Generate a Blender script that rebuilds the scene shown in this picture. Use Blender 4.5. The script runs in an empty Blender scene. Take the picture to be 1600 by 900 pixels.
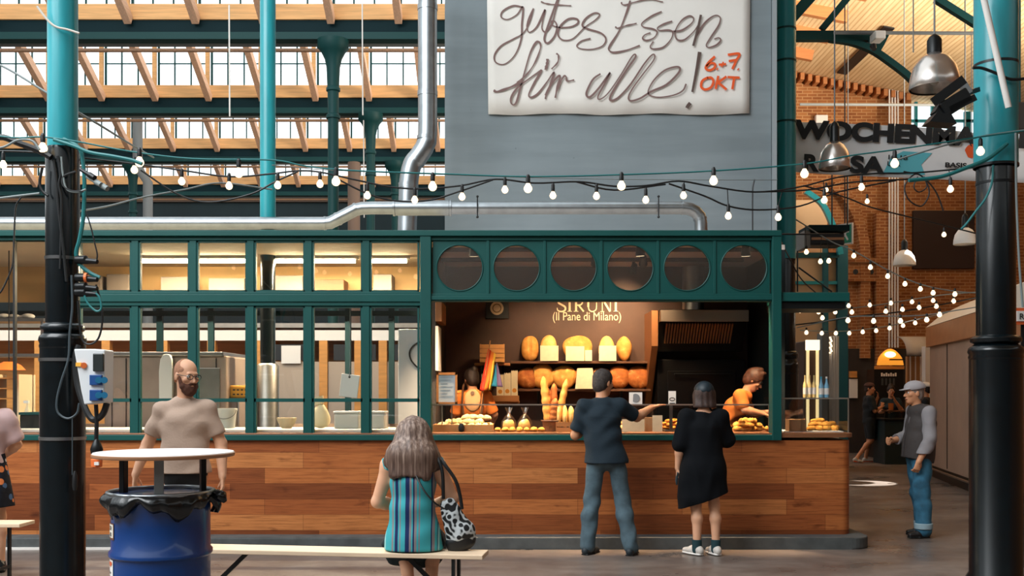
import bpy, math, random
import numpy as np
from mathutils import Vector, Matrix

# ------------------------------------------------------------------ camera, sky, big lights, exposure
SC = bpy.context.scene
COL = SC.collection
F = 1600.0            # focal length in pixels of the 1600x900 frame
HZ = 612.0            # row of the horizon
EYE = 1.55            # eye height (m)
cam_d = bpy.data.cameras.new('camera')
cam = bpy.data.objects.new('camera', cam_d)
COL.objects.link(cam)
cam.location = (0, 0, EYE)
cam.rotation_euler = (math.radians(90), 0, 0)
cam_d.sensor_width = 36.0
cam_d.lens = 36.0 * F / 1600
cam_d.shift_y = (HZ - 450) / 1600
cam_d.clip_start = 0.05
cam_d.clip_end = 300
SC.camera = cam

world = bpy.data.worlds.new('world')
SC.world = world
world.use_nodes = True
bg = world.node_tree.nodes['Background']
bg.inputs['Color'].default_value = (0.90, 0.97, 1.0, 1)
bg.inputs['Strength'].default_value = 1.5

def light(kind, name, loc, energy, color, size=0.2, size_y=None, target=None, spot=None, blend=0.5):
    d = bpy.data.lights.new(name, kind)
    d.energy = energy
    d.color = color
    if kind == 'AREA':
        d.size = size
        if size_y:
            d.shape = 'RECTANGLE'
            d.size_y = size_y
    elif kind == 'SUN':
        d.angle = size
    else:
        d.shadow_soft_size = size
    if kind == 'SPOT':
        d.spot_size = math.radians(spot or 60)
        d.spot_blend = blend
    o = bpy.data.objects.new(name, d)
    COL.objects.link(o)
    o.location = loc
    if target is not None:
        o.rotation_euler = (Vector(target) - Vector(loc)).to_track_quat('-Z', 'Y').to_euler()
    return o

# daylight that falls through the glazed roof bays over the aisle in front of the stall
light('AREA', 'roof_daylight', (-7.0, 3.0, 9.3), 1600, (0.95, 0.98, 1.0), 8, 7, target=(-4.0, 9.5, 0.8))
# slivers of sun between the roof panels that reach the floor of the side aisle
light('SPOT', 'sun_sliver', (9.2, 21.0, 9.0), 22000, (1.0, 0.95, 0.86), 0.02, target=(6.0, 17.35, 0), spot=5.5, blend=0.1)
light('SPOT', 'sun_sliver', (9.4, 18.5, 9.0), 16000, (1.0, 0.95, 0.86), 0.02, target=(6.25, 14.0, 0), spot=3.6, blend=0.1)

# added fill lamp out of view, brightens the boarded ceiling and the brick gable
sd = light('AREA', 'added_aisle_fill', (14.0, 16.5, 5.6), 1250, (1.0, 0.89, 0.74), 9, 2.5, target=(7.5, 21.5, 9.6))
sd.data.spread = 1.25
vs = SC.view_settings
vs.view_transform = 'Standard'
vs.look = 'None'
vs.gamma = 1.0
vs.exposure = 0.0
vs.use_curve_mapping = False
SC.cycles.max_bounces = 8
SC.cycles.transparent_max_bounces = 16
SC.cycles.caustics_reflective = False
SC.cycles.caustics_refractive = False
SC.cycles.sample_clamp_indirect = 4.0
SC.cycles.use_denoising = True

# ------------------------------------------------------------------ helpers
PI = math.pi
rnd = random.Random(7)

def X(px, Y): return (px - 800.0) / F * Y
def Z(py, Y): return EYE - (py - HZ) / F * Y
def P(px, py, Y): return Vector((X(px, Y), Y, Z(py, Y)))

def lin(c):
    out = []
    for v in c[:3]:
        v = v / 255.0
        out.append(v / 12.92 if v <= 0.04045 else ((v + 0.055) / 1.055) ** 2.4)
    return (out[0], out[1], out[2], 1.0)

MATS = {}
def mat(name, c, rough=0.6, metal=0.0, spec=0.5, noise=0.0, nscale=6.0, bump=0.0, bscale=40.0, coat=0.0, stretch=(1, 1, 1)):
    if name in MATS:
        return MATS[name]
    m = bpy.data.materials.new(name)
    m.use_nodes = True
    nt = m.node_tree
    b = nt.nodes['Principled BSDF']
    b.inputs['Base Color'].default_value = lin(c)
    b.inputs['Roughness'].default_value = rough
    b.inputs['Metallic'].default_value = metal
    b.inputs['Specular IOR Level'].default_value = spec
    b.inputs['Coat Weight'].default_value = coat
    if noise > 0 or bump > 0:
        tc = nt.nodes.new('ShaderNodeTexCoord')
        mp = nt.nodes.new('ShaderNodeMapping')
        mp.inputs['Scale'].default_value = stretch
        nt.links.new(tc.outputs['Object'], mp.inputs['Vector'])
    if noise > 0:
        n = nt.nodes.new('ShaderNodeTexNoise')
        n.inputs['Scale'].default_value = nscale
        n.inputs['Detail'].default_value = 6
        nt.links.new(mp.outputs['Vector'], n.inputs['Vector'])
        r = nt.nodes.new('ShaderNodeValToRGB')
        l = lin(c)
        r.color_ramp.elements[0].position = 0.3
        r.color_ramp.elements[1].position = 0.7
        r.color_ramp.elements[0].color = tuple(v * (1 - noise) for v in l[:3]) + (1,)
        r.color_ramp.elements[1].color = tuple(min(1, v * (1 + noise)) for v in l[:3]) + (1,)
        nt.links.new(n.outputs['Fac'], r.inputs['Fac'])
        nt.links.new(r.outputs['Color'], b.inputs['Base Color'])
    if bump > 0:
        n2 = nt.nodes.new('ShaderNodeTexNoise')
        n2.inputs['Scale'].default_value = bscale
        n2.inputs['Detail'].default_value = 4
        nt.links.new(mp.outputs['Vector'], n2.inputs['Vector'])
        bp = nt.nodes.new('ShaderNodeBump')
        bp.inputs['Strength'].default_value = bump
        bp.inputs['Distance'].default_value = 0.02
        nt.links.new(n2.outputs['Fac'], bp.inputs['Height'])
        nt.links.new(bp.outputs['Normal'], b.inputs['Normal'])
    MATS[name] = m
    return m

def emit(name, c, strength):
    if name in MATS:
        return MATS[name]
    m = bpy.data.materials.new(name)
    m.use_nodes = True
    b = m.node_tree.nodes['Principled BSDF']
    b.inputs['Base Color'].default_value = lin(c)
    b.inputs['Emission Color'].default_value = lin(c)
    b.inputs['Emission Strength'].default_value = strength
    MATS[name] = m
    return m

def glassy(name, tint=(1, 1, 1), reflect=0.06, rough=0.02):
    """thin pane: clear with a fresnel mirror"""
    m = bpy.data.materials.new(name)
    m.use_nodes = True
    nt = m.node_tree
    nt.nodes.remove(nt.nodes['Principled BSDF'])
    out = nt.nodes['Material Output']
    t = nt.nodes.new('ShaderNodeBsdfTransparent')
    t.inputs['Color'].default_value = tuple(tint) + (1,)
    g = nt.nodes.new('ShaderNodeBsdfGlossy')
    g.inputs['Roughness'].default_value = rough
    fr = nt.nodes.new('ShaderNodeLayerWeight')
    fr.inputs['Blend'].default_value = 0.25
    mu = nt.nodes.new('ShaderNodeMath')
    mu.operation = 'MULTIPLY_ADD'
    mu.inputs[1].default_value = 0.4
    mu.inputs[2].default_value = reflect
    nt.links.new(fr.outputs['Fresnel'], mu.inputs[0])
    mx = nt.nodes.new('ShaderNodeMixShader')
    nt.links.new(mu.outputs[0], mx.inputs['Fac'])
    nt.links.new(t.outputs[0], mx.inputs[1])
    nt.links.new(g.outputs[0], mx.inputs[2])
    nt.links.new(mx.outputs[0], out.inputs['Surface'])
    MATS[name] = m
    return m

def tex_mat(name, build, rough=0.6, spec=0.4, metal=0.0):
    """material whose colour comes from build(nt, vector_socket) -> colour socket"""
    m = bpy.data.materials.new(name)
    m.use_nodes = True
    nt = m.node_tree
    b = nt.nodes['Principled BSDF']
    b.inputs['Roughness'].default_value = rough
    b.inputs['Specular IOR Level'].default_value = spec
    b.inputs['Metallic'].default_value = metal
    tc = nt.nodes.new('ShaderNodeTexCoord')
    c = build(nt, tc.outputs['Object'], b)
    if c is not None:
        nt.links.new(c, b.inputs['Base Color'])
    MATS[name] = m
    return m

def N(nt, t, **kw):
    n = nt.nodes.new(t)
    for k, v in kw.items():
        setattr(n, k, v)
    return n

def mapping(nt, vec, scale=(1, 1, 1), rot=(0, 0, 0), loc=(0, 0, 0)):
    mp = nt.nodes.new('ShaderNodeMapping')
    mp.inputs['Scale'].default_value = scale
    mp.inputs['Rotation'].default_value = rot
    mp.inputs['Location'].default_value = loc
    nt.links.new(vec, mp.inputs['Vector'])
    return mp.outputs['Vector']

def ramp(nt, fac, stops, interp='LINEAR'):
    r = nt.nodes.new('ShaderNodeValToRGB')
    r.color_ramp.interpolation = interp
    els = r.color_ramp.elements
    while len(els) < len(stops):
        els.new(0.5)
    for e, (p, c) in zip(els, stops):
        e.position = p
        e.color = lin(c)
    nt.links.new(fac, r.inputs['Fac'])
    return r.outputs['Color']

def mixc(nt, a, b, fac, mode='MIX'):
    n = nt.nodes.new('ShaderNodeMix')
    n.data_type = 'RGBA'
    n.blend_type = mode
    for s, v in ((n.inputs['A'], a), (n.inputs['B'], b)):
        if isinstance(v, tuple):
            s.default_value = v
        else:
            nt.links.new(v, s)
    f = n.inputs['Factor']
    if isinstance(fac, (int, float)):
        f.default_value = fac
    else:
        nt.links.new(fac, f)
    return n.outputs['Result']

def noise(nt, vec, scale, detail=5, rough=0.55):
    n = nt.nodes.new('ShaderNodeTexNoise')
    n.inputs['Scale'].default_value = scale
    n.inputs['Detail'].default_value = detail
    n.inputs['Roughness'].default_value = rough
    nt.links.new(vec, n.inputs['Vector'])
    return n.outputs['Fac']

ORG = {}

class MB:
    """collects vertices and faces of ONE part"""
    def __init__(s):
        s.v = []
        s.f = []
    def add(s, vs_, fs):
        n = len(s.v)
        s.v.extend(tuple(q) for q in vs_)
        s.f.extend(tuple(i + n for i in f) for f in fs)
        return s
    def box(s, x0, x1, y0, y1, z0, z1):
        return s.add([(x0, y0, z0), (x1, y0, z0), (x1, y1, z0), (x0, y1, z0), (x0, y0, z1), (x1, y0, z1), (x1, y1, z1), (x0, y1, z1)],
                     [(0, 3, 2, 1), (4, 5, 6, 7), (0, 1, 5, 4), (1, 2, 6, 5), (2, 3, 7, 6), (3, 0, 4, 7)])
    def obox(s, c, size, R=None):
        c = Vector(c)
        R = R or Matrix.Identity(3)
        vs_ = []
        for dz in (-.5, .5):
            for dx, dy in ((-.5, -.5), (.5, -.5), (.5, .5), (-.5, .5)):
                vs_.append(c + R @ Vector((dx * size[0], dy * size[1], dz * size[2])))
        return s.add(vs_, [(0, 3, 2, 1), (4, 5, 6, 7), (0, 1, 5, 4), (1, 2, 6, 5), (2, 3, 7, 6), (3, 0, 4, 7)])
    def bar(s, a, b, w, h, up=(0, 0, 1)):
        """box beam from a to b, w across, h along up"""
        a, b = Vector(a), Vector(b)
        d = (b - a).normalized()
        x = d.cross(Vector(up)).normalized()
        u = x.cross(d).normalized()
        vs_ = []
        for p in (a, b):
            for i, j in ((-1, -1), (1, -1), (1, 1), (-1, 1)):
                vs_.append(p + x * (i * w / 2) + u * (j * h / 2))
        return s.add(vs_, [(0, 1, 2, 3), (7, 6, 5, 4), (0, 4, 5, 1), (1, 5, 6, 2), (2, 6, 7, 3), (3, 7, 4, 0)])
    def tube(s, pts, r, n=10, closed=False):
        pts = [Vector(p) for p in pts]
        m = len(pts)
        rs = r if isinstance(r, (list, tuple)) else [r] * m
        vs_, fs = [], []
        prev = None
        for i, p in enumerate(pts):
            if closed:
                d = pts[(i + 1) % m] - pts[i - 1]
            else:
                d = pts[min(i + 1, m - 1)] - pts[max(i - 1, 0)]
            if d.length < 1e-9:
                d = Vector((0, 0, 1))
            d.normalize()
            if prev is None:
                ref = Vector((0, 0, 1)) if abs(d.z) < 0.9 else Vector((1, 0, 0))
                u = d.cross(ref).normalized()
            else:
                u = (prev - d * prev.dot(d))
                u = u.normalized() if u.length > 1e-6 else d.orthogonal().normalized()
            prev = u
            w = d.cross(u)
            for k in range(n):
                a = 2 * PI * k / n
                vs_.append(p + (u * math.cos(a) + w * math.sin(a)) * rs[i])
        seg = m if closed else m - 1
        for i in range(seg):
            for k in range(n):
                a, b = i * n + k, i * n + (k + 1) % n
                c, d2 = ((i + 1) % m) * n + (k + 1) % n, ((i + 1) % m) * n + k
                fs.append((a, b, c, d2))
        if not closed:
            fs.append(tuple(range(n))[::-1])
            fs.append(tuple(range((m - 1) * n, m * n)))
        return s.add(vs_, fs)
    def lathe(s, prof, c=(0, 0, 0), n=28, caps=True):
        vs_, fs = [], []
        for r, z in prof:
            for k in range(n):
                a = 2 * PI * k / n
                vs_.append((c[0] + r * math.cos(a), c[1] + r * math.sin(a), c[2] + z))
        for i in range(len(prof) - 1):
            for k in range(n):
                fs.append((i * n + k, i * n + (k + 1) % n, (i + 1) * n + (k + 1) % n, (i + 1) * n + k))
        if caps:
            fs.append(tuple(range(n))[::-1])
            fs.append(tuple(range((len(prof) - 1) * n, len(prof) * n)))
        return s.add(vs_, fs)
    def prism(s, poly, lo, hi, plane='xz'):
        n = len(poly)
        def q(a, b, t):
            return (a, t, b) if plane == 'xz' else ((t, a, b) if plane == 'yz' else (a, b, t))
        vs_ = [q(a, b, lo) for a, b in poly] + [q(a, b, hi) for a, b in poly]
        fs = [tuple(range(n)), tuple(range(n, 2 * n))[::-1]]
        for i in range(n):
            j = (i + 1) % n
            fs.append((i, i + n, j + n, j))
        return s.add(vs_, fs)
    def ell(s, c, r, n=20, m=12, R=None, fn=None):
        c = Vector(c)
        vs_, fs = [], []
        for i in range(m + 1):
            th = PI * i / m
            for k in range(n):
                ph = 2 * PI * k / n
                d = Vector((math.sin(th) * math.cos(ph), math.sin(th) * math.sin(ph), math.cos(th)))
                p = Vector((d.x * r[0], d.y * r[1], d.z * r[2]))
                if fn:
                    p = fn(p, d)
                if R:
                    p = R @ p
                vs_.append(c + p)
        for i in range(m):
            for k in range(n):
                fs.append((i * n + k, (i + 1) * n + k, (i + 1) * n + (k + 1) % n, i * n + (k + 1) % n))
        return s.add(vs_, fs)
    def sheet(s, grid):
        """grid[i][j] of points"""
        a, b = len(grid), len(grid[0])
        vs_ = [p for row in grid for p in row]
        fs = [(i * b + j, i * b + j + 1, (i + 1) * b + j + 1, (i + 1) * b + j) for i in range(a - 1) for j in range(b - 1)]
        return s.add(vs_, fs)
    def build(s, name, m, parent=None, smooth=False, bevel=0.0, local=False, solid=0.0):
        me = bpy.data.meshes.new(name)
        o_ = Vector((0, 0, 0))
        if parent is not None and not local:
            o_ = ORG.get(parent.name, o_)
        me.from_pydata([(q[0] - o_.x, q[1] - o_.y, q[2] - o_.z) for q in s.v], [], s.f)
        me.materials.append(m)
        ob = bpy.data.objects.new(name, me)
        COL.objects.link(ob)
        if parent is not None:
            ob.parent = parent
            ORG[ob.name] = o_
        if smooth:
            me.polygons.foreach_set('use_smooth', [True] * len(me.polygons))
            if smooth != 'all':
                try:
                    me.set_sharp_from_angle(angle=math.radians(45))
                except Exception:
                    pass
        if solid:
            md = ob.modifiers.new('solid', 'SOLIDIFY')
            md.thickness = solid
            md.offset = 0
        if bevel:
            md = ob.modifiers.new('bevel', 'BEVEL')
            md.width = bevel
            md.segments = 2
            md.limit_method = 'ANGLE'
        return ob

def tag(o, label=None, cat=None, group=None, kind=None):
    if label: o['label'] = label
    if cat: o['category'] = cat
    if group: o['group'] = group
    if kind: o['kind'] = kind
    return o

def thing(name, label, cat, loc=(0, 0, 0), group=None, rz=0.0):
    o = bpy.data.objects.new(name, None)
    o.empty_display_size = 0.1
    COL.objects.link(o)
    o.location = loc
    o.rotation_euler = (0, 0, rz)
    ORG[o.name] = Vector(loc)
    return tag(o, label, cat, group)

def struct(o):
    o['kind'] = 'structure'
    return o

def dup(root, loc, rz=0.0, label=None, group=None, scale=None):
    def cp(o, parent):
        c = o.copy()
        COL.objects.link(c)
        c.parent = parent
        for ch in list(o.children):
            cp(ch, c)
        return c
    r = cp(root, None)
    r.location = loc
    r.rotation_euler = (0, 0, rz)
    if scale: r.scale = (scale,) * 3 if isinstance(scale, (int, float)) else scale
    if label: r['label'] = label
    if group: r['group'] = group
    return r

def spline(pts, n=8):
    """Catmull-Rom through points (any dimension)"""
    pts = [np.array(p, float) for p in pts]
    if len(pts) < 3:
        return [tuple(pts[0] + (pts[-1] - pts[0]) * t / n) for t in range(n + 1)]
    q = [2 * pts[0] - pts[1]] + pts + [2 * pts[-1] - pts[-2]]
    out = []
    for i in range(1, len(q) - 2):
        p0, p1, p2, p3 = q[i - 1], q[i], q[i + 1], q[i + 2]
        for t in range(n):
            u = t / n
            out.append(tuple(0.5 * (2 * p1 + (p2 - p0) * u + (2 * p0 - 5 * p1 + 4 * p2 - p3) * u * u + (3 * p1 - p0 - 3 * p2 + p3) * u ** 3)))
    out.append(tuple(pts[-1]))
    return out

def stroke(mb, pts2, w, y0, y1, wfn=None):
    """flat painted line: pts2 in (x,z), width w, between depths y0 (front) and y1"""
    n = len(pts2)
    L, Rr = [], []
    for i in range(n):
        a, b = pts2[max(i - 1, 0)], pts2[min(i + 1, n - 1)]
        dx, dz = b[0] - a[0], b[1] - a[1]
        l = math.hypot(dx, dz) or 1
        ww = w * (wfn(i / max(1, n - 1)) if wfn else 1) / 2
        nx, nz = -dz / l * ww, dx / l * ww
        L.append((pts2[i][0] + nx, pts2[i][1] + nz))
        Rr.append((pts2[i][0] - nx, pts2[i][1] - nz))
    vs_ = [(a, y0, b) for a, b in L] + [(a, y0, b) for a, b in Rr]
    fs = [(i, i + 1, n + i + 1, n + i) for i in range(n - 1)]
    mb.add(vs_, fs)

def text_mesh(name, body, size, m, parent, origin, ex=0.004, align='LEFT', rot=None, xscale=1.0, offset=0.0):
    """letters with the built-in font facing -Y, baseline start at origin"""
    cu = bpy.data.curves.new(name, 'FONT')
    cu.body = body
    cu.size = size
    cu.align_x = align
    cu.extrude = ex
    cu.offset = offset
    tmp = bpy.data.objects.new('tmp_text', cu)
    COL.objects.link(tmp)
    dg = bpy.context.evaluated_depsgraph_get()
    me = bpy.data.meshes.new_from_object(tmp.evaluated_get(dg))
    bpy.data.objects.remove(tmp)
    o_ = ORG.get(parent.name, Vector()) if parent is not None else Vector()
    R = rot or Matrix.Rotation(PI / 2, 4, 'X')
    me.transform(Matrix.Translation(Vector(origin) - o_) @ R @ Matrix.Diagonal((xscale, 1, 1, 1)))
    me.materials.clear()
    me.materials.append(m)
    me.name = name
    ob = bpy.data.objects.new(name, me)
    COL.objects.link(ob)
    if parent is not None:
        ob.parent = parent
        ORG[ob.name] = o_
    return ob

# ------------------------------------------------------------------ materials
M_green = mat('stall_green', (5, 74, 70), 0.5, spec=.35, noise=0.08, nscale=3)
M_teal = mat('teal_paint', (32, 142, 152), 0.3, noise=0.10, nscale=5, stretch=(3, 3, .5))
M_dark = mat('dark_paint', (6, 15, 19), 0.24, noise=0.3, nscale=9)
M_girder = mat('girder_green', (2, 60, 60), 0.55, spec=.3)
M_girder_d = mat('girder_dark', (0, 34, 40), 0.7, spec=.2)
M_timber = mat('timber', (228, 174, 114), 0.7, noise=0.15, nscale=5, stretch=(.4, 8, 8))
M_rafter = mat('rafter_timber', (224, 180, 148), 0.7, noise=0.12, nscale=5, stretch=(8, .4, 8))
M_steel = mat('galvanised', (158, 164, 168), 0.34, 1.0, noise=0.10, nscale=9)
M_steel_d = mat('brushed_steel', (150, 146, 140), 0.35, 1.0, noise=0.1, nscale=8)
M_pipe = mat('grey_pipe', (120, 124, 124), 0.5)
M_black = mat('black_rubber', (12, 15, 17), 0.5)
M_blackmetal = mat('black_metal', (16, 20, 22), 0.4, 0.3)
M_white = mat('white_paint', (232, 228, 222), 0.55)
M_paper = mat('paper', (226, 208, 176), 0.8, noise=0.06, nscale=20)
M_glass = glassy('pane_glass', (0.98, 0.98, 0.97), 0.05)
M_glass_p = glassy('porthole_pane', (0.95, 0.95, 0.94), 0.13, .22)
M_glass_c = glassy('clear_screen', (0.98, 0.99, 0.99), 0.02)
M_glass_roof = emit('roof_glass_glow', (240, 250, 255), 1.25)  # panes emit: their glow stands in for the daylight behind them
M_bulb = emit('bulb_glow', (255, 226, 184), 2.2)
M_bulb_f = emit('bulb_glow_far', (255, 226, 184), 2.2)
M_tube = emit('tube_glow', (255, 232, 188), 60.0)

def _wood_counter(nt, vec, b):
    sx = N(nt, 'ShaderNodeSeparateXYZ'); nt.links.new(vec, sx.inputs[0])
    cx = N(nt, 'ShaderNodeCombineXYZ')
    nt.links.new(sx.outputs['X'], cx.inputs['X']); nt.links.new(sx.outputs['Z'], cx.inputs['Y'])
    br = N(nt, 'ShaderNodeTexBrick')
    br.offset = 0.37; br.offset_frequency = 2; br.squash = 1.35; br.squash_frequency = 3
    for k, v in (('Scale', 1.0), ('Mortar Size', 0.0016), ('Mortar Smooth', 0.2), ('Bias', 0.0), ('Brick Width', 1.05), ('Row Height', 0.1565)):
        br.inputs[k].default_value = v
    br.inputs['Color1'].default_value = (0, 0, 0, 1)
    br.inputs['Color2'].default_value = (1, 1, 1, 1)
    br.inputs['Mortar'].default_value = (.5, .5, .5, 1)
    nt.links.new(cx.outputs[0], br.inputs['Vector'])
    base = ramp(nt, br.outputs['Color'], [(0.0, (128, 70, 38)), (0.3, (170, 98, 54)), (0.7, (192, 118, 66)), (1.0, (208, 138, 82))])
    gv = mapping(nt, cx.outputs[0], (1.6, 34, 1))
    g = noise(nt, gv, 1.8, 8, 0.65)
    gr = ramp(nt, g, [(0.3, (146, 122, 102)), (0.52, (232, 220, 208)), (0.75, (255, 255, 255))])
    c = mixc(nt, base, gr, 0.75, 'MULTIPLY')
    kv = mapping(nt, cx.outputs[0], (2.4, 6.5, 1))
    k = noise(nt, kv, 1.2, 3)
    kr = ramp(nt, k, [(0.62, (255, 255, 255)), (0.75, (120, 84, 60))])
    c = mixc(nt, c, kr, 0.7, 'MULTIPLY')
    mr = ramp(nt, br.outputs['Fac'], [(0.0, (255, 255, 255)), (1.0, (70, 50, 40))])
    return mixc(nt, c, mr, 0.8, 'MULTIPLY')
M_counter = tex_mat('oak_planks', _wood_counter, 0.42, 0.35)

def _bricks(nt, vec, b):
    sx = N(nt, 'ShaderNodeSeparateXYZ'); nt.links.new(vec, sx.inputs[0])
    cx = N(nt, 'ShaderNodeCombineXYZ')
    nt.links.new(sx.outputs['X'], cx.inputs['X']); nt.links.new(sx.outputs['Z'], cx.inputs['Y'])
    br = N(nt, 'ShaderNodeTexBrick')
    for k, v in (('Scale', 1.0), ('Mortar Size', 0.011), ('Brick Width', 0.25), ('Row Height', 0.08)):
        br.inputs[k].default_value = v
    br.inputs['Color1'].default_value = lin((178, 118, 70))
    br.inputs['Color2'].default_value = lin((150, 92, 54))
    br.inputs['Mortar'].default_value = lin((196, 150, 104))
    nt.links.new(cx.outputs[0], br.inputs['Vector'])
    n = noise(nt, vec, 1.5)
    nr = ramp(nt, n, [(0.3, (200, 190, 180)), (0.7, (255, 255, 255))])
    return mixc(nt, br.outputs['Color'], nr, 0.8, 'MULTIPLY')
M_brick = tex_mat('brick', _bricks, 0.85, 0.2)

def _floor(nt, vec, b):
    n = noise(nt, mapping(nt, vec, (1, 1.6, 1)), 0.9, 7, 0.6)
    c = ramp(nt, n, [(0.25, (94, 86, 81)), (0.5, (120, 109, 102)), (0.75, (142, 130, 122))])
    n2 = noise(nt, vec, 7, 5)
    c2 = ramp(nt, n2, [(0.3, (205, 200, 198)), (0.7, (255, 255, 255))])
    r = N(nt, 'ShaderNodeMapRange')
    r.inputs['From Min'].default_value = 0.3; r.inputs['From Max'].default_value = 0.7
    r.inputs['To Min'].default_value = 0.22; r.inputs['To Max'].default_value = 0.5
    nt.links.new(n, r.inputs['Value'])
    nt.links.new(r.outputs[0], b.inputs['Roughness'])
    return mixc(nt, c, c2, 0.7, 'MULTIPLY')
M_floor = tex_mat('polished_concrete', _floor, 0.35, 0.5)

def _greywall(nt, vec, b):
    n = noise(nt, vec, 0.7, 4)
    c = ramp(nt, n, [(0.3, (122, 133, 138)), (0.7, (136, 147, 152))])
    v = N(nt, 'ShaderNodeTexVoronoi')
    v.inputs['Scale'].default_value = 2.6
    v.inputs['Randomness'].default_value = 1.0
    nt.links.new(vec, v.inputs['Vector'])
    d = ramp(nt, v.outputs['Distance'], [(0.0, (70, 84, 92)), (0.035, (255, 255, 255))])
    c = mixc(nt, c, d, 0.45, 'MULTIPLY')
    st = noise(nt, mapping(nt, vec, (.5, .5, 5)), 1.2, 4)
    s2 = ramp(nt, st, [(0.35, (232, 232, 232)), (0.6, (255, 255, 255))])
    return mixc(nt, c, s2, 0.6, 'MULTIPLY')
M_greywall = tex_mat('grey_render', _greywall, 0.8, 0.25)

def _planks(nt, vec, b):
    w = N(nt, 'ShaderNodeTexWave'); w.wave_type = 'BANDS'; w.bands_direction = 'X'
    w.inputs['Scale'].default_value = 3.2
    nt.links.new(vec, w.inputs['Vector'])
    c = ramp(nt, w.outputs['Fac'], [(0.0, (196, 152, 104)), (0.06, (234, 204, 156)), (1.0, (244, 218, 172))])
    n = noise(nt, mapping(nt, vec, (4, .3, 4)), 2.0, 4)
    return mixc(nt, c, ramp(nt, n, [(0.3, (220, 205, 190)), (0.7, (255, 255, 255))]), 0.8, 'MULTIPLY')
M_planks = tex_mat('ceiling_planks', _planks, 0.7, 0.2)
# ------------------------------------------------------------------ the hall: floor, walls, roof
struct(MB().box(-24, 15, -7.5, 38, -0.3, 0).build('floor', M_floor))
M_hallwall = mat('hall_wall', (120, 104, 92), 0.8, noise=0.1, nscale=1)
M_farwall = mat('far_wall', (22, 40, 44), 0.8, noise=0.2, nscale=1)
struct(MB().box(-24, 15, -7.6, -7.4, 0, 8.5).build('wall_rear', M_hallwall))
struct(MB().box(-24.2, -24, -7.5, 38, 0, 8).build('wall_left', M_hallwall))
struct(MB().box(14.8, 15, -7.5, 38, 0, 8.2).build('wall_right', M_brick))
struct(MB().box(-24, 3.3, 36.5, 36.8, 0, 8.75).build('wall_far', M_farwall))
M_farband = mat('far_band', (84, 66, 54), 0.8)
b = MB()
b.box(-24, 3.3, 36.42, 36.5, 8.3, 8.45); b.box(-24, 3.3, 36.42, 36.5, 6.9, 7.05)
struct(b.build('trim_1', M_farband))

# the plastered block above and behind the stall
GW = 13.05
struct(MB().box(X(695, GW), X(1205, GW), GW, GW + 3.0, 0, 9.5).build('wall_center', M_greywall))
struct(MB().box(X(1206, GW), X(1212, GW), GW - 0.06, GW + 0.1, 0, 9.5).build('trim_2', mat('pale_trim', (150, 158, 162), 0.5)))

# far brick gable of the side aisle, with its tall window opening
BY = 26.0
def gz(x): return 9.55 - 0.195 * (x - 7.26)
xl, xm, xr = 3.3, X(1424, BY), 14.8
struct(MB().prism([(xl, 0), (xr, 0), (xr, 7.95), (xm, 7.95), (xm, gz(xm)), (xl, gz(xl))], BY, BY + 0.4).build('wall_gable', M_brick))
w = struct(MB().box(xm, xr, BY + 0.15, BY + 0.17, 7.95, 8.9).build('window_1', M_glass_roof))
b = MB()
for i in range(10):
    xx = xm + 0.1 + i * 0.42
    b.box(xx, xx + (0.16 if i % 2 else 0.07), BY + 0.02, BY + 0.1, 7.95, gz(xx) - 0.05)
b.box(xm, xr, BY + 0.02, BY + 0.1, 8.4, 8.47)
b.build('window_bars', M_teal, w)
# pilaster, arch rib, plaster panels on the gable
M_brick_d = M_brick
b = MB()
pts = [P(1300, 290, BY), P(1322, 312, BY), P(1338, 345, BY), P(1347, 385, BY), P(1348, 430, BY), P(1348, 560, BY)]
pts = spline([tuple(p) for p in pts], 6)
for a, c in zip(pts[:-1], pts[1:]):
    b.bar(Vector(a) - Vector((0, .1, 0)), Vector(c) - Vector((0, .1, 0)), 0.25, 0.22, (0, 1, 0))
struct(b.build('trim_3', M_brick))
struct(MB().box(X(1364, BY), X(1388, BY), BY - 0.25, BY, 0, Z(335, BY)).build('trim_4', M_brick))
b = MB()
b.box(X(1320, BY), X(1370, BY), BY - 0.3, BY, Z(412, BY), Z(405, BY))
b.box(X(1322, BY), X(1366, BY), BY - 0.18, BY, Z(436, BY), Z(412, BY))
b.box(X(1320, BY), X(1368, BY), BY - 0.24, BY, Z(441, BY), Z(436, BY))
t = struct(b.build('trim_5', M_brick))
b = MB()
for px in (1333, 1345, 1357):
    b.tube([(X(px, BY), BY - 0.2, Z(426, BY)), (X(px, BY), BY - 0.17, Z(426, BY))], 0.065, 14)
b.build('vent_hole', M_black, t)
# dark recess and doors at the foot of the gable
struct(MB().box(X(1425, BY), X(1520, BY), BY - 0.1, BY, Z(420, BY), Z(330, BY)).build('trim_6', mat('shutter_brown', (50, 34, 28), 0.8)))
struct(MB().box(X(1325, BY), X(1460, BY), BY - 0.12, BY, 0, Z(545, BY)).build('wall_base', mat('dado_dark', (44, 36, 32), 0.7, noise=.15)))

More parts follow.
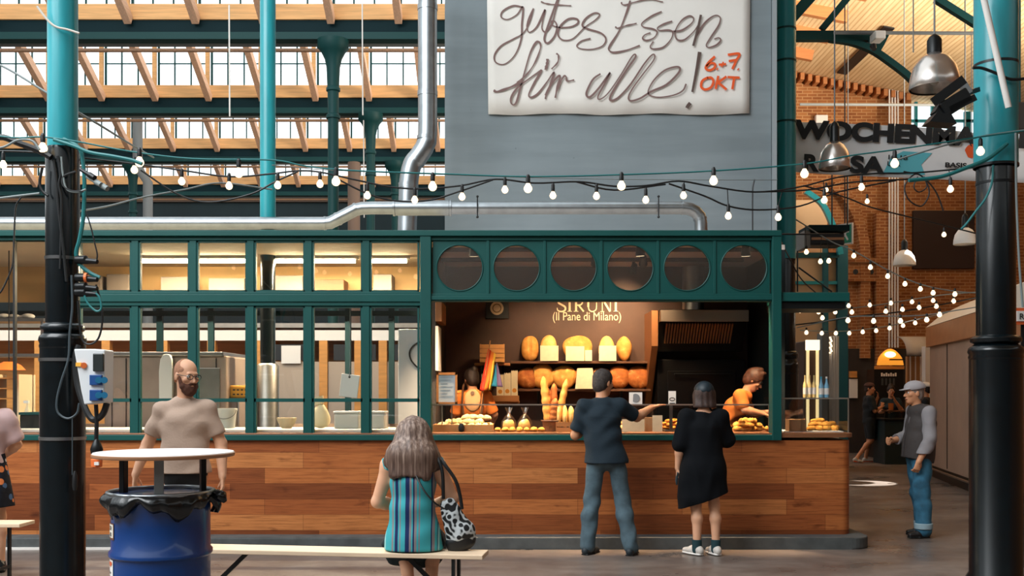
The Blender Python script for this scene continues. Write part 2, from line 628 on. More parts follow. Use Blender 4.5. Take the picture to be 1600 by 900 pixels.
# boarded roof slope of the side aisle
def slope(x0, x1, y0, y1, t=0.06, dz=0.0):
    b = MB()
    v = []
    for z in (dz, dz + t):
        for x, y in ((x0, y0), (x1, y0), (x1, y1), (x0, y1)):
            v.append((x, y, gz(x) + z))
    return b.add(v, [(0, 3, 2, 1), (4, 5, 6, 7), (0, 1, 5, 4), (1, 2, 6, 5), (2, 3, 7, 6), (3, 0, 4, 7)])
struct(MB().box(0.5, 14.9, -7.4, 7.9, 9.9, 10.1).build('ceiling_light_block', M_planks))  # unseen flat ceiling added to keep light off the right side
struct(slope(3.3, 14.9, 8.0, 26.4, dz=0.02).build('ceiling', M_planks))
rafter0 = None
M_rafter2 = mat('rafter_warm', (176, 112, 62), 0.7, noise=.12, nscale=5, stretch=(.4, 8, 8))
for k in range(13):
    y = 9.2 + k * 1.25
    for (xa, xb) in ((3.4, 7.1), (9.7, 14.7)):
        if xa > 9 and k > 8: continue
        b = MB()
        b.bar((xa, y, gz(xa) - 0.1), (xb, y, gz(xb) - 0.1), 0.14, 0.24)
        struct(b.build('ceiling_rafter', M_rafter2))
struct(slope(8.0, 8.22, 22.0, 25.2, 0.03, -0.02).build('ceiling_slot', M_black))
for k in range(22):                                  # rafter tails along the head of the gable
    x = 5.9 + k * 0.19
    struct(MB().box(x, x + .1, BY - 0.35, BY, gz(x) - 0.18, gz(x) - 0.01).build('ceiling_rafter_tail', M_rafter2))

# teal roof truss over the side aisle
TY = 15.5
b = MB()
b.bar(P(1190, 57, TY), P(1372, 57, TY), 0.12, 0.14)
tr = thing('roof_truss', 'dark teal iron roof truss with a curved brace below the boarded ceiling', 'truss', P(1245, 57, TY))
b.build('tie_beam', M_girder, tr)
arc = spline([tuple(P(x, y, TY)) for x, y in ((1296, 61), (1330, 66), (1362, 78), (1392, 98), (1422, 122), (1440, 146))], 5)
b = MB()
for a, c in zip(arc[:-1], arc[1:]):
    b.bar(a, c, 0.1, 0.09)
b.build('curved_brace', M_girder, tr)
b = MB(); b.prism([(X(1354, TY), Z(60, TY)), (X(1388, TY), Z(56, TY)), (X(1380, TY), Z(72, TY)), (X(1372, TY), Z(86, TY)), (X(1360, TY), Z(78, TY))], TY - .04, TY + .04)
b.build('gusset_plate', M_girder, tr)
b = MB(); b.bar(P(1284, 46, TY), P(1326, -5, TY), 0.08, 0.1); b.build('strut', M_girder, tr)
b = MB(); b.bar(P(1236, 30, TY), P(1270, -8, TY), 0.1, 0.16); b.build('strut', M_girder, tr)
b = MB(); b.bar(P(1462, -2, TY), P(1525, 38, TY), 0.1, 0.1); b.build('strut', M_girder, tr)
fl = thing('spot_lamp', 'small white spot lamp under the gusset of the teal truss', 'lamp', P(1364, 70, TY - .2))
MB().box(X(1355, TY), X(1371, TY), TY - .35, TY - .1, Z(72, TY), Z(60, TY)).build('housing', M_white, fl, bevel=.01)
MB().tube([P(1364, 72, TY - .25), P(1366, 77, TY - .3)], [.05, .035], 12).build('lens', M_black, fl)
b = MB(); b.box(X(1414, TY), X(1460, TY), TY + .6, TY + 1.2, Z(140, TY), Z(74, TY))
# horizontal pipes across the aisle
for nm, y0, xa, xb, lab in (('conduit_pipe', 51, 1303, 1520, 'thin grey pipe running across just under the boarded ceiling'),
                            ('conduit_pipe', 163, 1250, 1462, 'thin grey pipe running across in front of the sunlit brick gable')):
    Yp = 15.3 if y0 < 100 else 21.0
    tag(MB().tube([P(xa, y0, Yp), P(xb, y0 + 1, Yp)], 0.028, 8).build(nm, M_pipe, smooth=True), lab, 'pipe')
for px in (1389.5, 1394, 1398.5, 1403):
    tag(MB().tube([(X(px, 25.7), 25.7, Z(140, 25.7)), (X(px, 25.7), 25.7, Z(543, 25.7))], 0.022, 8).build('riser_pipe', M_white, smooth=True),
        'thin white pipe climbing the brick gable, one of four side by side', 'pipe', 'white pipes up the brick gable')
for px, ya, yb, Yp, lab in ((1304, 50, 195, 16.3, 'hanging wire holding the lamp in front of the long banner'), (1325, -5, 345, 18, 'long thin wire dropping from the truss to the exit sign'), (1427, -5, 82, 13, 'thin wire dropping from the rafters beside the big lamp')):
    tag(MB().tube([P(px, ya, Yp), P(px, yb, Yp)], 0.008, 6).build('hanging_wire', M_pipe), lab, 'wire')

# glazed shed roof bays over the main hall: girder, timber beam, glazing, rafters
XS = [-3.32 + 1.24 * k for k in range(-12, 4)]
GYS = [18.9, 23.9, 28.9, 33.9]
ZB = 8.03
win_me = raf_me = post_me = None
for gi, gy in enumerate(GYS):
    nm = ['nearest', 'second', 'third', 'last'][gi]
    bay = thing('roof_bay', 'bay of the glazed shed roof', None, (0, gy, ZB))
    del bay['label']
    bay['kind'] = 'structure'
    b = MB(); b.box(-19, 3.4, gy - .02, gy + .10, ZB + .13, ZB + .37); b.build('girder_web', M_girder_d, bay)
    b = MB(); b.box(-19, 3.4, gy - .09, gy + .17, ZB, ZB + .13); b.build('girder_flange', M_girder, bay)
    MB().box(-19, 3.4, gy - .06, gy + .14, ZB + .37, ZB + .66).build('timber_beam', M_timber, bay, bevel=.01)
    MB().tube([(-19, gy + .30, ZB + .025), (3.4, gy + .30, ZB + .025)], 0.042, 8).build('gutter_pipe', M_pipe, bay)
    MB().box(-19, 3.4, gy + .36, gy + .46, ZB - .065, ZB - .022).build('purlin', M_rafter, bay)
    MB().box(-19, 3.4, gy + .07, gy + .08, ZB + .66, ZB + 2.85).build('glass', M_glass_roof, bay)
    MB().box(-19, 3.4, gy - .06, gy + .14, ZB + 2.85, ZB + 3.0).build('ridge_beam', M_timber, bay)
    for i, x in enumerate(XS):
        if win_me is None:
            b = MB(); b.bar((x, gy - 5.0, ZB + 2.92), (x, gy - .1, ZB + .34), .13, .19); o = b.build('rafter', M_rafter, bay); raf_me = (o.data, x, gy)
            b = MB(); b.box(x - .12, x - .03, gy, gy + .1, ZB + .66, ZB + 2.85); o2 = b.build('post', M_timber, bay); post_me = o2.data
            b = MB(); b.box(x + .0, x + .045, gy + .03, gy + .08, ZB + .66, ZB + 2.85)
            for q in (1, 2): b.box(x + q * .38, x + q * .38 + .03, gy + .04, gy + .08, ZB + .66, ZB + 2.85)
            for q in range(4): b.box(x, x + 1.2, gy + .045, gy + .08, ZB + 1.18 + q * .54, ZB + 1.205 + q * .54)
            o3 = b.build('window_bars', M_girder, bay); win_me = o3.data
            base = (x, gy)
        else:
            for nm2, me in (('rafter', raf_me[0]), ('post', post_me), ('window_bars', win_me)):
                o = bpy.data.objects.new(nm2, me); COL.objects.link(o); o.parent = bay
                o.location = (x - base[0], 0, 0)

# iron columns under the girders
cap = [(0.0, -6.5), (.10, -6.5), (.10, -1.45), (.13, -1.44), (.13, -1.38), (.10, -1.36), (.105, -.95), (.13, -.93), (.13, -.88), (.11, -.86), (.125, -.5), (.16, -.34), (.22, -.22), (.29, -.14), (.29, 0.0)]
for i, gy in enumerate(GYS[:3]):
    for x in ((-3.3,) if i < 2 else (-3.3, -10.7)):
        t = thing('iron_column', ['green iron column with a flared capital, nearest of the row under the roof girders', 'green iron column second in the row under the roof girders',
                                  'slim green iron column third in the row under the roof girders'][i] if x > -5 else 'far iron column seen beyond the cable-wrapped dark column', 'column', (x, gy, 0))
        t['kind'] = 'thing'
        MB().lathe([(.10, 0), (.10, ZB - 1.4)], (x, gy, 0), 20).build('shaft', M_girder, t, smooth=True)
        MB().lathe([(r, ZB + z) for r, z in cap[3:]], (x, gy, 0), 20).build('capital', M_girder, t, smooth=True)

def column(name, label, px, Y, r_up, r_mid, r_low, ypaint, rings, ztop=10.5, ring_c=None):
    x = X(px, Y)
    if x > 3.3: ztop = gz(x + .2) - .26
    t = thing(name, label, 'column', (x, Y, 0)); t['kind'] = 'thing'
    zp = Z(ypaint, Y)
    MB().lathe([(r_up, zp), (r_up * 1.01, ztop)], (x, Y, 0), 32).build('upper_shaft', M_teal, t, smooth=True)
    zr = Z(rings[0], Y)
    MB().lathe([(r_mid, zr), (r_mid, zp - .02), (r_mid * .97, zp)], (x, Y, 0), 32).build('middle_shaft', M_dark, t, smooth=True)
    z0, z1 = Z(rings[1], Y), zr
    h = z1 - z0
    pr = [(r_low, z0), (r_low * 1.03, z0 + h * .10), (r_low * 1.0, z0 + h * .2), (r_low * 1.06, z0 + h * .32), (r_low * 1.02, z0 + h * .48), (r_low * .9, z0 + h * .58),
          (r_mid * 1.08, z0 + h * .64), (r_mid * 1.28, z0 + h * .72), (r_mid * 1.3, z0 + h * .86), (r_mid * 1.18, z0 + h * .95), (r_mid, z1)]
    MB().lathe(pr, (x, Y, 0), 32).build('moulding', M_dark, t, smooth=True)
    MB().lathe([(r_low * 1.12, 0), (r_low * 1.12, .06), (r_low, .1), (r_low, z0)], (x, Y, 0), 32).build('lower_shaft', M_dark, t, smooth=True)
    return t
c1 = column('iron_column', 'dark iron column with teal top, wrapped in black cables beside the blue drum', 98, 7.2, .101, .113, .150, 232, (505, 545))
c2 = column('iron_column', 'thick dark iron column with teal top standing nearest the grey kiosk', 1556, 8.2, .165, .148, .200, 262, (524, 562))
c3 = column('iron_column', 'slim pale teal column rising through the roof of the glazed stall', 418.5, 11.7, .088, .085, .10, 366, (570, 600))
MB().lathe([(.128, .1), (.128, Z(572, 11.7)), (.1, Z(568, 11.7))], (X(418.5, 11.7), 11.7, 0), 28).build('steel_sleeve', M_steel_d, c3, smooth=True)
c4 = column('iron_column', 'teal iron column standing behind the end of the stall beside the grey wall', 1228, 14.2, .135, .13, .165, 405, (548, 585))
for yy in (45, 95, 190):
    MB().lathe([(.142, Z(yy + 3, 14.2)), (.142, Z(yy, 14.2))], (X(1228, 14.2), 14.2, 0), 24).build('band', M_girder, c4)
for yy in (402, 560, 682):
    MB().lathe([(.155 if yy > 500 else .118, Z(yy + 5, 7.2)), (.157 if yy > 500 else .12, Z(yy, 7.2))], (X(98, 7.2), 7.2, 0), 30).build('steel_band', M_steel, c1, smooth=True)
for yy, r in ((100, .168), (258, .17), (285, .152)):
    MB().lathe([(r, Z(yy + 4, 8.2)), (r, Z(yy, 8.2))], (X(1556, 8.2), 8.2, 0), 30).build('band', M_blackmetal, c2, smooth=True)
# ------------------------------------------------------------------ the glazed bakery stall
SY = 10.3                      # front plane of the stall
def sx(px): return X(px, SY)
def sz(py): return Z(py, SY)
stall = thing('bakery_stall', 'dark green framed bakery stall with square panes, six round portholes and a serving hatch', 'market stall', (0, SY, 1.06))
XL, XP, XR = sx(-330), sx(665), sx(1212)
b = MB()
b.box(XL, sx(1219), SY - .06, SY + .10, sz(370), sz(361))
b.box(XL, sx(1219), SY - .02, SY + .10, sz(376), sz(370))
b.build('top_beam', M_green, stall, bevel=.006)
b = MB()
b.box(sx(118), XP, SY - .02, SY + .08, sz(478), sz(456))
b.box(sx(118), XP, SY - .035, SY + .08, sz(472), sz(460))
b.build('middle_rail', M_green, stall, bevel=.005)
b = MB(); b.box(XL, sx(1218), SY - .04, SY + .10, sz(688), sz(679)); b.build('bottom_rail', M_green, stall, bevel=.006)
for (a, c, top, bot) in ((657, 674, 362, 682), (1205, 1219.5, 362, 688)):
    b = MB(); b.box(sx(a), sx(c), SY - .05, SY + .10, sz(bot), sz(top)); b.build('post', M_green, stall, bevel=.006)
mull = [118, 211, 301.5, 391.5, 482, 572]
for m in mull:
    b = MB(); b.box(sx(m - 5.5), sx(m + 5.5), SY - .01, SY + .07, sz(682), sz(374)); b.build('mullion', M_green, stall, bevel=.004)
b = MB(); b.box(sx(20), sx(23), SY, SY + .05, sz(682), sz(374)); b.build('mullion', M_black, stall)
edges = mull + [663]
for i in range(len(edges) - 1):
    xa, xb = sx(edges[i] + 5.5), sx(edges[i + 1] - (5.5 if i < 5 else 8))
    for (ya, yb, nm) in ((376, 456, 'upper_window'), (478, 680, 'lower_window')):
        b = MB()
        w = .018
        za, zb = sz(yb), sz(ya)
        b.box(xa, xa + w, SY, SY + .05, za, zb); b.box(xb - w, xb, SY, SY + .05, za, zb)
        b.box(xa, xb, SY, SY + .05, zb - w, zb); b.box(xa, xb, SY, SY + .05, za, za + w)
        if nm == 'lower_window':
            b.box(xa, xb, SY, SY + .05, sz(628), sz(622.5))
        f = b.build(nm, M_green, stall)
        MB().box(xa + w, xb - w, SY + .022, SY + .028, za + w, zb - w).build('glass', M_glass, f)
f = MB().box(XL, sx(112), SY, SY + .05, sz(376), sz(372)).build('side_window', M_green, stall)
MB().box(XL, sx(112), SY + .022, SY + .028, sz(680), sz(376)).build('glass', M_glass, f)
# porthole panels
def holed(b, xa, xb, za, zb, cx, cz, r, y0, y1, n=48):
    ring, sq = [], []
    for k in range(n):
        a = 2 * PI * k / n
        dx, dz = math.cos(a), math.sin(a)
        ring.append((cx + r * dx, cz + r * dz))
        t = min(((xb - cx) / dx) if dx > 1e-9 else ((xa - cx) / dx) if dx < -1e-9 else 1e9, ((zb - cz) / dz) if dz > 1e-9 else ((za - cz) / dz) if dz < -1e-9 else 1e9)
        sq.append((cx + t * dx, cz + t * dz))
    v = [(x, y0, z) for x, z in ring] + [(x, y0, z) for x, z in sq] + [(x, y1, z) for x, z in ring] + [(x, y1, z) for x, z in sq]
    fs = []
    for k in range(n):
        j = (k + 1) % n
        fs += [(k, n + k, n + j, j), (2 * n + k, 2 * n + j, 3 * n + j, 3 * n + k), (k, j, 2 * n + j, 2 * n + k)]
    # corners
    b.add(v, fs)
    for qx, qz in ((xa, za), (xb, za), (xb, zb), (xa, zb)):
        d = [math.hypot(s_[0] - qx, s_[1] - qz) for s_ in sq]
        order = sorted(range(n), key=lambda i_: d[i_])[:2]
        p, q = sq[order[0]], sq[order[1]]
        if d[order[0]] > 1e-6:
            b.add([(p[0], y0, p[1]), (q[0], y0, q[1]), (qx, y0, qz)], [(0, 1, 2)])
    return b
pw = (1205 - 674) / 6.0
for i in range(6):
    xa, xb = sx(674 + i * pw + 2.2), sx(674 + (i + 1) * pw - 2.2)
    cx = sx(718.3 + i * 88.8)
    b = MB()
    holed(b, xa, xb, sz(459), sz(376), cx, sz(418.5), 35.5 / F * SY, SY + .0, SY + .04)
    p = b.build('porthole_panel', M_green, stall)
    b = MB(); b.tube([(cx + .2325 * math.cos(a), SY - .001, sz(418.5) + .2325 * math.sin(a)) for a in [2 * PI * k / 48 for k in range(48)]], .007, 6, closed=True)
    b.build('porthole_rim', M_green, p, smooth=True)
    b = MB(); b.tube([(cx, SY + .018, sz(418.5)), (cx, SY + .024, sz(418.5))], .2285, 48)
    b.build('porthole_glass', M_glass_p, p)
    if i:
        b = MB(); b.box(sx(674 + i * pw - 2.2), sx(674 + i * pw + 2.2), SY - .012, SY + .04, sz(459), sz(376)); b.build('panel_strip', M_green, stall, bevel=.003)
b = MB()
b.box(XP, sx(1206), SY - .02, SY + .09, sz(471), sz(459)); b.box(XP, sx(1206), SY - .035, SY + .09, sz(469), sz(463))
b.build('hatch_beam', M_green, stall, bevel=.004)
M_ceil_in = mat('stall_ceiling', (228, 212, 200), 0.7)
M_ceil_k = mat('kitchen_ceiling', (236, 214, 176), 0.7, noise=.05, nscale=2)
BK = 12.75
XPART = sx(672)
MB().box(XPART, sx(1219), SY + .1, BK, sz(361) - .06, sz(361) - .005).build('hatch_ceiling', M_ceil_in, stall)
MB().box(XL, XPART, SY + .1, BK, sz(361) - .06, sz(361) - .005).build('kitchen_ceiling', M_ceil_k, stall)
MB().box(sx(1219) + .001, 2.99, 11.22, BK, sz(361) - .06, sz(361) - .005).build('rear_ceiling', M_ceil_in, stall)
for yy in (11.05, 11.9):
    MB().box(XPART, sx(1219), yy, yy + .05, sz(361) - .1, sz(361) - .06).build('ceiling_batten', mat('batten', (60, 52, 46), .7), stall)
MB().box(XL, sx(1219), 11.26, BK, 0.005, .16).build('floor_deck', mat('deck_grey', (90, 84, 80), .7), stall)
M_backwall = mat('back_wall_brown', (74, 50, 38), 0.62, noise=.12, nscale=4)
MB().box(XPART, sx(1219) + .6, BK, BK + .08, 0.0, sz(361) - .06).build('back_wall', M_backwall, stall)
MB().box(XPART - .04, XPART, SY + .75, BK, 1.0, sz(361) - .06).build('partition', mat('partition', (60, 56, 54), .7), stall)
MB().box(2.93, 2.99, 11.22, BK, .0, sz(361) - .06).build('end_wall', mat('end_wall', (16, 30, 34), .6), stall)
# canopy running on past the corner
cn = thing('side_canopy', 'dark green shallow canopy sticking out past the end post of the stall', 'canopy', (sx(1270), SY + .2, sz(472)))
MB().box(sx(1221), sx(1327), SY - .02, SY + .6, sz(471), sz(457)).build('fascia', M_green, cn, bevel=.005)
MB().box(sx(1221), sx(1322), SY + .02, SY + .56, sz(482), sz(472)).build('underside', M_blackmetal, cn)

# ------------------------------------------------------------------ the plank-fronted counter with its kerb
def rounded(x0, x1, y0, y1, r, n=8):
    """plan outline, front right corner rounded (front = low y)"""
    pts = [(x0, y0), (x1 - r, y0)]
    for k in range(n + 1):
        a = -PI / 2 + PI / 2 * k / n
        pts.append((x1 - r + r * math.cos(a), y0 + r + r * math.sin(a)))
    pts += [(x1, y1), (x0, y1)]
    return pts
ct = thing('serving_counter', 'long serving counter clad in oak planks on a stone kerb under the green stall', 'counter', (0, SY, 0))
XE = sx(1331)
MB().prism(rounded(XL, XE, SY, SY + .82, .10), .11, sz(688), 'xy').build('plank_front', M_counter, ct)
MB().prism(rounded(XL, XE + .02, SY - .03, SY + .82, .10), sz(688) + .03, sz(683.5) + .045, 'xy').build('worktop', mat('worktop_wood', (128, 82, 52), .4, noise=.2, nscale=5, stretch=(.5, 6, 6)), ct, bevel=.006)
MB().prism(rounded(XL, XE + .14, SY - .24, SY + .9, .22), 0, .115, 'xy').build('kerb', mat('kerb_stone', (78, 82, 82), .7, noise=.25, nscale=7), ct, bevel=.012)
MB().box(XL, sx(330), SY - .27, SY - .24, 0.0, .022).build('kerb_strip', M_white, ct)
WT = sz(683.5) + .045           # top of the worktop

# ------------------------------------------------------------------ ducts on the stall roof
def duct_thing(label, px, Y, r, collars, ez=None):
    pts = [P(x, y, Y) for x, y in px]
    t = thing('ventilation_duct', label, 'duct', tuple(pts[0]))
    MB().tube(pts, r, 24).build('pipe', M_steel, t, smooth=True)
    for cx, cy, dx, dy, w, rr in collars:
        a = P(cx, cy, Y); d = Vector((dx, 0, dy)).normalized() * w
        MB().tube([a - d, a + d], rr, 24).build('collar', M_steel, t, smooth=True)
    return t
path = [(-330, 349), (505, 349), (516, 348), (526, 343), (556, 327.5), (566, 325.5), (580, 325), (1066, 325), (1078, 326.5), (1087, 331), (1093, 338), (1095, 347), (1095.5, 361)]
d1 = duct_thing('long galvanised duct lying along the stall roof and kinking up past the teal column', path, 11.5, .072,
           [(508, 349, 1, 0, .012, .078), (528, 342, 1, .55, .012, .077), (557, 327, 1, .5, .012, .077), (616, 325, 1, 0, .012, .092), (660, 325, 1, 0, .30, .086), (704, 325, 1, 0, .012, .092), (1066, 325, 1, 0, .01, .077), (1094, 342, .2, -1, .01, .077)])
for cx in (746, 1029):
    b = MB(); b.tube([P(cx, 308, 11.42), P(cx, 338, 11.42)], .008, 6); b.ell(P(cx, 307, 11.42), (.015,) * 3, 8, 6); b.ell(P(cx, 339, 11.42), (.015,) * 3, 8, 6)
    b.build('clamp', M_blackmetal, d1)
# galvanised riser beside the grey wall
path2 = spline([(668, -60), (668, 90), (668, 205), (665, 226), (655, 243), (645, 256), (640, 275), (638, 300), (636, 362)], 6)
d2 = duct_thing('tall galvanised duct rising beside the grey wall with a bend above the stall', path2, 12.3, .115,
           [(668, 12, 0, 1, .03, .121), (668, 146, 0, 1, .03, .121), (667, 215, 0, 1, .02, .120), (650, 250, -.7, -1, .02, .119), (638, 290, 0, 1, .03, .12)])
tag(MB().lathe([(.10, 3.16), (.10, 3.34), (.07, 3.40)], (X(668, 12.4), 12.4, 0), 22).build('roof_vent', M_steel, smooth=True), 'short steel vent stub on the stall roof beside the tall duct', 'vent')
# grey downpipe far left and brown flue behind
tag(MB().tube([P(215, 180, 27.5), P(215, 262, 27.5), P(231, 285, 27.5), (X(231, 27.5), 27.5, 0)], .13, 12).build('downpipe', M_pipe, smooth=True), 'grey downpipe with a jog, under the glazed roof beyond the cable-wrapped column', 'pipe')
tag(MB().tube([P(553, 254, 26.5), (X(553, 26.5), 26.5, 0)], .16, 12).build('flue_pipe', mat('flue', (120, 96, 80), .6), smooth=True), 'brownish flue pipe standing between the green columns behind the stall', 'pipe')

# ------------------------------------------------------------------ hand-painted banner on the grey wall
BN = GW - .03
bn = thing('painted_banner', 'off-white cloth banner with brown handwriting pinned high on the grey wall', 'banner', P(965, 178, BN))
M_cloth = mat('banner_cloth', (224, 221, 215), .85, noise=.03, nscale=3)
grid = []
for i in range(9):
    row = []
    for j in range(33):
        u, v = j / 32.0, i / 8.0
        x = 760.5 + u * (1170.5 - 760.5) + (2.5 * (1 - u) * v if u < .5 else 2.0 * (1 - v) * u)
        y = -40 + v * (218.5 + (1.2 * math.sin(u * 17) if v > .9 else 0))
        row.append(P(x, y, BN) + Vector((0, -.012 * math.sin(u * 40) * (v ** 3), 0)))
    grid.append(row)
MB().sheet(grid).build('cloth', M_cloth, bn, smooth='all', solid=.006)
M_ink = mat('brown_paint', (118, 92, 88), .8)
M_ink2 = mat('dark_brown_paint', (88, 70, 64), .8)
M_or = mat('orange_paint', (226, 88, 34), .8)
def A(q): return [(740 + x / 3.478, y / 3.478) for x, y in q]
def B3(q): return [(800 + x / 4.0, y / 4.0) for x, y in q]
ST = [
 (A([(268, 42), (215, 34), (160, 62), (150, 95), (185, 108), (235, 82), (268, 40), (262, 130), (258, 215), (225, 300), (170, 350), (122, 342), (114, 302), (150, 252), (215, 215), (270, 182), (305, 120), (325, 48)]), 2.7),
 (A([(325, 48), (298, 110), (290, 155), (305, 178), (345, 145), (388, 55), (374, 120), (372, 160), (392, 175), (425, 130), (445, 60), (470, -30)]), 2.7),
 (A([(462, -20), (420, 95), (388, 190), (386, 225), (405, 236), (438, 200), (452, 150), (442, 120), (424, 118), (428, 140), (470, 152), (530, 148), (566, 128), (560, 106), (515, 106), (470, 145), (458, 190), (485, 220), (540, 212), (605, 150), (660, 112), (684, 82), (655, 74), (610, 102), (590, 140), (620, 160), (690, 182), (718, 215), (700, 252), (645, 270), (585, 268), (560, 252), (585, 226), (635, 212)]), 2.9),
 (A([(365, 12), (395, 22), (440, 28), (530, 34)]), 2.3),
 (A([(802, 14), (806, 26), (825, 30), (870, 16), (950, 0), (1028, 14)]), 2.4),
 (A([(850, 6), (830, 70), (790, 170), (740, 250), (735, 275), (762, 288), (830, 276), (902, 250)]), 3.2),
 (A([(768, 148), (785, 156), (830, 142), (885, 130)]), 2.6),
 (B3([(934, 76), (870, 105), (812, 148), (820, 172), (880, 185), (905, 205), (885, 240), (840, 256), (815, 244), (828, 222), (864, 208)]), 2.7),
 (B3([(1000, 136), (945, 155), (908, 178), (920, 194), (975, 192), (1002, 205), (992, 248), (945, 298), (885, 310), (862, 296), (882, 262)]), 2.7),
 (B3([(1000, 200), (1060, 192), (1120, 150), (1132, 118), (1105, 104), (1055, 135), (1018, 200), (1030, 250), (1075, 252), (1130, 205), (1160, 165)]), 2.7),
 (B3([(1145, 240), (1200, 150), (1262, 102), (1298, 112), (1290, 160), (1238, 240), (1212, 285), (1228, 300), (1275, 285), (1302, 255), (1290, 240), (1262, 248)]), 2.7),
 (B3([(175, 268), (150, 268), (115, 330), (82, 440), (50, 560), (28, 640), (8, 658), (-8, 640), (0, 600), (40, 545), (100, 500), (185, 440)]), 3.2),
 (B3([(-115, 568), (-92, 576), (-30, 556), (30, 530), (70, 500)]), 4.0),
 (B3([(175, 268), (176, 310), (140, 400), (90, 470), (30, 520)]), 2.6),
 (B3([(187, 440), (140, 520), (105, 592), (118, 612), (160, 590), (215, 520), (262, 455), (240, 530), (212, 600), (208, 622)]), 3.3),
 (B3([(208, 600), (245, 530), (290, 480), (300, 490), (282, 550), (270, 615)]), 3.6),
 (B3([(278, 575), (300, 520), (325, 480), (338, 485), (344, 510), (388, 504)]), 3.0),
 (B3([(222, 372), (218, 405), (208, 440)]), 4.6), (B3([(276, 338), (290, 352), (284, 395), (246, 436)]), 2.8),
 (B3([(552, 465), (505, 500), (468, 570), (466, 602), (490, 608), (545, 550), (612, 458), (570, 540), (536, 608), (550, 624), (600, 585), (680, 470), (740, 370), (765, 344), (768, 365), (715, 440), (650, 540), (612, 612), (620, 632), (665, 612), (740, 530), (820, 410), (870, 350), (890, 350), (880, 385), (815, 470), (750, 560), (726, 612), (742, 634), (800, 618), (870, 575), (960, 535), (1030, 470), (1048, 432), (1020, 422), (950, 445), (885, 505), (850, 570), (862, 600), (920, 612), (1010, 598), (1065, 570), (1086, 528)]), 3.1),
]
b = MB()
for i, (q, w) in enumerate(ST):
    pts = spline(q, 7)
    stroke(b, [(X(x, BN), Z(y, BN)) for x, y in pts], w / F * BN, BN - .017 - .0006 * i, BN - .016, lambda u: .85 + .2 * math.sin(u * 19))
b.build('handwriting', M_ink, bn)
b = MB()
for i, (q, w) in enumerate([(B3([(1178, 98), (1155, 200), (1130, 292)]), 3.8), (B3([(1170, 330), (1150, 450), (1124, 580)]), 5.0), (B3([(1112, 648), (1098, 665), (1090, 680)]), 5.5)]):
    pts = spline(q, 6)
    stroke(b, [(X(x, BN), Z(y, BN)) for x, y in pts], w / F * BN, BN - .032 - .0006 * i, 0, (lambda u: 1.15 - .45 * u) if i == 1 else None)
b.build('handwriting', M_ink2, bn)
b = MB()
for i, q in enumerate([[(1266, 356), (1228, 392), (1208, 428), (1232, 442), (1262, 428), (1266, 404), (1240, 398), (1214, 418)], [(1278, 432), (1284, 438)], [(1290, 408), (1336, 404)], [(1318, 390), (1308, 422)],
                       [(1346, 346), (1418, 340), (1400, 380), (1374, 436)], [(1352, 386), (1402, 378)], [(1408, 434), (1414, 440)],
                       [(1222, 488), (1188, 508), (1180, 545), (1205, 563), (1240, 550), (1256, 515), (1244, 490), (1218, 490)],
                       [(1287, 478), (1278, 520), (1270, 560)], [(1338, 482), (1310, 502), (1282, 522)], [(1284, 520), (1310, 540), (1338, 564)], [(1344, 486), (1420, 490)], [(1386, 488), (1380, 525), (1374, 562)]]):
    pts = spline(B3(q), 6)
    stroke(b, [(X(x, BN), Z(y, BN)) for x, y in pts], (3.8 if i != 3 else 2.5) / F * BN, BN - .022 - .0006 * i, 0)
b.build('orange_date', M_or, bn)
# ------------------------------------------------------------------ bakery interior
M_cream = mat('cream_paint', (236, 214, 176), .7)
sg = thing('wall_lettering', 'pale serif bakery lettering on the brown wall above the bread shelves', 'sign', P(917, 505, BK))
b = MB()
LY = BK - .012
def seg(q, w, wf=None):
    stroke(b, [(X(x, BK), Z(y, BK)) for x, y in q], w / F * BK, LY - .0008 * (len(b.v) % 7), LY, wf)
def serif_i(x, top=467, bot=487):
    seg([(x, top), (x, bot)], 3.2); seg([(x - 3.6, top), (x + 3.6, top)], 1.0); seg([(x - 3.6, bot - .4), (x + 3.6, bot - .4)], 1.0)
seg(spline([(883, 471), (881.5, 468), (877, 466.6), (872.5, 469), (873, 473.5), (878, 476.5), (883, 480), (882.5, 485), (877, 487), (871.5, 485), (870.5, 481)], 6), 2.3, lambda u: .55 + .75 * math.sin(PI * u))
serif_i(890)
serif_i(900); seg(spline([(900, 467), (907, 467.5), (910, 472), (907, 476.5), (900, 477)], 6), 2.2); seg([(904, 477), (908, 482), (912, 487)], 2.6)
seg([(919, 467), (919, 480)], 3.0); seg(spline([(919, 478), (920.5, 484.5), (925.5, 487), (931, 484), (932, 478)], 6), 1.8); seg([(932, 467), (932, 480)], 1.4); seg([(915.5, 467), (922.5, 467)], 1.0); seg([(929, 467), (935, 467)], 1.0)
seg([(941, 467), (941, 487)], 1.4); seg([(941, 467), (953, 487)], 3.0); seg([(953.5, 467), (953.5, 487)], 1.4); seg([(937.5, 467), (943, 467)], 1.0); seg([(950.5, 467), (957, 467)], 1.0); seg([(938, 487), (944, 487)], 1.0)
serif_i(962)
b.build('letters', M_cream, sg)
text_mesh('tagline', '(Il Pane di Milano)', .148, M_cream, sg, (X(917, BK), BK - .012, Z(500.5, BK)), .002, 'CENTER', xscale=.80)

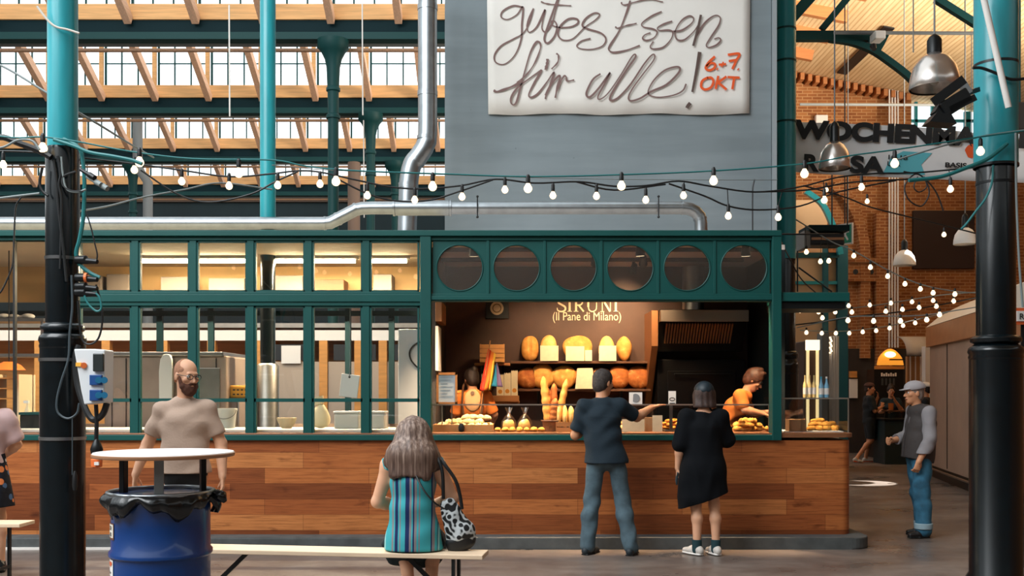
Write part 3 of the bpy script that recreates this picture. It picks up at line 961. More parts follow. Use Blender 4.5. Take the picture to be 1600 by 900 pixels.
em = thing('wall_emblem', 'round cream emblem on a dark square board high on the brown wall', 'sign', P(777, 484, BK))
MB().box(X(759, BK), X(795, BK), BK - .03, BK, Z(498, BK), Z(462, BK)).build('board', mat('emblem_board', (22, 26, 28), .5), em, bevel=.005)
MB().tube([(X(776.5, BK), BK - .045, Z(482, BK)), (X(776.5, BK), BK - .028, Z(482, BK))], .083, 30).build('disc', M_cream, em)
b = MB(); b.tube([(X(776.5, BK) + .05 * math.cos(a), BK - .047, Z(482, BK) + .05 * math.sin(a)) for a in [2 * PI * k / 24 for k in range(24)]], .007, 6, closed=True)
b.build('ring', mat('emblem_ring', (150, 120, 80), .6), em)

# hood and oven
HY = 12.0
hd = thing('extractor_hood', 'black steel extractor hood with a slatted filter over the dark oven', 'hood', P(1100, 545, HY))
def hx(p, y=HY): return X(p, y)
MB().prism([(HY - .05, Z(503, HY)), (HY - .05, Z(484, HY)), (BK, Z(484, HY)), (BK, Z(545, HY)), (HY + .35, Z(548, HY)), (HY + .12, Z(503, HY))], hx(1031), hx(1170), 'yz').build('canopy', mat('hood_black', (34, 34, 34), .25, .6), hd, bevel=.006)
MB().box(hx(1031), hx(1168), HY - .07, HY - .045, Z(503, HY), Z(485, HY)).build('front_panel', mat('hood_front', (150, 138, 126), .32, .7), hd, bevel=.004)
b = MB()
for k in range(24):
    x = hx(1044 + k * 4.5)
    b.bar((x, HY + .10, Z(505, HY)), (x, HY + .33, Z(540, HY)), .018, .02)
b.build('filter_slats', mat('filter_steel', (170, 116, 80), .45, .3), hd)
MB().prism([(HY + .1, Z(484, HY)), (HY + .1, Z(540, HY)), (BK, Z(640, HY)), (BK, Z(484, HY))], hx(1020), hx(1030), 'yz').build('side_flank', mat('copper_flank', (178, 120, 76), .4, .5), hd)
MB().lathe([(.13, Z(484, HY)), (.13, 3.05)], (hx(1090), HY + .3, 0), 24).build('flue', M_steel, hd, smooth=True)
ov = thing('bread_oven', 'dark oven block under the black extractor hood', 'oven', (hx(1100), HY + .4, 0))
MB().box(hx(1034), hx(1176), HY + .36, BK - .01, 0.0, Z(560, HY)).build('body', mat('oven_black', (5, 6, 8), .5, spec=.2), ov, bevel=.01)
MB().box(hx(1050), hx(1160), HY + .345, HY + .36, 1.35, 1.8).build('oven_door', mat('oven_door', (5, 6, 8), .4, spec=.3), ov, bevel=.008)
b = MB(); b.tube([(hx(1060), HY + .30, 1.76), (hx(1150), HY + .30, 1.76)], .012, 8); b.box(hx(1062), hx(1064), HY + .30, HY + .345, 1.75, 1.77); b.box(hx(1146), hx(1148), HY + .30, HY + .345, 1.75, 1.77)
b.build('door_handle', M_blackmetal, ov)

# shelves with loaves
M_shelf = mat('shelf_wood', (92, 58, 36), .6, noise=.2, nscale=4, stretch=(.5, 6, 6))
M_shelf_l = mat('shelf_pale', (196, 132, 76), .6, noise=.15, nscale=4, stretch=(.5, 6, 6))
VY = 12.45
def shelf(label, xa, xb, yt, m, brackets=(0.2, 0.8), deep=.24):
    z = Z(yt, VY)
    t = thing('wall_shelf', label, 'shelf', (X((xa + xb) / 2, VY), BK, z))
    MB().box(X(xa, VY), X(xb, VY), BK - .02 - deep - .02, BK - .0, z - .03, z).build('board', m, t, bevel=.004)
    for u in brackets:
        x = X(xa + (xb - xa) * u, VY)
        MB().prism([(BK, z - .03), (BK, z - .2), (BK - .17, z - .03)], x - .012, x + .012, 'yz').build('bracket', M_blackmetal, t)
    return z
zt = shelf('upper dark bread shelf under the serif lettering', 798, 1017, 564, M_shelf)
z2 = shelf('lower dark bread shelf carrying the round brown loaves', 798, 1017, 607.5, M_shelf)
z3 = shelf('short pale shelf beside the upper bread shelf, holding a wooden crate', 741, 797, 567, M_shelf_l)
z4 = shelf('short pale shelf behind the rainbow flag, holding a tray of paper bags', 744, 812, 627, M_shelf_l, deep=.3)
def loaf_mat(name, a, c, fl):
    def f(nt, vec, b):
        n = noise(nt, vec, 14, 6)
        col = ramp(nt, n, [(.3, a), (.6, c), (.8, fl)])
        return col
    return tex_mat(name, f, .75, .25)
M_loaf1 = loaf_mat('crust_golden', (206, 136, 60), (226, 164, 84), (240, 200, 132))
M_loaf2 = loaf_mat('crust_brown', (140, 76, 34), (184, 110, 54), (224, 176, 120))
M_loaf3 = loaf_mat('crust_pale', (226, 170, 90), (238, 192, 116), (246, 214, 156))
def loaf(name, label, group, c, r, m, cuts=3, tilt=0.3, cat='bread', cutdir=0, seed=0):
    """bread standing on edge against the wall, its scored face to the room"""
    rr = random.Random(seed)
    ph = [rr.uniform(0, 6) for _ in range(4)]
    def fn(p, d):
        k = 1 + .04 * math.sin(3 * d.x + ph[0]) + .04 * math.sin(4 * d.z + ph[1])
        p = p * k
        u = d.x if cutdir == 0 else d.z
        g = 0
        for q in range(cuts):
            cc = (q - (cuts - 1) / 2) * .5
            g = max(g, math.exp(-((u - cc) / .07) ** 2))
        if d.y < 0:
            p.y += g * r[1] * .28 * (-d.y)
        else:
            p.y *= .6
        return p
    R = Matrix.Rotation(-tilt, 3, 'X')
    b = MB().ell((0, 0, 0), r, 36, 20, R, fn)
    low = min(v[2] for v in b.v)
    b.v = [(v[0], v[1], v[2] - low) for v in b.v]
    o = b.build(name, m, smooth='all')
    o.location = c
    return tag(o, label, cat, group)
LYv = BK - .16
G1 = 'tall loaves on the upper shelf'
def place(px, z): return (X(px, LYv), LYv, z)
for i, (px, rx, rz_, m, lab, cu) in enumerate(((828, 13.5, 20.5, M_loaf1, 'upright oval loaf with one long score at the start of the upper bread shelf', 1),
                               (857, 13.5, 20, M_loaf3, 'upright pale loaf behind the second price card of the upper shelf', 0),
                               (902, 23, 20.5, M_loaf1, 'widest round loaf on the upper bread shelf, standing under the serif lettering', 2),
                               (948, 13.5, 19.5, M_loaf3, 'upright loaf behind the last price card of the upper shelf', 0),
                               (975, 12.5, 19.5, M_loaf1, 'oval golden loaf at the oven end of the upper bread shelf', 0))):
    loaf('bread_loaf', lab, G1, place(px, zt), (rx / F * LYv, .085, rz_ / F * LYv), m, cu, .22, seed=i)
G2 = 'round loaves on the lower shelf'
for i, (px, r_, m, lab, cu) in enumerate(((824, 17, M_loaf2, 'dark round loaf at the flag end of the lower bread shelf', 2), (847, 19.5, M_loaf1, 'golden round loaf rising behind the baguettes', 2),
                               (881, 19.5, M_loaf1, 'floury golden round loaf third along the lower bread shelf', 3), (913, 17.5, M_loaf2, 'brown loaf behind the slanted paper card on the lower shelf', 1),
                               (940, 17, M_loaf2, 'brown round loaf hidden behind the head of the man in navy', 2), (968, 18, M_loaf2, 'brown scored round loaf just beside the head of the man in navy', 2), (999, 20, M_loaf2, 'large reddish brown round loaf at the oven end of the lower bread shelf', 3))):
    loaf('round_loaf', lab, G2, place(px, z2), (r_ / F * LYv, .09, r_ / F * LYv), m, cu, .25, cutdir=i % 2, seed=20 + i)
def card(label, px0, px1, py0, py1, Y, m=None, lines=3, lean=0.0, zb=None):
    x0, x1 = X(px0, Y), X(px1, Y)
    z1, z0 = Z(py0, Y), (zb if zb is not None else Z(py1, Y))
    t = thing('price_card', label, 'card', ((x0 + x1) / 2, Y, z0))
    MB().prism([(x0 - lean, z0), (x1 + lean, z0), (x1, z1), (x0, z1)], Y, Y + .006).build('sheet', m or M_paper, t)
    b = MB()
    lines = 0
    for k in range(lines):
        zz = z1 - (z1 - z0) * (k + 1) / (lines + 1)
        b.box(x0 + (x1 - x0) * .15, x1 - (x1 - x0) * (.15 + .12 * (k % 2)), Y - .002, Y, zz - .006, zz + .006)
    return t
CY = LYv - .14
card('cream card leaning before the second loaf on the upper bread shelf', 844, 872.5, 540, 559, CY, zb=zt)
card('wide cream card before the widest loaf on the upper bread shelf', 884, 913, 541, 559, CY, zb=zt)
card('cream card before the fourth loaf on the upper bread shelf', 936, 963, 540, 559, CY, zb=zt)
card('slanted cream card before the brown loaf on the lower shelf', 902, 926, 575, 606, CY, zb=z2, lean=.025, lines=4)
card('small cream card beside the widest loaf of the upper shelf, brown lower corner', 914, 925, 547, 559, CY, zb=zt, lines=1)
# wooden crate on the short shelf, tray of paper bags
cr = thing('wooden_crate', 'pale wooden crate standing on the short shelf below the round emblem', 'crate', (X(769, VY), VY, z3))
b = MB()
xa, xb, za, zb = X(750, VY), X(788.5, VY), z3, Z(538, VY)
b.box(xa, xb, VY + .05, VY + .07, za, zb)
b.build('back', M_shelf_l, cr)
for k in range(4):
    h = (zb - za) / 4
    MB().box(xa, xb, VY - .12, VY - .10, za + k * h + .006, za + (k + 1) * h - .006).build('slat', mat('crate_wood', (222, 160, 92), .65, noise=.12, nscale=8), cr)
for q in (xa, xb - .015):
    MB().box(q, q + .015, VY - .10, VY + .05, za, zb).build('side', M_shelf_l, cr)
tr_ = thing('wooden_tray', 'pale wooden tray holding a row of cream paper bags behind the flag', 'tray', (X(778, VY), VY, z4))
TRY = VY - .1
b = MB(); b.box(X(749, VY), X(811, VY), TRY - .14, TRY + .14, z4, z4 + .015); b.build('base', M_shelf_l, tr_)
b = MB(); b.box(X(749, VY), X(811, VY), TRY - .15, TRY - .135, z4, z4 + .07); b.build('front', M_shelf_l, tr_)
b = MB(); b.box(X(749, VY), X(811, VY), TRY + .125, TRY + .14, z4, z4 + .07); b.build('rear', M_shelf_l, tr_)
M_bag = mat('bag_paper', (244, 226, 184), .75, bump=.2, bscale=18)
def paper_bag(label, x0, x1, y, z0, z1, group, ny=.07):
    t = thing('paper_bag', label, 'bag', ((x0 + x1) / 2, y, z0), group)
    n = 8
    top = [(x0 + (x1 - x0) * k / n, z1 - (.0 if k % 2 else .018)) for k in range(n + 1)]
    MB().prism([(x0, z0), (x1, z0)] + top[::-1], y - ny / 2, y + ny / 2).build('sack', M_bag, t, bevel=.004)
    MB().tube([((x0 + x1) / 2, y - ny / 2 - .003, z0 + (z1 - z0) * .32), ((x0 + x1) / 2, y - ny / 2 + .001, z0 + (z1 - z0) * .32)], .026, 16).build('seal', mat('bag_seal', (222, 150, 56), .7), t)
    return t
for i, (a, c, top, lab) in enumerate(((752, 764, 583, 'cream paper bag half hidden by the flag pole'), (776, 787, 584, 'cream paper bag just beside the flag cloth'), (787.5, 798, 582, 'cream paper bag in the middle of the tray behind the flag'), (798.5, 809, 578, 'tallest cream paper bag, at the loaf end of the tray'))):
    paper_bag(lab, X(a, TRY), X(c, TRY), TRY, z4 + .016, Z(top, TRY), 'paper bags on the tray')
# rainbow flag on a short pole
FY = 11.6
fg = thing('rainbow_flag', 'limp rainbow flag on a slanted pole behind the rolls', 'flag', P(757, 628, FY))
pole_pts = [P(750, 645, FY), P(766, 532, FY)]
MB().tube(pole_pts, .007, 8).build('pole', M_shelf_l, fg)
stripes = [((226, 60, 40), .0), ((238, 130, 44), .17), ((246, 196, 70), .34), ((16, 120, 96), .56), ((32, 130, 170), .72), ((110, 90, 130), .86)]
for i, (c, u0) in enumerate(stripes):
    u1 = stripes[i + 1][1] if i < 5 else 1.0
    grid = []
    for k in range(13):
        v = k / 12.0
        row = []
        for u in (u0, (u0 + u1) / 2, u1):
            if u < .5:
                x = 763 + u * 26 - v * (14 - 16 * u); y = 545 + u * 18 + v * (66 - 60 * u * .35)
            else:
                x = 771 + (u - .5) * 12 + v * (-17 + 52 * (u - .5)) + (1 - v) * 0; y = 572 - (u - .5) * 10 + v * (30 + 16 * (u - .5))
            row.append(P(x, y, FY) + Vector((0, .02 * math.sin(9 * u + 3 * v) - .01, 0)))
        grid.append(row)
    MB().sheet(grid).build('stripe', mat('flag_%d' % i, c, .8), fg, smooth='all', solid=.004)
MB().tube([P(750, 647, FY), P(750, 652, FY)], .03, 14).build('pole_foot', M_blackmetal, fg)
MB().tube([P(750, 650, FY), (X(750, FY), FY, WT)], .012, 8).build('pole_stand', M_blackmetal, fg)

# framed notice hanging at the hatch and things on the partition
NY = 10.65
nb = thing('framed_notice', 'white notice in a thin wooden frame beside the hatch post', 'notice', P(699, 632, NY))
x0, x1, z0, z1 = X(682, NY), X(714.5, NY), Z(632, NY), Z(582, NY)
b = MB(); b.box(x0, x1, NY - .012, NY + .012, z0, z0 + .025); b.box(x0, x1, NY - .012, NY + .012, z1 - .025, z1); b.box(x0, x0 + .022, NY - .012, NY + .012, z0, z1); b.box(x1 - .022, x1, NY - .012, NY + .012, z0, z1)
b.build('frame', M_shelf_l, nb)
MB().box(x0 + .02, x1 - .02, NY - .004, NY + .004, z0 + .02, z1 - .02).build('sheet', mat('notice_white', (214, 226, 234), .6), nb)
b = MB()
for k in range(7):
    b.box(x0 + .04, x1 - .04 - .03 * (k % 3), NY - .0055, NY - .0045, z1 - .05 - k * .033, z1 - .045 - k * .033)
b.build('print', mat('notice_print', (170, 184, 196), .7), nb)
for px in (691, 706):
    MB().tube([P(px, 632, NY), (X(px, NY), NY, WT)], .006, 8).build('leg', M_steel_d, nb)
tag(MB().box(XPART, XPART + .07, 11.0, 11.7, Z(505, 11.3), Z(474, 11.3)).build('wall_box', mat('box_brown', (150, 98, 56), .6), bevel=.005), 'small brown wooden box high on the partition beside the hatch', 'box')
tag(MB().box(XPART, XPART + .03, 11.0, 11.5, Z(580, 11.3), Z(512, 11.3)).build('notice_sheet', M_white), 'tall pale sheet fixed to the partition above the framed notice', 'sheet')

# glass screen along the hatch
GSY = 10.5
gs = thing('glass_screen', 'low clear glass screen with a thin steel rail along the hatch counter', 'screen', (sx(940), GSY, WT))
zr = Z(632.5, GSY)
MB().box(X(674, GSY), X(1203, GSY), GSY - .004, GSY + .004, WT, zr).build('pane', M_glass_c, gs)
MB().box(X(674, GSY), X(1203, GSY), GSY - .008, GSY + .008, zr - .006, zr + .008).build('rail', mat('rail_steel', (176, 164, 150), .3, .7), gs)
for px in (675, 1202):
    MB().box(X(px, GSY) - .008, X(px, GSY) + .008, GSY - .009, GSY + .009, WT, zr).build('rail_post', mat('rail_steel', (176, 164, 150)), gs)
# glass case on the open counter end
gc = thing('glass_case', 'clear glass display case on the open end of the counter', 'display case', (sx(1276), 10.7, WT))
ga, gb, gy0, gy1, gz1 = sx(1223), sx(1329), 10.36, 11.05, Z(623, 10.36)
for nm, q in (('front_pane', (ga, gb, gy0, gy0 + .006, WT, gz1)), ('side_pane', (gb - .006, gb, gy0 + .007, gy1 - .007, WT, gz1)), ('rear_pane', (ga, gb, gy1 - .006, gy1, WT, gz1)), ('top_pane', (ga, gb, gy0, gy1, gz1 + .001, gz1 + .008)), ('divider_pane', (sx(1257), sx(1257) + .006, gy0 + .007, gy1 - .007, WT, gz1))):
    MB().box(*q).build(nm, M_glass_c, gc)
b = MB()
b.box(ga, gb, gy0 - .004, gy0 + .004, gz1 - .004, gz1 + .01); b.box(gb - .008, gb + .002, gy0, gy1, gz1 - .004, gz1 + .01); b.box(gb - .008, gb + .002, gy0 - .004, gy0 + .006, WT, gz1); b.box(ga, ga + .008, gy0 - .004, gy0 + .006, WT, gz1)
b.build('edge_strip', mat('rail_steel', (176, 164, 150)), gc)
MB().box(ga + .05, gb - .02, gy0 + .1, gy1 - .1, WT, WT + .012).build('tray_board', M_white, gc)

# bread and pastry on the counter
def roll_proto(name, m, r=(.05, .04, .03), seed=1, cut=True):
    rr = random.Random(seed)
    def fn(p, d):
        p = p * (1 + .08 * math.sin(5 * d.x + seed) * math.cos(3 * d.y))
        if d.z > 0 and cut:
            p.z -= r[2] * .3 * math.exp(-(d.y / .12) ** 2)
        if d.z < 0:
            p.z *= .55
        return p
    b = MB().ell((0, 0, 0), r, 18, 10, None, fn)
    lo = min(v[2] for v in b.v)
    b.v = [(x, y, z - lo) for x, y, z in b.v]
    return b
def pile(name, label, group, m, spots, r, cat='pastry', seed=3):
    first = roll_proto(name, m, r, seed).build(name, m, smooth='all')
    tag(first, label, cat, group)
    for i, (x, y, z) in enumerate(spots):
        o = first if i == 0 else first.copy()
        if i: COL.objects.link(o)
        o.location = (x, y, z)
        o.rotation_euler = (rnd.uniform(-.25, .25), rnd.uniform(-.25, .25), rnd.uniform(0, 6.28))
        q = rnd.uniform(.88, 1.12)
        o.scale = (q, q, q)
RY = 10.8
tb = thing('bread_board', 'long pale wooden board tray of cream rolls at the hatch post end of the counter', 'tray', (X(724, RY), RY, WT))
xa, xb = X(679, RY), X(771, RY)
MB().box(xa, xb, RY - .2, RY + .2, WT, WT + .02).build('base', M_shelf_l, tb)
MB().box(xa, xb, RY - .215, RY - .2, WT, WT + .075).build('front', mat('tray_wood', (206, 148, 88), .6, noise=.1, nscale=6), tb, bevel=.003)
for q in (xa, xb - .015): MB().box(q, q + .015, RY - .2, RY + .2, WT, WT + .075).build('side', M_shelf_l, tb)
sp = []
for k in range(14):
    sp.append((xa + .07 + (k % 7) * (xb - xa - .14) / 6 + rnd.uniform(-.015, .015), RY - .1 + (k // 7) * .2, WT + .022))
for k in range(8):
    sp.append((xa + .16 + k * (xb - xa - .3) / 7, RY + rnd.uniform(-.05, .08), WT + .066))
for k in range(4):
    sp.append((xa + .34 + k * .07, RY + .03, WT + .108))
pile('bread_roll', 'cream floury roll heaped in the wooden tray before the woman in orange', 'rolls in the tray', loaf_mat('roll_floury', (228, 186, 116), (244, 214, 156), (250, 232, 190)), sp, (.055, .045, .045))
tag(MB().lathe([(.012, WT), (.03, WT + .012), (.034, WT + .05), (.02, WT + .085), (.004, WT + .09)], (X(721, 10.56), 10.56, 0), 16).build('dark_ornament', M_blackmetal, smooth=True), 'small dark knob-shaped jar before the tray of rolls', 'jar')
# clear bags of bread
M_film = glassy('clear_film', (.98, .97, .94), .08, .2)
for i, (px, lab) in enumerate(((795, 'clear tied bag of bread next to the tray of rolls'), (820, 'clear tied bag of bread next to the standing baguettes'))):
    y = 10.75
    t = thing('bread_bag', lab, 'bag', (X(px, y), y, WT), 'clear bags of bread')
    MB().lathe([(.07, WT), (.085, WT + .04), (.08, WT + .1), (.05, WT + .15), (.015, WT + .185), (.02, WT + .2), (.045, WT + .25)], (X(px, y), y, 0), 18, caps=False).build('film', M_film, t, smooth=True)
    o = roll_proto('loaf', M_loaf3, (.065, .055, .08), 5 + i, False).build('loaf', M_loaf3, t, smooth='all', local=True)
    o.location = (0, 0, .003)
    MB().tube([(X(px, y), y - .0, WT + .183), (X(px, y), y, WT + .19)], .02, 10).build('tie', M_shelf, t)
# baguettes standing in a basket
BX, BYY = X(862, 10.72), 10.72
bk = thing('bread_basket', 'small woven basket holding the standing baguettes', 'basket', (BX, BYY, WT))
MB().lathe([(.085, WT), (.10, WT + .10), (.108, WT + .11), (.098, WT + .11), (.08, WT + .012)], (BX, BYY, 0), 20).build('body', mat('wicker', (150, 96, 52), .8, bump=.6, bscale=60), bk, smooth=True)
b = MB(); b.tube([(BX + .105 * math.cos(a), BYY + .105 * math.sin(a), WT + .112) for a in [2 * PI * k / 20 for k in range(20)]], .01, 6, closed=True); b.build('rim', M_shelf, bk)
bag_l = (('golden baguette leaning furthest towards the clear bags', 849, 588, .034, M_loaf1), ('second golden baguette leaning towards the clear bags', 856, 606, .03, M_loaf2),
         ('short dark baguette upright in the basket', 866, 598, .03, M_loaf2), ('golden baguette leaning towards the man in navy', 886, 592, .028, M_loaf1), ('brown baguette low in front in the basket', 868, 622, .032, M_loaf2))
for i, (lab, px, py, r, m) in enumerate(bag_l):
    a0 = Vector((BX + (-.03, -.01, .02, .04, .0)[i], BYY + (.0, .03, .04, .0, -.045)[i], WT + .015))
    a1 = P(px, py, BYY + (.05, .1, .1, .06, -.02)[i])
    n = 22
    pts, rs = [], []
    for k in range(n + 1):
        u = k / n
        pts.append(a0.lerp(a1, u)); rs.append(r * 1.25 * (max(0.02, 1 - abs(2 * u - 1) ** 4)) ** .5 * (1 + .10 * math.sin(u * 38)))
    tag(MB().tube(pts, rs, 12).build('baguette', m, smooth='all'), lab, 'bread', 'standing baguettes')
# crate of sliced loaves beside the baguettes
bc = thing('bread_crate', 'low wooden crate of bread between the baguettes and the man in navy', 'crate', (X(884, 10.7), 10.7, WT))
xa, xb = X(868, 10.7), X(898, 10.7)
for k in range(2): MB().box(xa, xb, 10.58, 10.595, WT + k * .055, WT + .045 + k * .055).build('slat', M_shelf_l, bc)
MB().box(xa, xb, 10.595, 10.85, WT, WT + .012).build('base', M_shelf_l, bc)
for q in (xa, xb - .012): MB().box(q, q + .012, 10.595, 10.85, WT, WT + .10).build('side', M_shelf_l, bc)
for i in range(3):
    loaf('bread_loaf', ('pale loaf at the baguette end of the low crate', 'pale loaf in the middle of the low crate', 'pale loaf at the navy shirt end of the low crate')[i], 'loaves in the low crate', (xa + .035 + i * .065, 10.72, WT + .014), (.034, .09, .13), M_loaf3, 0, .1, seed=40 + i)
# cards, box, salt-cracker heap and pastries towards the oven side
wc = card('white card with a round grey stamp standing on the glass screen rail', 983, 1003.5, 613, 631, 10.58, M_white, 0, zb=Z(632, 10.58))
b = MB(); b.tube([P(993, 622, 10.577), P(993, 622, 10.58)], .045, 20); b.build('stamp', mat('stamp_grey', (120, 124, 128), .7), wc)
pc = thing('price_sign', 'tall white price card marked 10 in a steel holder', 'card', (X(1050, 10.6), 10.6, WT))
MB().box(X(1044.5, 10.6), X(1056, 10.6), 10.595, 10.605, Z(632, 10.6), Z(611, 10.6)).build('sheet', M_white, pc)
text_mesh('number', '10', .085, M_black, pc, (X(1050, 10.6), 10.592, Z(627, 10.6)), .001, 'CENTER', rot=Matrix.Rotation(PI / 2, 4, 'X') @ Matrix.Rotation(PI / 2, 4, 'Z') @ Matrix.Translation((0, -.03, 0)))
MB().box(X(1046, 10.6), X(1051, 10.6), 10.6, 10.61, WT, Z(632, 10.6)).build('holder', M_steel_d, pc)
for (a, c, t_, lab, m) in ((972, 1007, 655, 'wide cream card below the pointing hand', None), (1019.5, 1035, 649, 'cream card with dark print beside the heap of orange crackers', None)):
    card(lab, a, c, t_, 672, 10.62, m, 2, zb=WT)
M_cr = loaf_mat('cracker_orange', (196, 104, 34), (226, 140, 52), (240, 176, 84))
M_past = loaf_mat('pastry_golden', (214, 138, 52), (236, 172, 80), (248, 214, 140))
hb = thing('cracker_tray', 'shallow steel tray piled with orange crackers beside the woman in black', 'tray', (X(1052, 10.8), 10.8, WT))
xa, xb = X(1035, 10.8), X(1074, 10.8)
MB().box(xa, xb, 10.62, 10.95, WT, WT + .02).build('base', M_steel_d, hb, bevel=.004)
b = MB(); b.box(xa, xb, 10.615, 10.625, WT, WT + .06); b.build('front', M_glass_c, hb)
sp = []
for L in range(3):
    for k in range(10 - 2 * L):
        sp.append((xa + .03 + rnd.random() * (xb - xa - .06), 10.66 + rnd.random() * .25, WT + .022 + L * .035))
pile('cracker', 'orange cracker heaped in the tray beside the woman in black', 'crackers in the tray', M_cr, sp, (.034, .028, .024), 'cracker')
sp = []
for L in range(3):
    for k in range(9 - 2 * L):
        sp.append((X(1150, 10.75) + (k + .5 * L + rnd.uniform(-.15, .15)) * .038, 10.64 + rnd.random() * .18, WT + .004 + L * .04))
pile('pastry', 'golden pastry heaped on the counter under the hands of the bent assistant', 'pastries under the assistant', M_past, sp, (.05, .035, .035), seed=8)
sp = []
for k in range(11):
    sp.append((X(1266 + k * 4, 10.7), 10.66 + (k % 3) * .06, WT + .014))
for k in range(8):
    sp.append((X(1270 + k * 4.2, 10.72), 10.70 + (k % 2) * .04, WT + .052))
for k in range(3):
    sp.append((X(1274 + k * 5, 10.72), 10.72, WT + .088))
pile('croissant', 'golden croissant heaped in the glass case at the counter end', 'croissants in the glass case', M_past, sp, (.06, .038, .036), seed=11)
tag(MB().box(X(1231, 10.5), X(1258, 10.5), 10.45, 10.6, WT + .013, Z(655, 10.5)).build('card_box', mat('cardboard', (150, 112, 76), .8), bevel=.004), 'plain brown cardboard box in the glass case beside the croissants', 'box')
tag(MB().box(X(1007, 10.75), X(1019, 10.75), 10.68, 10.82, WT, Z(652, 10.75)).build('card_box', mat('cardboard', (150, 112, 76), .8), bevel=.004), 'small brown box between the two cream cards on the counter', 'box')
sp = []
for k in range(14):
    sp.append((X(778, 10.62) + (k % 7) * .075, 10.60 + (k // 7) * .07 - .03, WT + .004))
pile('bun', 'small golden bun lying in front of the clear bags and baguettes', 'buns before the clear bags', M_past, sp, (.038, .032, .03), seed=15)
sp = []
for L in range(2):
    for k in range(8 - 2 * L):
        sp.append((X(974, 10.85) + (k + .5 * L) * .055, 10.82 + rnd.random() * .1, WT + .004 + L * .06))
pile('sandwich', 'pale filled roll behind the cream cards below the pointing hand', 'filled rolls behind the cards', M_loaf3, sp, (.06, .045, .045), 'sandwich', seed=17)
# bottles on the glass case
M_oil = mat('bottle_cream', (236, 208, 140), .25)
M_blu = mat('bottle_blue', (120, 176, 206), .25)
def bottle(label, px, Y, zb, h, r, m, capm, group):
    t = thing('bottle', label, 'bottle', (X(px, Y), Y, zb), group)
    MB().lathe([(r * .9, zb), (r, zb + .01), (r, zb + h * .55), (r * .45, zb + h * .74), (r * .36, zb + h * .9)], (X(px, Y), Y, 0), 16).build('body', m, t, smooth=True)
    MB().lathe([(r * .42, zb + h * .9), (r * .42, zb + h)], (X(px, Y), Y, 0), 12).build('cap', capm, t, smooth=True)
    MB().lathe([(r * 1.02, zb + h * .15), (r * 1.02, zb + h * .45)], (X(px, Y), Y, 0), 16, caps=False).build('paper_label', M_white, t, smooth=True)
zb = gz1 + .009
for i, px in enumerate((1258, 1265, 1272)):
    bottle(('cream bottle nearest the end post on the glass case', 'cream bottle second of three on the glass case', 'cream bottle third of three on the glass case')[i], px, 10.75, zb, .235, .022, M_oil, M_oil, 'cream bottles on the glass case')
for i, px in enumerate((1283, 1291.5)):
    bottle(('blue bottle with a blue cap on the glass case', 'pale blue bottle with a white cap on the glass case')[i], px, 10.75, zb, .22, .026, M_blu, (mat('cap_blue', (60, 160, 190), .4), M_white)[i], 'blue bottles on the glass case')

# warm spots over the bread and the work lamps
def spot(label, px, y, target, energy):
    x = X(px, y)
    t = thing('ceiling_spot', label, 'lamp', (x, y, 3.04))
    z = sz(361) - .06
    d = (Vector(target) - Vector((x, y, z - .1))).normalized()
    MB().tube([(x, y, z), (x, y, z - .06)], .02, 10).build('stem', M_blackmetal, t)
    MB().tube([Vector((x, y, z - .1)) - d * .06, Vector((x, y, z - .1)) + d * .06], [.035, .05], 14).build('shade', M_blackmetal, t)
    MB().tube([Vector((x, y, z - .1)) + d * .061, Vector((x, y, z - .1)) + d * .064], .042, 14).build('lens', M_bulb, t)
    l = light('SPOT', 'spot_light', Vector((x, y, z - .1)) + d * .08, energy * 1.8, (1.0, .68, .39), .05, target=target, spot=75, blend=.8)
for i, (px, y, tgt, en, lab) in enumerate(((850, 11.35, (X(850, BK), BK, 1.75), 60, 'black ceiling spot aimed at the flag end of the bread shelves'),
                                 (930, 11.35, (X(930, BK), BK, 1.9), 85, 'black ceiling spot aimed at the middle of the bread shelves'),
                                 (1005, 11.35, (X(1000, BK), BK, 1.9), 85, 'black ceiling spot aimed at the oven end of the bread shelves'),
                                 (990, 12.1, (X(972, BK), BK, 2.55), 26, 'black ceiling spot washing the brown wall beside the lettering'),
                                 (740, 10.52, (X(745, 11), 11.0, 1.1), 260, 'black ceiling spot above the tray of rolls'),
                                 (860, 10.52, (X(850, 10.8), 10.75, 1.1), 230, 'black ceiling spot above the baguettes'),
                                 (1000, 10.52, (X(1010, 10.8), 10.72, 1.1), 240, 'black ceiling spot above the pointing hand'),
                                 (1165, 10.52, (X(1170, 10.9), 10.9, 1.1), 200, 'black ceiling spot above the bent assistant'))):
    spot(lab, px, y, tgt, en)
light('SPOT', 'spot_light', (sx(1285), 10.7, 2.6), 30, (1.0, .75, .45), .05, target=(sx(1285), 10.75, 1.1), spot=60, blend=.8)
# ------------------------------------------------------------------ kitchen behind the square panes
KT = WT
M_steelbox = mat('oven_steel', (150, 132, 118), .45, .35, noise=.15, nscale=3)
M_amber = mat('amber_wood', (206, 142, 70), .6, noise=.15, nscale=4, stretch=(.5, 5, 5))
M_whitep = mat('white_plastic', (228, 224, 214), .4)
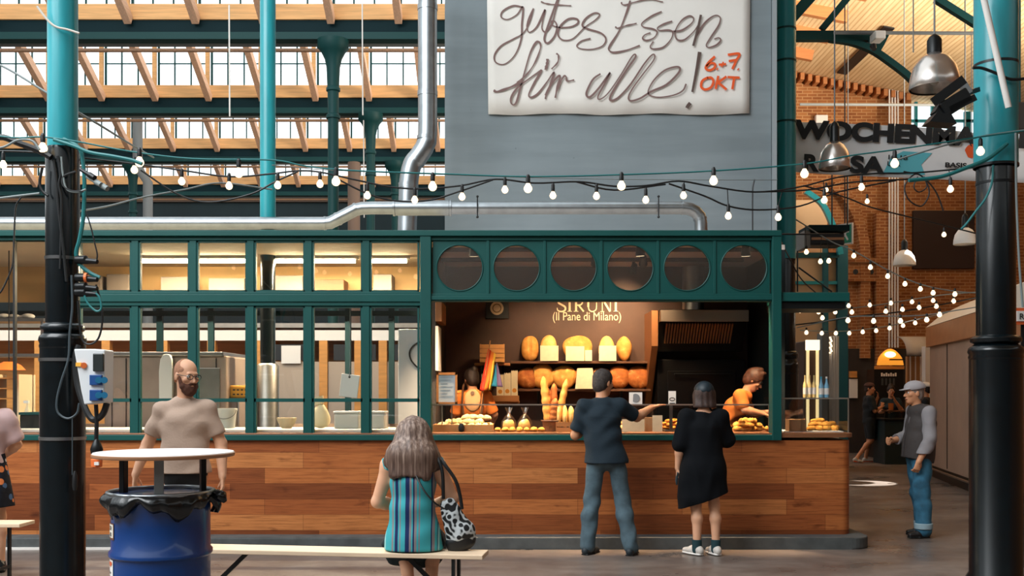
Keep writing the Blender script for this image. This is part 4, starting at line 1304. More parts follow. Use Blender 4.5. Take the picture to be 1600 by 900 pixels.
# fluorescent lamps on the kitchen ceiling
zc = sz(361) - .06
for i, (pa, pb) in enumerate(((205, 298), (303, 388), (425, 478), (484, 560), (575, 640))):
    Yk = 11.75
    t = thing('tube_lamp', ('lit tube lamp nearest the cable-wrapped column on the kitchen ceiling', 'lit tube lamp second along the kitchen ceiling', 'lit tube lamp just past the pale teal column on the kitchen ceiling', 'lit tube lamp fourth along the kitchen ceiling', 'lit tube lamp nearest the bakery end of the kitchen ceiling')[i], 'lamp', (X((pa + pb) / 2, Yk), Yk, zc))
    xa, xb = X(pa, Yk), X(pb, Yk)
    MB().box(xa, xb, Yk - .05, Yk + .05, zc - .035, zc).build('housing', M_white, t, bevel=.004)
    MB().tube([(xa + .03, Yk, zc - .058), (xb - .03, Yk, zc - .058)], .02, 12).build('tube', M_tube, t, smooth=True)
    for q in (xa + .02, xb - .03): MB().box(q, q + .012, Yk - .02, Yk + .02, zc - .08, zc - .035).build('holder', M_white, t)
    light('AREA', 'tube_light', ((xa + xb) / 2, Yk, zc - .085), 75, (1.0, .80, .54), xb - xa, .05, target=((xa + xb) / 2, Yk, 0))
# rear frame of the kitchen: tall amber wall band with openings to the hall behind
kr = thing('kitchen_rear_frame', 'cream and amber rear wall band with open bays at the back of the kitchen', 'frame', (X(400, BK), BK, 1.0))
MB().box(XL, XPART - .05, BK, BK + .06, Z(472, BK), zc).build('upper_panel', mat('amber_panel', (232, 190, 128), .6, noise=.12, nscale=2), kr)
MB().box(XL, XPART - .05, BK, BK + .06, .0, 1.15).build('lower_panel', M_steelbox, kr)
for px in (95, 250, 330, 544, 612):
    MB().box(X(px, BK) - .035, X(px, BK) + .035, BK - .03, BK + .03, 1.15, Z(472, BK)).build('post', M_girder_d, kr)
MB().box(XL, XPART - .05, BK - .04, BK - .005, Z(494, BK), Z(486, BK)).build('rail', M_girder_d, kr)
wb = thing('worktop_bench', 'long white kitchen worktop behind the square panes', 'worktop', (sx(350), 11.0, KT))
MB().box(XL, XPART - .06, SY + .12, 11.12, KT + .002, KT + .03).build('top', M_whitep, wb, bevel=.004)
kz = KT + .03
def kb(name, label, cat, px0, px1, py0, Y, dy, m, bevel=.01, z0=None):
    return tag(MB().box(X(px0, Y), X(px1, Y), Y, Y + dy, z0 if z0 is not None else kz, Z(py0, Y)).build(name, m, bevel=bevel), label, cat)
# dough machine
dm = thing('dough_machine', 'broad grey steel bakery oven with a rounded white side behind the bearded man', 'oven', (X(270, 11.4), 11.4, .9))
MB().box(X(165, 11.5), X(356, 11.5), 11.45, 12.4, .9, Z(556, 11.5)).build('body', M_steelbox, dm, bevel=.02)
MB().box(X(165, 11.5), X(352, 11.5), 11.42, 12.4, Z(557, 11.5), Z(550, 11.5)).build('lid', M_steel_d, dm, bevel=.01)
b = MB()
pr = [(X(251, 11.4), .95), (X(271, 11.4), .95)] + [(X(p, 11.4), Z(q, 11.4)) for p, q in ((271, 575), (270, 562), (267, 555), (262, 553), (256, 555), (252, 562), (250, 580))]
b.prism(pr, 11.36, 11.42); b.build('white_cheek', M_whitep, dm, bevel=.006)
for px in (178, 200, 300, 340):
    MB().box(X(px, 11.5) - .004, X(px, 11.5) + .004, 11.435, 11.45, 1.0, Z(560, 11.5)).build('panel_seam', M_blackmetal, dm)
MB().box(X(290, 11.5), X(346, 11.5), 11.43, 11.45, 1.3, Z(575, 11.5)).build('door_plate', M_steel_d, dm, bevel=.005)
# yellow crate, white bucket, tubs, bowl, cutting board
yc = thing('yellow_crate', 'yellow slotted plastic crate beside the steel oven', 'crate', (X(370, 11.6), 11.6, Z(621, 11.6)))
b = MB(); x0, x1, z0, z1 = X(353, 11.6), X(388, 11.6), Z(622, 11.6), Z(602, 11.6)
b.box(x0, x1, 11.6, 11.85, z0, z1); b.build('body', mat('yellow_plastic', (238, 168, 44), .5), yc, bevel=.02)
for k in range(4):
    for j in range(2):
        MB().box(x0 + .08 + k * .045, x0 + .105 + k * .045, 11.59, 11.601, z0 + .035 + j * .05, z0 + .05 + j * .05).build('slot', M_black, yc)
MB().box(X(345, 11.6), X(392, 11.6), 11.55, 11.95, z0 - .03, z0 - .002).build('bracket_shelf', M_steel_d, yc)
MB().box(X(366, 11.6), X(368, 11.6), 11.7, 11.75, kz, z0 - .03).build('shelf_leg', M_steel_d, yc)
bu = thing('white_bucket', 'white plastic bucket on the worktop next to the bearded man', 'bucket', (X(355, 10.85), 10.85, kz))
MB().lathe([(.085, kz), (.105, Z(643, 10.85)), (.112, Z(641, 10.85)), (.112, Z(638, 10.85)), (.10, Z(638, 10.85)), (.08, kz + .01)], (X(354, 10.85), 10.85, 0), 24).build('body', M_whitep, bu, smooth=True)
b = MB(); b.tube([(X(354, 10.85) + .113 * math.cos(a), 10.85 - .113 * abs(math.sin(a)) * .6 - .03, Z(641, 10.85) - .09 * math.sin(a)) for a in [PI * k / 12 for k in range(13)]], .004, 6); b.build('handle', M_steel_d, bu)
for i, (a, c, lab) in enumerate(((524, 562, 'wide white tub on the worktop below the hanging board'), (575, 602, 'narrower white tub on the worktop next to the whiteboard'))):
    t = thing('storage_tub', lab, 'tub', (X((a + c) / 2, 10.8), 10.8, kz))
    MB().box(X(a, 10.8), X(c, 10.8), 10.72, 11.0, kz, Z(646, 10.8)).build('body', M_whitep, t, bevel=.012)
    MB().box(X(a - 1, 10.8), X(c + 1, 10.8), 10.71, 11.01, Z(646, 10.8) + .001, Z(642.5, 10.8)).build('lid', M_white, t, bevel=.004)
bo = thing('mixing_bowl', 'cream mixing bowl on the worktop beside the steel column foot', 'bowl', (X(447, 10.8), 10.8, kz))
MB().lathe([(.05, kz), (.09, kz + .06), (.105, kz + .11), (.098, kz + .11), (.08, kz + .06), (.04, kz + .012)], (X(448, 10.8), 10.8, 0), 24).build('body', M_cream, bo, smooth=True)
fb = thing('flour_bag', 'slumped cream flour sack on the worktop between two mullions', 'bag', (X(500, 10.85), 10.85, kz))
b = MB().ell((X(501, 10.85), 10.85, kz + .13), (.085, .07, .14), 20, 14, None, lambda p, d: Vector((p.x * (1.15 - .5 * d.z), p.y, p.z * (1 if d.z > 0 else .93)))); b.build('sack', M_bag, fb, smooth='all')
MB().tube([(X(499, 10.85), 10.85, kz + .25), (X(496, 10.85), 10.85, kz + .33)], [.05, .065], 12).build('neck', M_bag, fb)
cb = thing('hanging_board', 'tilted white chopping board with a hole hanging inside a pane', 'board', P(548, 585, 10.5))
R = Matrix.Rotation(math.radians(7), 3, 'Y')
MB().obox(P(546, 603, 10.5), (29 / F * 10.5, .012, 36 / F * 10.5), R).build('board', M_whitep, cb, bevel=.006)
MB().tube([P(546, 589, 10.49), P(546, 589, 10.496)], .012, 12).build('hole', M_black, cb)
MB().tube([P(546, 589, 10.49), P(547, 560, 10.5), P(547, 480, 10.42)], .004, 6).build('string', M_pipe, cb)
wp = thing('whiteboard_panel', 'tall white fridge panel with a dark cable loop beside the hatch post', 'panel', (X(638, 11.2), 11.2, .9))
MB().box(X(622, 11.2), X(658, 11.2), 11.2, 11.75, .9, Z(514, 11.2)).build('cabinet', mat('fridge_white', (206, 210, 214), .35), wp, bevel=.01)
MB().tube(spline([tuple(P(x, y, 11.19)) for x, y in ((656, 534), (646, 540), (640, 550), (642, 562), (650, 572), (656, 576))], 5), .009, 8).build('cable', M_blackmetal, wp)
for i, (a, c, top, m, lab) in enumerate(((132, 164, 432, M_whitep, 'grey white box on the high kitchen shelf nearest the wrapped column'), (172, 207, 430, M_whitep, 'second grey white box on the high kitchen shelf'), (256, 298, 434, M_whitep, 'third box on the high kitchen shelf, pale and long'), (330, 386, 436, M_cream, 'cream box on the high kitchen shelf before the teal column'),
                                  (432, 476, 432, M_cream, 'cream box on the high kitchen shelf just past the teal column'), (490, 540, 438, M_amber, 'brown box on the high kitchen shelf with a paler one beside it'), (585, 614, 430, M_whitep, 'pale box on the high kitchen shelf nearest the hatch post'))):
    Yk = 12.45
    tag(MB().box(X(a, Yk), X(c, Yk), Yk - .12, Yk + .2, Z(463, Yk) + .002, Z(top, Yk)).build('storage_box', mat('box_dun', (128, 116, 104), .6) if m is not M_amber else mat('box_brown_d', (112, 72, 40), .6), bevel=.01), lab, 'box')
hs = thing('high_shelf', 'long high kitchen shelf below the tube lamps', 'shelf', (X(370, 12.5), 12.5, Z(463, 12.45)))
MB().box(X(100, 12.45), X(640, 12.45), 12.3, 12.74, Z(463, 12.45) - .03, Z(463, 12.45)).build('board', M_steel_d, hs)
for px in (140, 300, 480, 620): MB().box(X(px, 12.45) - .01, X(px, 12.45) + .01, 12.5, 12.74, Z(463, 12.45) - .12, Z(463, 12.45) - .03).build('bracket', M_steel_d, hs)
# left end: racks behind the big pane
for i, (z, lab) in enumerate(((500, 'upper steel shelf seen through the big pane'), (555, 'lower steel shelf seen through the big pane'))):
    t = thing('steel_shelf', lab, 'shelf', (X(20, 11.9), 11.9, Z(z, 11.9)))
    MB().box(X(-80, 11.9), X(74, 11.9), 11.8, 12.2, Z(z + 3, 11.9), Z(z - 2, 11.9)).build('board', M_steel_d, t)
    for px in (-60, 70): MB().box(X(px, 11.9) - .012, X(px, 11.9) + .012, 11.82, 11.845, .9, Z(z + 3, 11.9)).build('leg', M_steel_d, t)
for k, (px, r) in enumerate(((44, .05), (34, .035), (22, .045), (6, .05))):
    o = tag(MB().ell((X(px, 11.95), 11.95, Z(498, 11.9) + r * .6), (r * 1.6, r, r * .7), 14, 8).build('folded_cloth', M_white, smooth='all'), 'crumpled white cloth on the upper steel shelf behind the big pane', 'cloth', 'cloths on the steel shelf')
la = thing('orange_lamp', 'orange dome lamp glowing over the rack behind the big pane', 'lamp', P(14, 578, 11.3))
MB().lathe([(.05, .09), (.12, .055), (.17, 0), (.16, 0), (.11, .045)], P(14, 578, 11.3), 20).build('shade', emit('orange_glow', (240, 110, 40), .9), la, smooth=True)
MB().tube([P(14, 565, 11.3), P(14, 380, 11.3)], .006, 6).build('cord', M_black, la)
rk = thing('bread_rack', 'tall pale rack of trays behind the big pane', 'rack', (X(15, 11.6), 11.6, .9))
for px in (-12, 34): MB().box(X(px, 11.6) - .015, X(px, 11.6) + .015, 11.5, 11.9, .9, Z(585, 11.6)).build('upright', M_cream, rk)
for py in (592, 608, 624, 640, 656): MB().box(X(-12, 11.6), X(34, 11.6), 11.52, 11.9, Z(py, 11.6), Z(py - 2, 11.6)).build('tray', M_amber, rk)
sb = thing('spray_bottle', 'pale spray bottle standing beside the rack of trays', 'bottle', (X(43, 11.0), 11.0, kz))
MB().lathe([(.028, kz), (.03, kz + .02), (.03, kz + .18), (.012, kz + .23), (.012, kz + .26)], (X(43, 11.0), 11.0, 0), 16).build('body', M_cream, sb, smooth=True)
MB().box(X(43, 11.0) - .035, X(43, 11.0) + .015, 10.98, 11.02, kz + .26, kz + .29).build('trigger_head', M_whitep, sb)
gc2 = thing('grey_bin', 'dark crate with teal edges on the worktop behind the big pane', 'crate', (X(55, 10.9), 10.9, kz))
MB().box(X(38, 10.9), X(70, 10.9), 10.8, 11.1, kz, Z(648, 10.9)).build('body', M_blackmetal, gc2, bevel=.005)
MB().box(X(37, 10.9), X(71, 10.9), 10.79, 11.11, Z(648, 10.9) + .001, Z(644, 10.9)).build('rim', M_girder, gc2)

# market stall across the next aisle, seen through the kitchen
MY = 17.5
ms = thing('market_stall', 'amber timber stall with a long white sign band across the next aisle', 'market stall', (X(350, MY), MY, 0))
x0, x1 = X(-150, MY), X(690, MY)
MB().box(x0, x1, MY, MY + .1, Z(532, MY), Z(516, MY)).build('sign_band', M_white, ms)
MB().box(x0, x1, MY - .02, MY + 1.1, Z(512, MY), Z(505, MY)).build('roof_edge', M_steel_d, ms)
MB().box(x0, x1, MY + 1.0, MY + 1.08, .0, Z(516, MY)).build('back_panel', M_amber, ms)
MB().box(x0, X(395, MY), MY + .05, MY + .6, .0, Z(610, MY)).build('sales_counter', M_amber, ms)
for px in (60, 165, 255, 330, 400, 505, 560, 598, 655):
    MB().box(X(px, MY) - .07, X(px, MY) + .07, MY, MY + .14, .0, Z(532, MY)).build('post', M_amber, ms)
for i, (a, c) in enumerate(((410, 498), (512, 556), (566, 592), (604, 650))):
    d = MB().box(X(a, MY), X(c, MY), MY + .04, MY + .1, .0, Z(565, MY)).build('door_panel', mat('door_grey', (176, 158, 140), .6), ms)
    MB().box(X(a + (c - a) * .2, MY), X(c - (c - a) * .2, MY), MY + .03, MY + .1, Z(563, MY), Z(538, MY)).build('door_window', mat('window_dark', (52, 56, 60), .2), ms)
MB().box(X(440, MY), X(470, MY), MY - .02, MY, Z(568, MY), Z(540, MY)).build('notice', M_white, ms)
light('AREA', 'stall_light', (X(300, MY), MY - 1.2, 3.3), 60, (1.0, .74, .42), 8, .5, target=(X(300, MY), MY + 1, 1.2))
for i, (px, w) in enumerate(((190, 22), (225, 30), (345, 18), (372, 26))):
    o = tag(MB().ell((X(px, MY), MY + .3, Z(603, MY) + .03), (w / F * MY / 2, .15, .12), 16, 10).build('goods_heap', mat('heap_orange', (222, 96, 40), .7, noise=.3, nscale=20), smooth='all'), 'orange heap of goods on the amber stall across the aisle', 'goods', 'heaps on the amber stall')

# ------------------------------------------------------------------ side aisle: plaster block, steel frame, exit sign, heater
PY = 20.0
pb = thing('plaster_block', 'cream plastered block with teal steel posts beyond the end of the stall', 'block', (X(1282, PY), PY, 0))
MB().box(X(1240, PY), X(1314, PY), PY, PY + 1.5, 0, Z(395, PY)).build('wall_panel', mat('cream_plaster', (208, 172, 132), .8, noise=.06, nscale=1.5), pb)
MB().box(X(1246, PY), X(1300, PY), PY + .3, PY + 1.2, Z(395, PY) + .001, Z(308, PY)).build('upper_panel', mat('cream_plaster', (208, 172, 132)), pb)
for px, w, top in ((1314, .10, 385), (1288, .045, 360)):
    MB().box(X(px, PY) - w, X(px, PY) + w, PY - .12, PY - .01, 0, Z(top, PY)).build('steel_post', mat('post_teal', (12, 92, 104), .45), pb)
MB().box(X(1240, PY), X(1314, PY), PY - .1, PY - .02, Z(445, PY), Z(440, PY)).build('transom', M_teal, pb)
MB().box(X(1240, PY), X(1308, PY), PY - .13, PY - .06, Z(404, PY), Z(396, PY)).build('transom', M_girder, pb)
b = MB()
arc = spline([tuple(P(x, y, PY)) for x, y in ((1254, 302), (1278, 320), (1292, 345), (1302, 372), (1308, 400))], 5)
for a, c in zip(arc[:-1], arc[1:]): b.bar(Vector(a) - Vector((0, .2, 0)), Vector(c) - Vector((0, .2, 0)), .10, .10, (0, 1, 0))
b.build('curved_brace', M_teal, pb)
gal = thing('gallery_rail', 'slim dark railing standing on the green canopy past the stall end', 'railing', (sx(1270), SY + .3, sz(457)))
for (a, c) in (((1222, 366), (1312, 366)), ((1248, 418), (1300, 456)), ((1246, 456), (1246, 392))):
    MB().tube([P(*a, SY + .3), P(*c, SY + .3)], .009, 8).build('rail', M_blackmetal, gal)
ht = thing('heater', 'dark strip heater hung from two thin rods before the cream block', 'heater', P(1282, 370, 16.5))
MB().box(X(1254, 16.5), X(1314, 16.5), 16.3, 16.7, Z(386, 16.5), Z(366, 16.5)).build('body', M_blackmetal, ht, bevel=.03)
MB().box(X(1250, 16.5), X(1259, 16.5), 16.25, 16.75, Z(390, 16.5), Z(364, 16.5)).build('end_plate', M_pipe, ht)
MB().box(X(1262, 16.5), X(1312, 16.5), 16.28, 16.3, Z(378, 16.5), Z(374, 16.5)).build('element', mat('copper_glow', (150, 110, 80), .3, .8), ht)
MB().box(X(1256, 16.5), X(1318, 16.5), 16.2, 16.8, Z(365, 16.5), Z(356, 16.5)).build('cover', M_girder_d, ht)
for px in (1300, 1324): MB().tube([P(px, 356, 16.5), P(px, 222 if px < 1310 else 252, 16.5)], .012, 8).build('rod', M_blackmetal, ht)
b = MB(); b.bar(P(1252, 254, 16.5), P(1300, 254, 16.5), .03, .03); b.bar(P(1300, 254, 16.5), P(1318, 240, 16.2), .03, .03); b.build('bracket', M_blackmetal, ht)
ex = thing('exit_sign', 'green and white emergency exit sign turned edge-on before the brick gable', 'sign', P(1320, 383, 17.0))
R = Matrix.Rotation(math.radians(-50), 3, 'Z')
c = P(1320, 366, 17.0)
MB().obox(c, (.30, .03, .35), R).build('panel', M_white, ex)
MB().obox(c + R @ Vector((.02, -.017, 0)), (.22, .006, .30), R).build('green_field', mat('exit_green', (20, 140, 110), .5), ex)
b = MB()
b.obox(c + R @ Vector((.02, -.022, .08)), (.045, .004, .045), R); b.obox(c + R @ Vector((.015, -.022, .01)), (.05, .004, .09), R @ Matrix.Rotation(.3, 3, 'Y'))
b.obox(c + R @ Vector((-.02, -.022, -.06)), (.03, .004, .10), R @ Matrix.Rotation(.6, 3, 'Y')); b.obox(c + R @ Vector((.045, -.022, -.06)), (.03, .004, .10), R @ Matrix.Rotation(-.5, 3, 'Y')); b.obox(c + R @ Vector((.06, -.022, .03)), (.06, .004, .02), R)
b.build('running_figure', M_white, ex)
MB().tube([c + Vector((0, 0, .17)), Vector((c.x, c.y, gz(c.x)))], .01, 6).build('hanger', M_blackmetal, ex)

# long printed market banner
WY = 15.0
mb_ = thing('market_banner', 'long white banner with heavy black block lettering hung across the side aisle', 'banner', P(1385, 270, WY))
grid = []
for i in range(7):
    row = []
    for j in range(25):
        u, v = j / 24.0, i / 6.0
        x = 1228 + u * 400
        top = 190 + 30 * u - 6 * math.sin(PI * u); bot = 268 + 18 * u + 2 * math.sin(PI * u)
        row.append(P(x, top + (bot - top) * v, WY) + Vector((0, .02 * math.sin(9 * u), 0)))
    grid.append(row)
MB().sheet(grid).build('sheet', mat('banner_white', (226, 228, 230), .8), mb_, smooth='all', solid=.006)
tilt = Matrix.Rotation(math.radians(3.0), 4, 'Y')
RX = Matrix.Rotation(PI / 2, 4, 'X')
M_letter = mat('letter_black', (18, 22, 26), .7)
def wtext(nm, body, px, py, hpx, wpx, m, dy=.05, off=.012):
    o = text_mesh(nm, body, hpx / .69 / F * WY, m, mb_, P(px, py, WY) - Vector((0, dy, 0)), .003, 'LEFT', rot=tilt @ RX, offset=off)
    xs = [v.co.x for v in o.data.vertices]
    k = (wpx / F * WY) / (max(xs) - min(xs)); x0_ = min(xs)
    for v in o.data.vertices: v.co.x = x0_ + (v.co.x - x0_) * k
    return o
wtext('headline', 'WOCHENMARKT', 1241, 216, 26, 372, M_letter, off=.02)
wtext('second_line', 'R', 1253, 267, 24, 24, M_letter, off=.016)
wtext('second_line', 'SA', 1326, 269.5, 24, 54, M_letter, off=.016)
M_cy = mat('banner_cyan', (96, 186, 200), .8)
b = MB(); b.prism([(X(x, WY), Z(y, WY)) for x, y in ((1378, 272), (1392, 246), (1410, 237), (1455, 240), (1438, 258), (1444, 274))], WY - .035, WY - .03)
b.build('cyan_splash', M_cy, mb_)
wtext('hours', '10-18', 1384, 250, 7, 30, M_letter, off=.001)
wtext('hours', 'UHR', 1384, 260, 7, 20, M_letter, off=.001)
wtext('small_print', 'BASIS-', 1474, 262, 7, 38, M_letter, off=.003)
b = MB(); b.tube([P(1519, 236, WY - .04), P(1519, 236, WY - .035)], .10, 20); b.build('orange_dot', M_or, mb_)
for px, py in ((1232, 190), (1518, 212)):
    MB().tube([P(px, py, WY), P(px, 52, WY)], .006, 6).build('hanging_cord', M_pipe, mb_)
tag(MB().box(X(1274, 25.9), X(1293, 25.9), 25.85, 25.99, Z(203, 25.9), Z(180, 25.9)).build('wall_cabinet', M_white, bevel=.02), 'small white box high on the sunlit brick gable above the banner', 'box')

# pendant lamps
def pendant(label, px, Y, ysock, yneck, ybot, hw, shade_m, cord_top, bulb=False):
    x = X(px, Y)
    t = thing('pendant_lamp', label, 'lamp', (x, Y, Z(ybot, Y)))
    r = hw / F * Y
    z0, z1, z2 = Z(ybot, Y), Z(yneck, Y), Z(ysock, Y)
    h = z1 - z0
    MB().lathe([(r, z0), (r * 1.03, z0 + h * .03), (r * .99, z0 + h * .3), (r * .88, z0 + h * .6), (r * .62, z0 + h * .86), (r * .30, z1), (r * .27, z1 - .01), (r * .58, z0 + h * .83), (r * .85, z0 + h * .58), (r * .97, z0 + h * .05)], (x, Y, 0), 32, caps=False).build('shade', shade_m, t, smooth='all')
    MB().lathe([(r * .30, z1 - .01), (r * .30, z1 + (z2 - z1) * .8), (r * .22, z2), (r * .06, z2 + .03)], (x, Y, 0), 20).build('socket', M_blackmetal, t, smooth=True)
    MB().ell((x, Y, z0 + h * .45), (r * .28, r * .28, h * .35), 14, 10).build('bulb', M_whitep, t, smooth='all')
    MB().tube([(x, Y, z2), (x, Y, gz(x))], .010, 6).build('cord', M_pipe, t)
M_alu = mat('spun_aluminium', (214, 206, 200), .25, .85, noise=.1, nscale=4)
pendant('big spun aluminium dome lamp hanging beside the thick teal column', 1460, 10.7, 58, 84, 139, 37, M_alu, -40)
pendant('pale dome lamp hanging in front of the long market banner', 1304, 13.8, 193, 222, 264, 24, M_alu, 45)
pendant('small white enamel lamp on a long cord before the brick gable', 1413, 19.0, 376, 391, 415, 16.5, M_white, 50)
pendant('white enamel lamp half behind the thick dark column', 1508, 16.0, 336, 356, 382, 17, M_white, 60)
# flood light bracketed to the thick column
flo = thing('flood_light', 'black stage flood light clamped to the thick teal column', 'lamp', P(1520, 150, 8.0))
R = Matrix.Rotation(math.radians(-32), 3, 'Y')
MB().obox(P(1489, 163, 7.8), (.24, .14, .12), R).build('housing', M_blackmetal, flo, bevel=.012)
MB().prism([(X(1446, 7.8), Z(194, 7.8)), (X(1488, 7.8), Z(197, 7.8)), (X(1480, 7.8), Z(183, 7.8)), (X(1458, 7.8), Z(179, 7.8))], 7.72, 7.88).build('hood', M_blackmetal, flo)
MB().bar(P(1462, 180, 7.8), P(1474, 160, 7.8), .10, .06).build('neck', M_blackmetal, flo)
b = MB(); b.bar(P(1458, 160, 7.74), P(1506, 124, 7.74), .02, .07); b.bar(P(1484, 172, 7.74), P(1524, 152, 7.74), .02, .05); b.build('barn_door', M_blackmetal, flo)
MB().bar(P(1500, 150, 7.85), P(1528, 140, 8.05), .035, .035).build('yoke', M_blackmetal, flo)
MB().obox(P(1508, 138, 7.85), (.05, .05, .10), R).build('end_reflector', M_steel, flo)
tag(MB().tube([P(1533, -20, 7.9), P(1576, 168, 7.95)], .024, 12).build('white_tube', M_white, smooth=True), 'white tube leaning diagonally against the thick teal column', 'tube')
tag(MB().tube([P(1588, -20, 8.35), P(1588, 170, 8.35)], .034, 14).build('thin_pipe', M_teal, smooth=True), 'thin teal pipe running up beside the thick teal column', 'pipe')
tag(MB().box(X(1583, 8.3), X(1603, 8.3), 8.25, 8.4, Z(204, 8.3), Z(162, 8.3)).build('junction_box', mat('box_grey', (120, 112, 108), .5), bevel=.006), 'grey junction box beside the thick teal column', 'box')
os_ = thing('orange_sign', 'orange-framed sign on the far side of the thick dark column', 'sign', P(1596, 495, 9.0))
MB().box(X(1582, 9.0), X(1625, 9.0), 9.0, 9.03, Z(507, 9.0), Z(481, 9.0)).build('frame', mat('sign_orange', (214, 92, 40), .6), os_)
MB().box(X(1588, 9.0), X(1620, 9.0), 8.99, 9.0, Z(502, 9.0), Z(486, 9.0)).build('face', M_white, os_)
text_mesh('letter', 'R', .075, M_black, os_, (X(1591, 9.0), 8.985, Z(499, 9.0)), .002)
MB().box(X(1600, 9.0), X(1603, 9.0), 9.03, 9.06, 0, Z(481, 9.0)).build('stand', M_blackmetal, os_)
tag(MB().box(X(1592, 9.5), X(1640, 9.5), 9.5, 9.9, 0.6, Z(652, 9.5)).build('orange_crate', mat('sign_orange', (214, 92, 40)), bevel=.01), 'orange crate peeking out past the thick dark column', 'crate')

# grey kiosk with a pale rounded roof
kd = thing('kiosk', 'closed brownish grey kiosk with a pale curved roof beside the thick column', 'kiosk', (7.3, 17.0, 0))
p1 = Vector((X(1453, 18.7), 18.7)); p2 = Vector((X(1517, 15.6), 15.6)); p2 = p1 + (p2 - p1) * 1.18
dirv = (p2 - p1).normalized(); nrm = Vector((dirv.y, -dirv.x))
if nrm.x < 0: nrm = -nrm
q1, q2 = p1 + nrm * 3, p2 + nrm * 3
M_kiosk = mat('kiosk_metal', (172, 146, 128), .42, .15, noise=.12, nscale=2)
MB().prism([tuple(p1), tuple(p2), tuple(q2), tuple(q1)], .22, 2.42, 'xy').build('wall_panel', M_kiosk, kd)
e = .06
f1, f2 = p1 - nrm * e - dirv * e, p2 - nrm * e + dirv * e
MB().prism([tuple(f1), tuple(f2), tuple(f2 + nrm * 3.2), tuple(f1 + nrm * 3.2)], 2.36, 2.72, 'xy').build('fascia', mat('kiosk_copper', (182, 124, 84), .4, .15, noise=.1, nscale=3), kd, bevel=.01)
MB().prism([tuple(f1 + nrm * .1), tuple(f2 + nrm * .1), tuple(f2 + nrm * 3), tuple(f1 + nrm * 3)], .0, .22, 'xy').build('plinth', M_blackmetal, kd)
g1, g2 = p1 - nrm * .12, p2 - nrm * .12
MB().tube([(g1.x, g1.y, .2), (g2.x, g2.y, .2)], .02, 8).build('base_rail', M_steel_d, kd)
rv = []
for e_ in (f1, f2):
    for i in range(17):
        t_ = i / 16.0
        q = e_ + nrm * (3.12 * t_)
        rv.append((q.x, q.y, 2.725 + .62 * math.sin(PI * t_) ** .8))
rf_ = [(i, i + 1, 18 + i, 17 + i) for i in range(16)] + [(16, 0, 17, 33), tuple(range(16, -1, -1)), tuple(range(17, 34))]
MB().add(rv, rf_).build('curved_roof', mat('kiosk_roof', (226, 214, 196), .5), kd, smooth=True)
for k in (2,):
    c_ = p1.lerp(p2, k / 5)
    MB().obox((c_.x - nrm.x * .004, c_.y - nrm.y * .004, 1.3), (.012, .012, 2.1)).build('panel_joint', M_blackmetal, kd)

# cafe corner at the foot of the gable
CYv = 24.0
cs = thing('coffee_bar', 'dark cafe front with an amber glowing curved lamp above its sign', 'cafe', (X(1390, CYv), CYv, 0))
MB().box(X(1366, CYv), X(1412, CYv), CYv, CYv + .5, 0, Z(577, CYv)).build('board', M_blackmetal, cs)
MB().box(X(1366, CYv), X(1412, CYv), CYv - .04, CYv, Z(577, CYv), Z(572, CYv)).build('shelf_edge', M_amber, cs)
b = MB()
for k in range(7):
    b.box(X(1376.5 + k * 3.6, CYv), X(1379 + k * 3.6, CYv), CYv - .01, CYv, Z(588, CYv), Z(584 if k % 2 else 582.5, CYv))
b.build('lettering', M_white, cs)
for k in range(4):
    MB().box(X(1377 + k * 6, CYv), X(1380 + k * 6, CYv), CYv - .012, CYv - .001, Z(602, CYv), Z(591, CYv)).build('menu_strip', mat('strip_grey', (60, 66, 68), .6), cs)
grid = []
for i in range(7):
    row = []
    for j in range(11):
        u, v = j / 10.0 * 2 - 1, i / 6.0
        row.append(P(1391 + u * (18 + 3 * v), 545 + 14 * u * u * (1 - v) + v * 25, CYv - .55 + .3 * v * v))
    grid.append(row)
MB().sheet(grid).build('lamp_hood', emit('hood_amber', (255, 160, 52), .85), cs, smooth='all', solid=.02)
MB().ell(P(1391, 554, CYv - .60), (.13, .06, .07), 14, 8).build('lamp', emit('lamp_amber', (255, 214, 140), 4), cs, smooth='all')
MB().box(X(1377, CYv), X(1404, CYv), CYv - .55, CYv - .5, Z(564, CYv), Z(562, CYv)).build('slot_bar', M_blackmetal, cs)
aw = thing('cafe_awning', 'small grey barrel awning over pale shutters beside the kiosk', 'awning', (X(1438, 22), 22, 2))
grid = []
for i in range(9):
    a = PI / 2 * i / 8
    row = []
    for j in range(4):
        row.append((X(1410 + j * 14, 22), 22 - .55 * math.sin(a) + .3 , Z(556, 22) + .42 * math.cos(a)) if True else None)
    grid.append(row)
MB().sheet(grid).build('canopy', mat('awning_grey', (176, 168, 160), .5), aw, smooth='all', solid=.02)
MB().box(X(1426, 22), X(1452, 22), 22.3, 22.4, 0, Z(556, 22)).build('shutter', mat('shutter_tan', (182, 132, 84), .6), aw)
for k in range(3): MB().box(X(1430 + k * 8, 22), X(1431.5 + k * 8, 22), 22.28, 22.3, 0, Z(556, 22)).build('frame_strip', M_white, aw)
MB().box(X(1446, 21.5), X(1454, 21.5), 21.5, 21.7, 0, Z(541, 21.5)).build('white_post', M_white, aw)
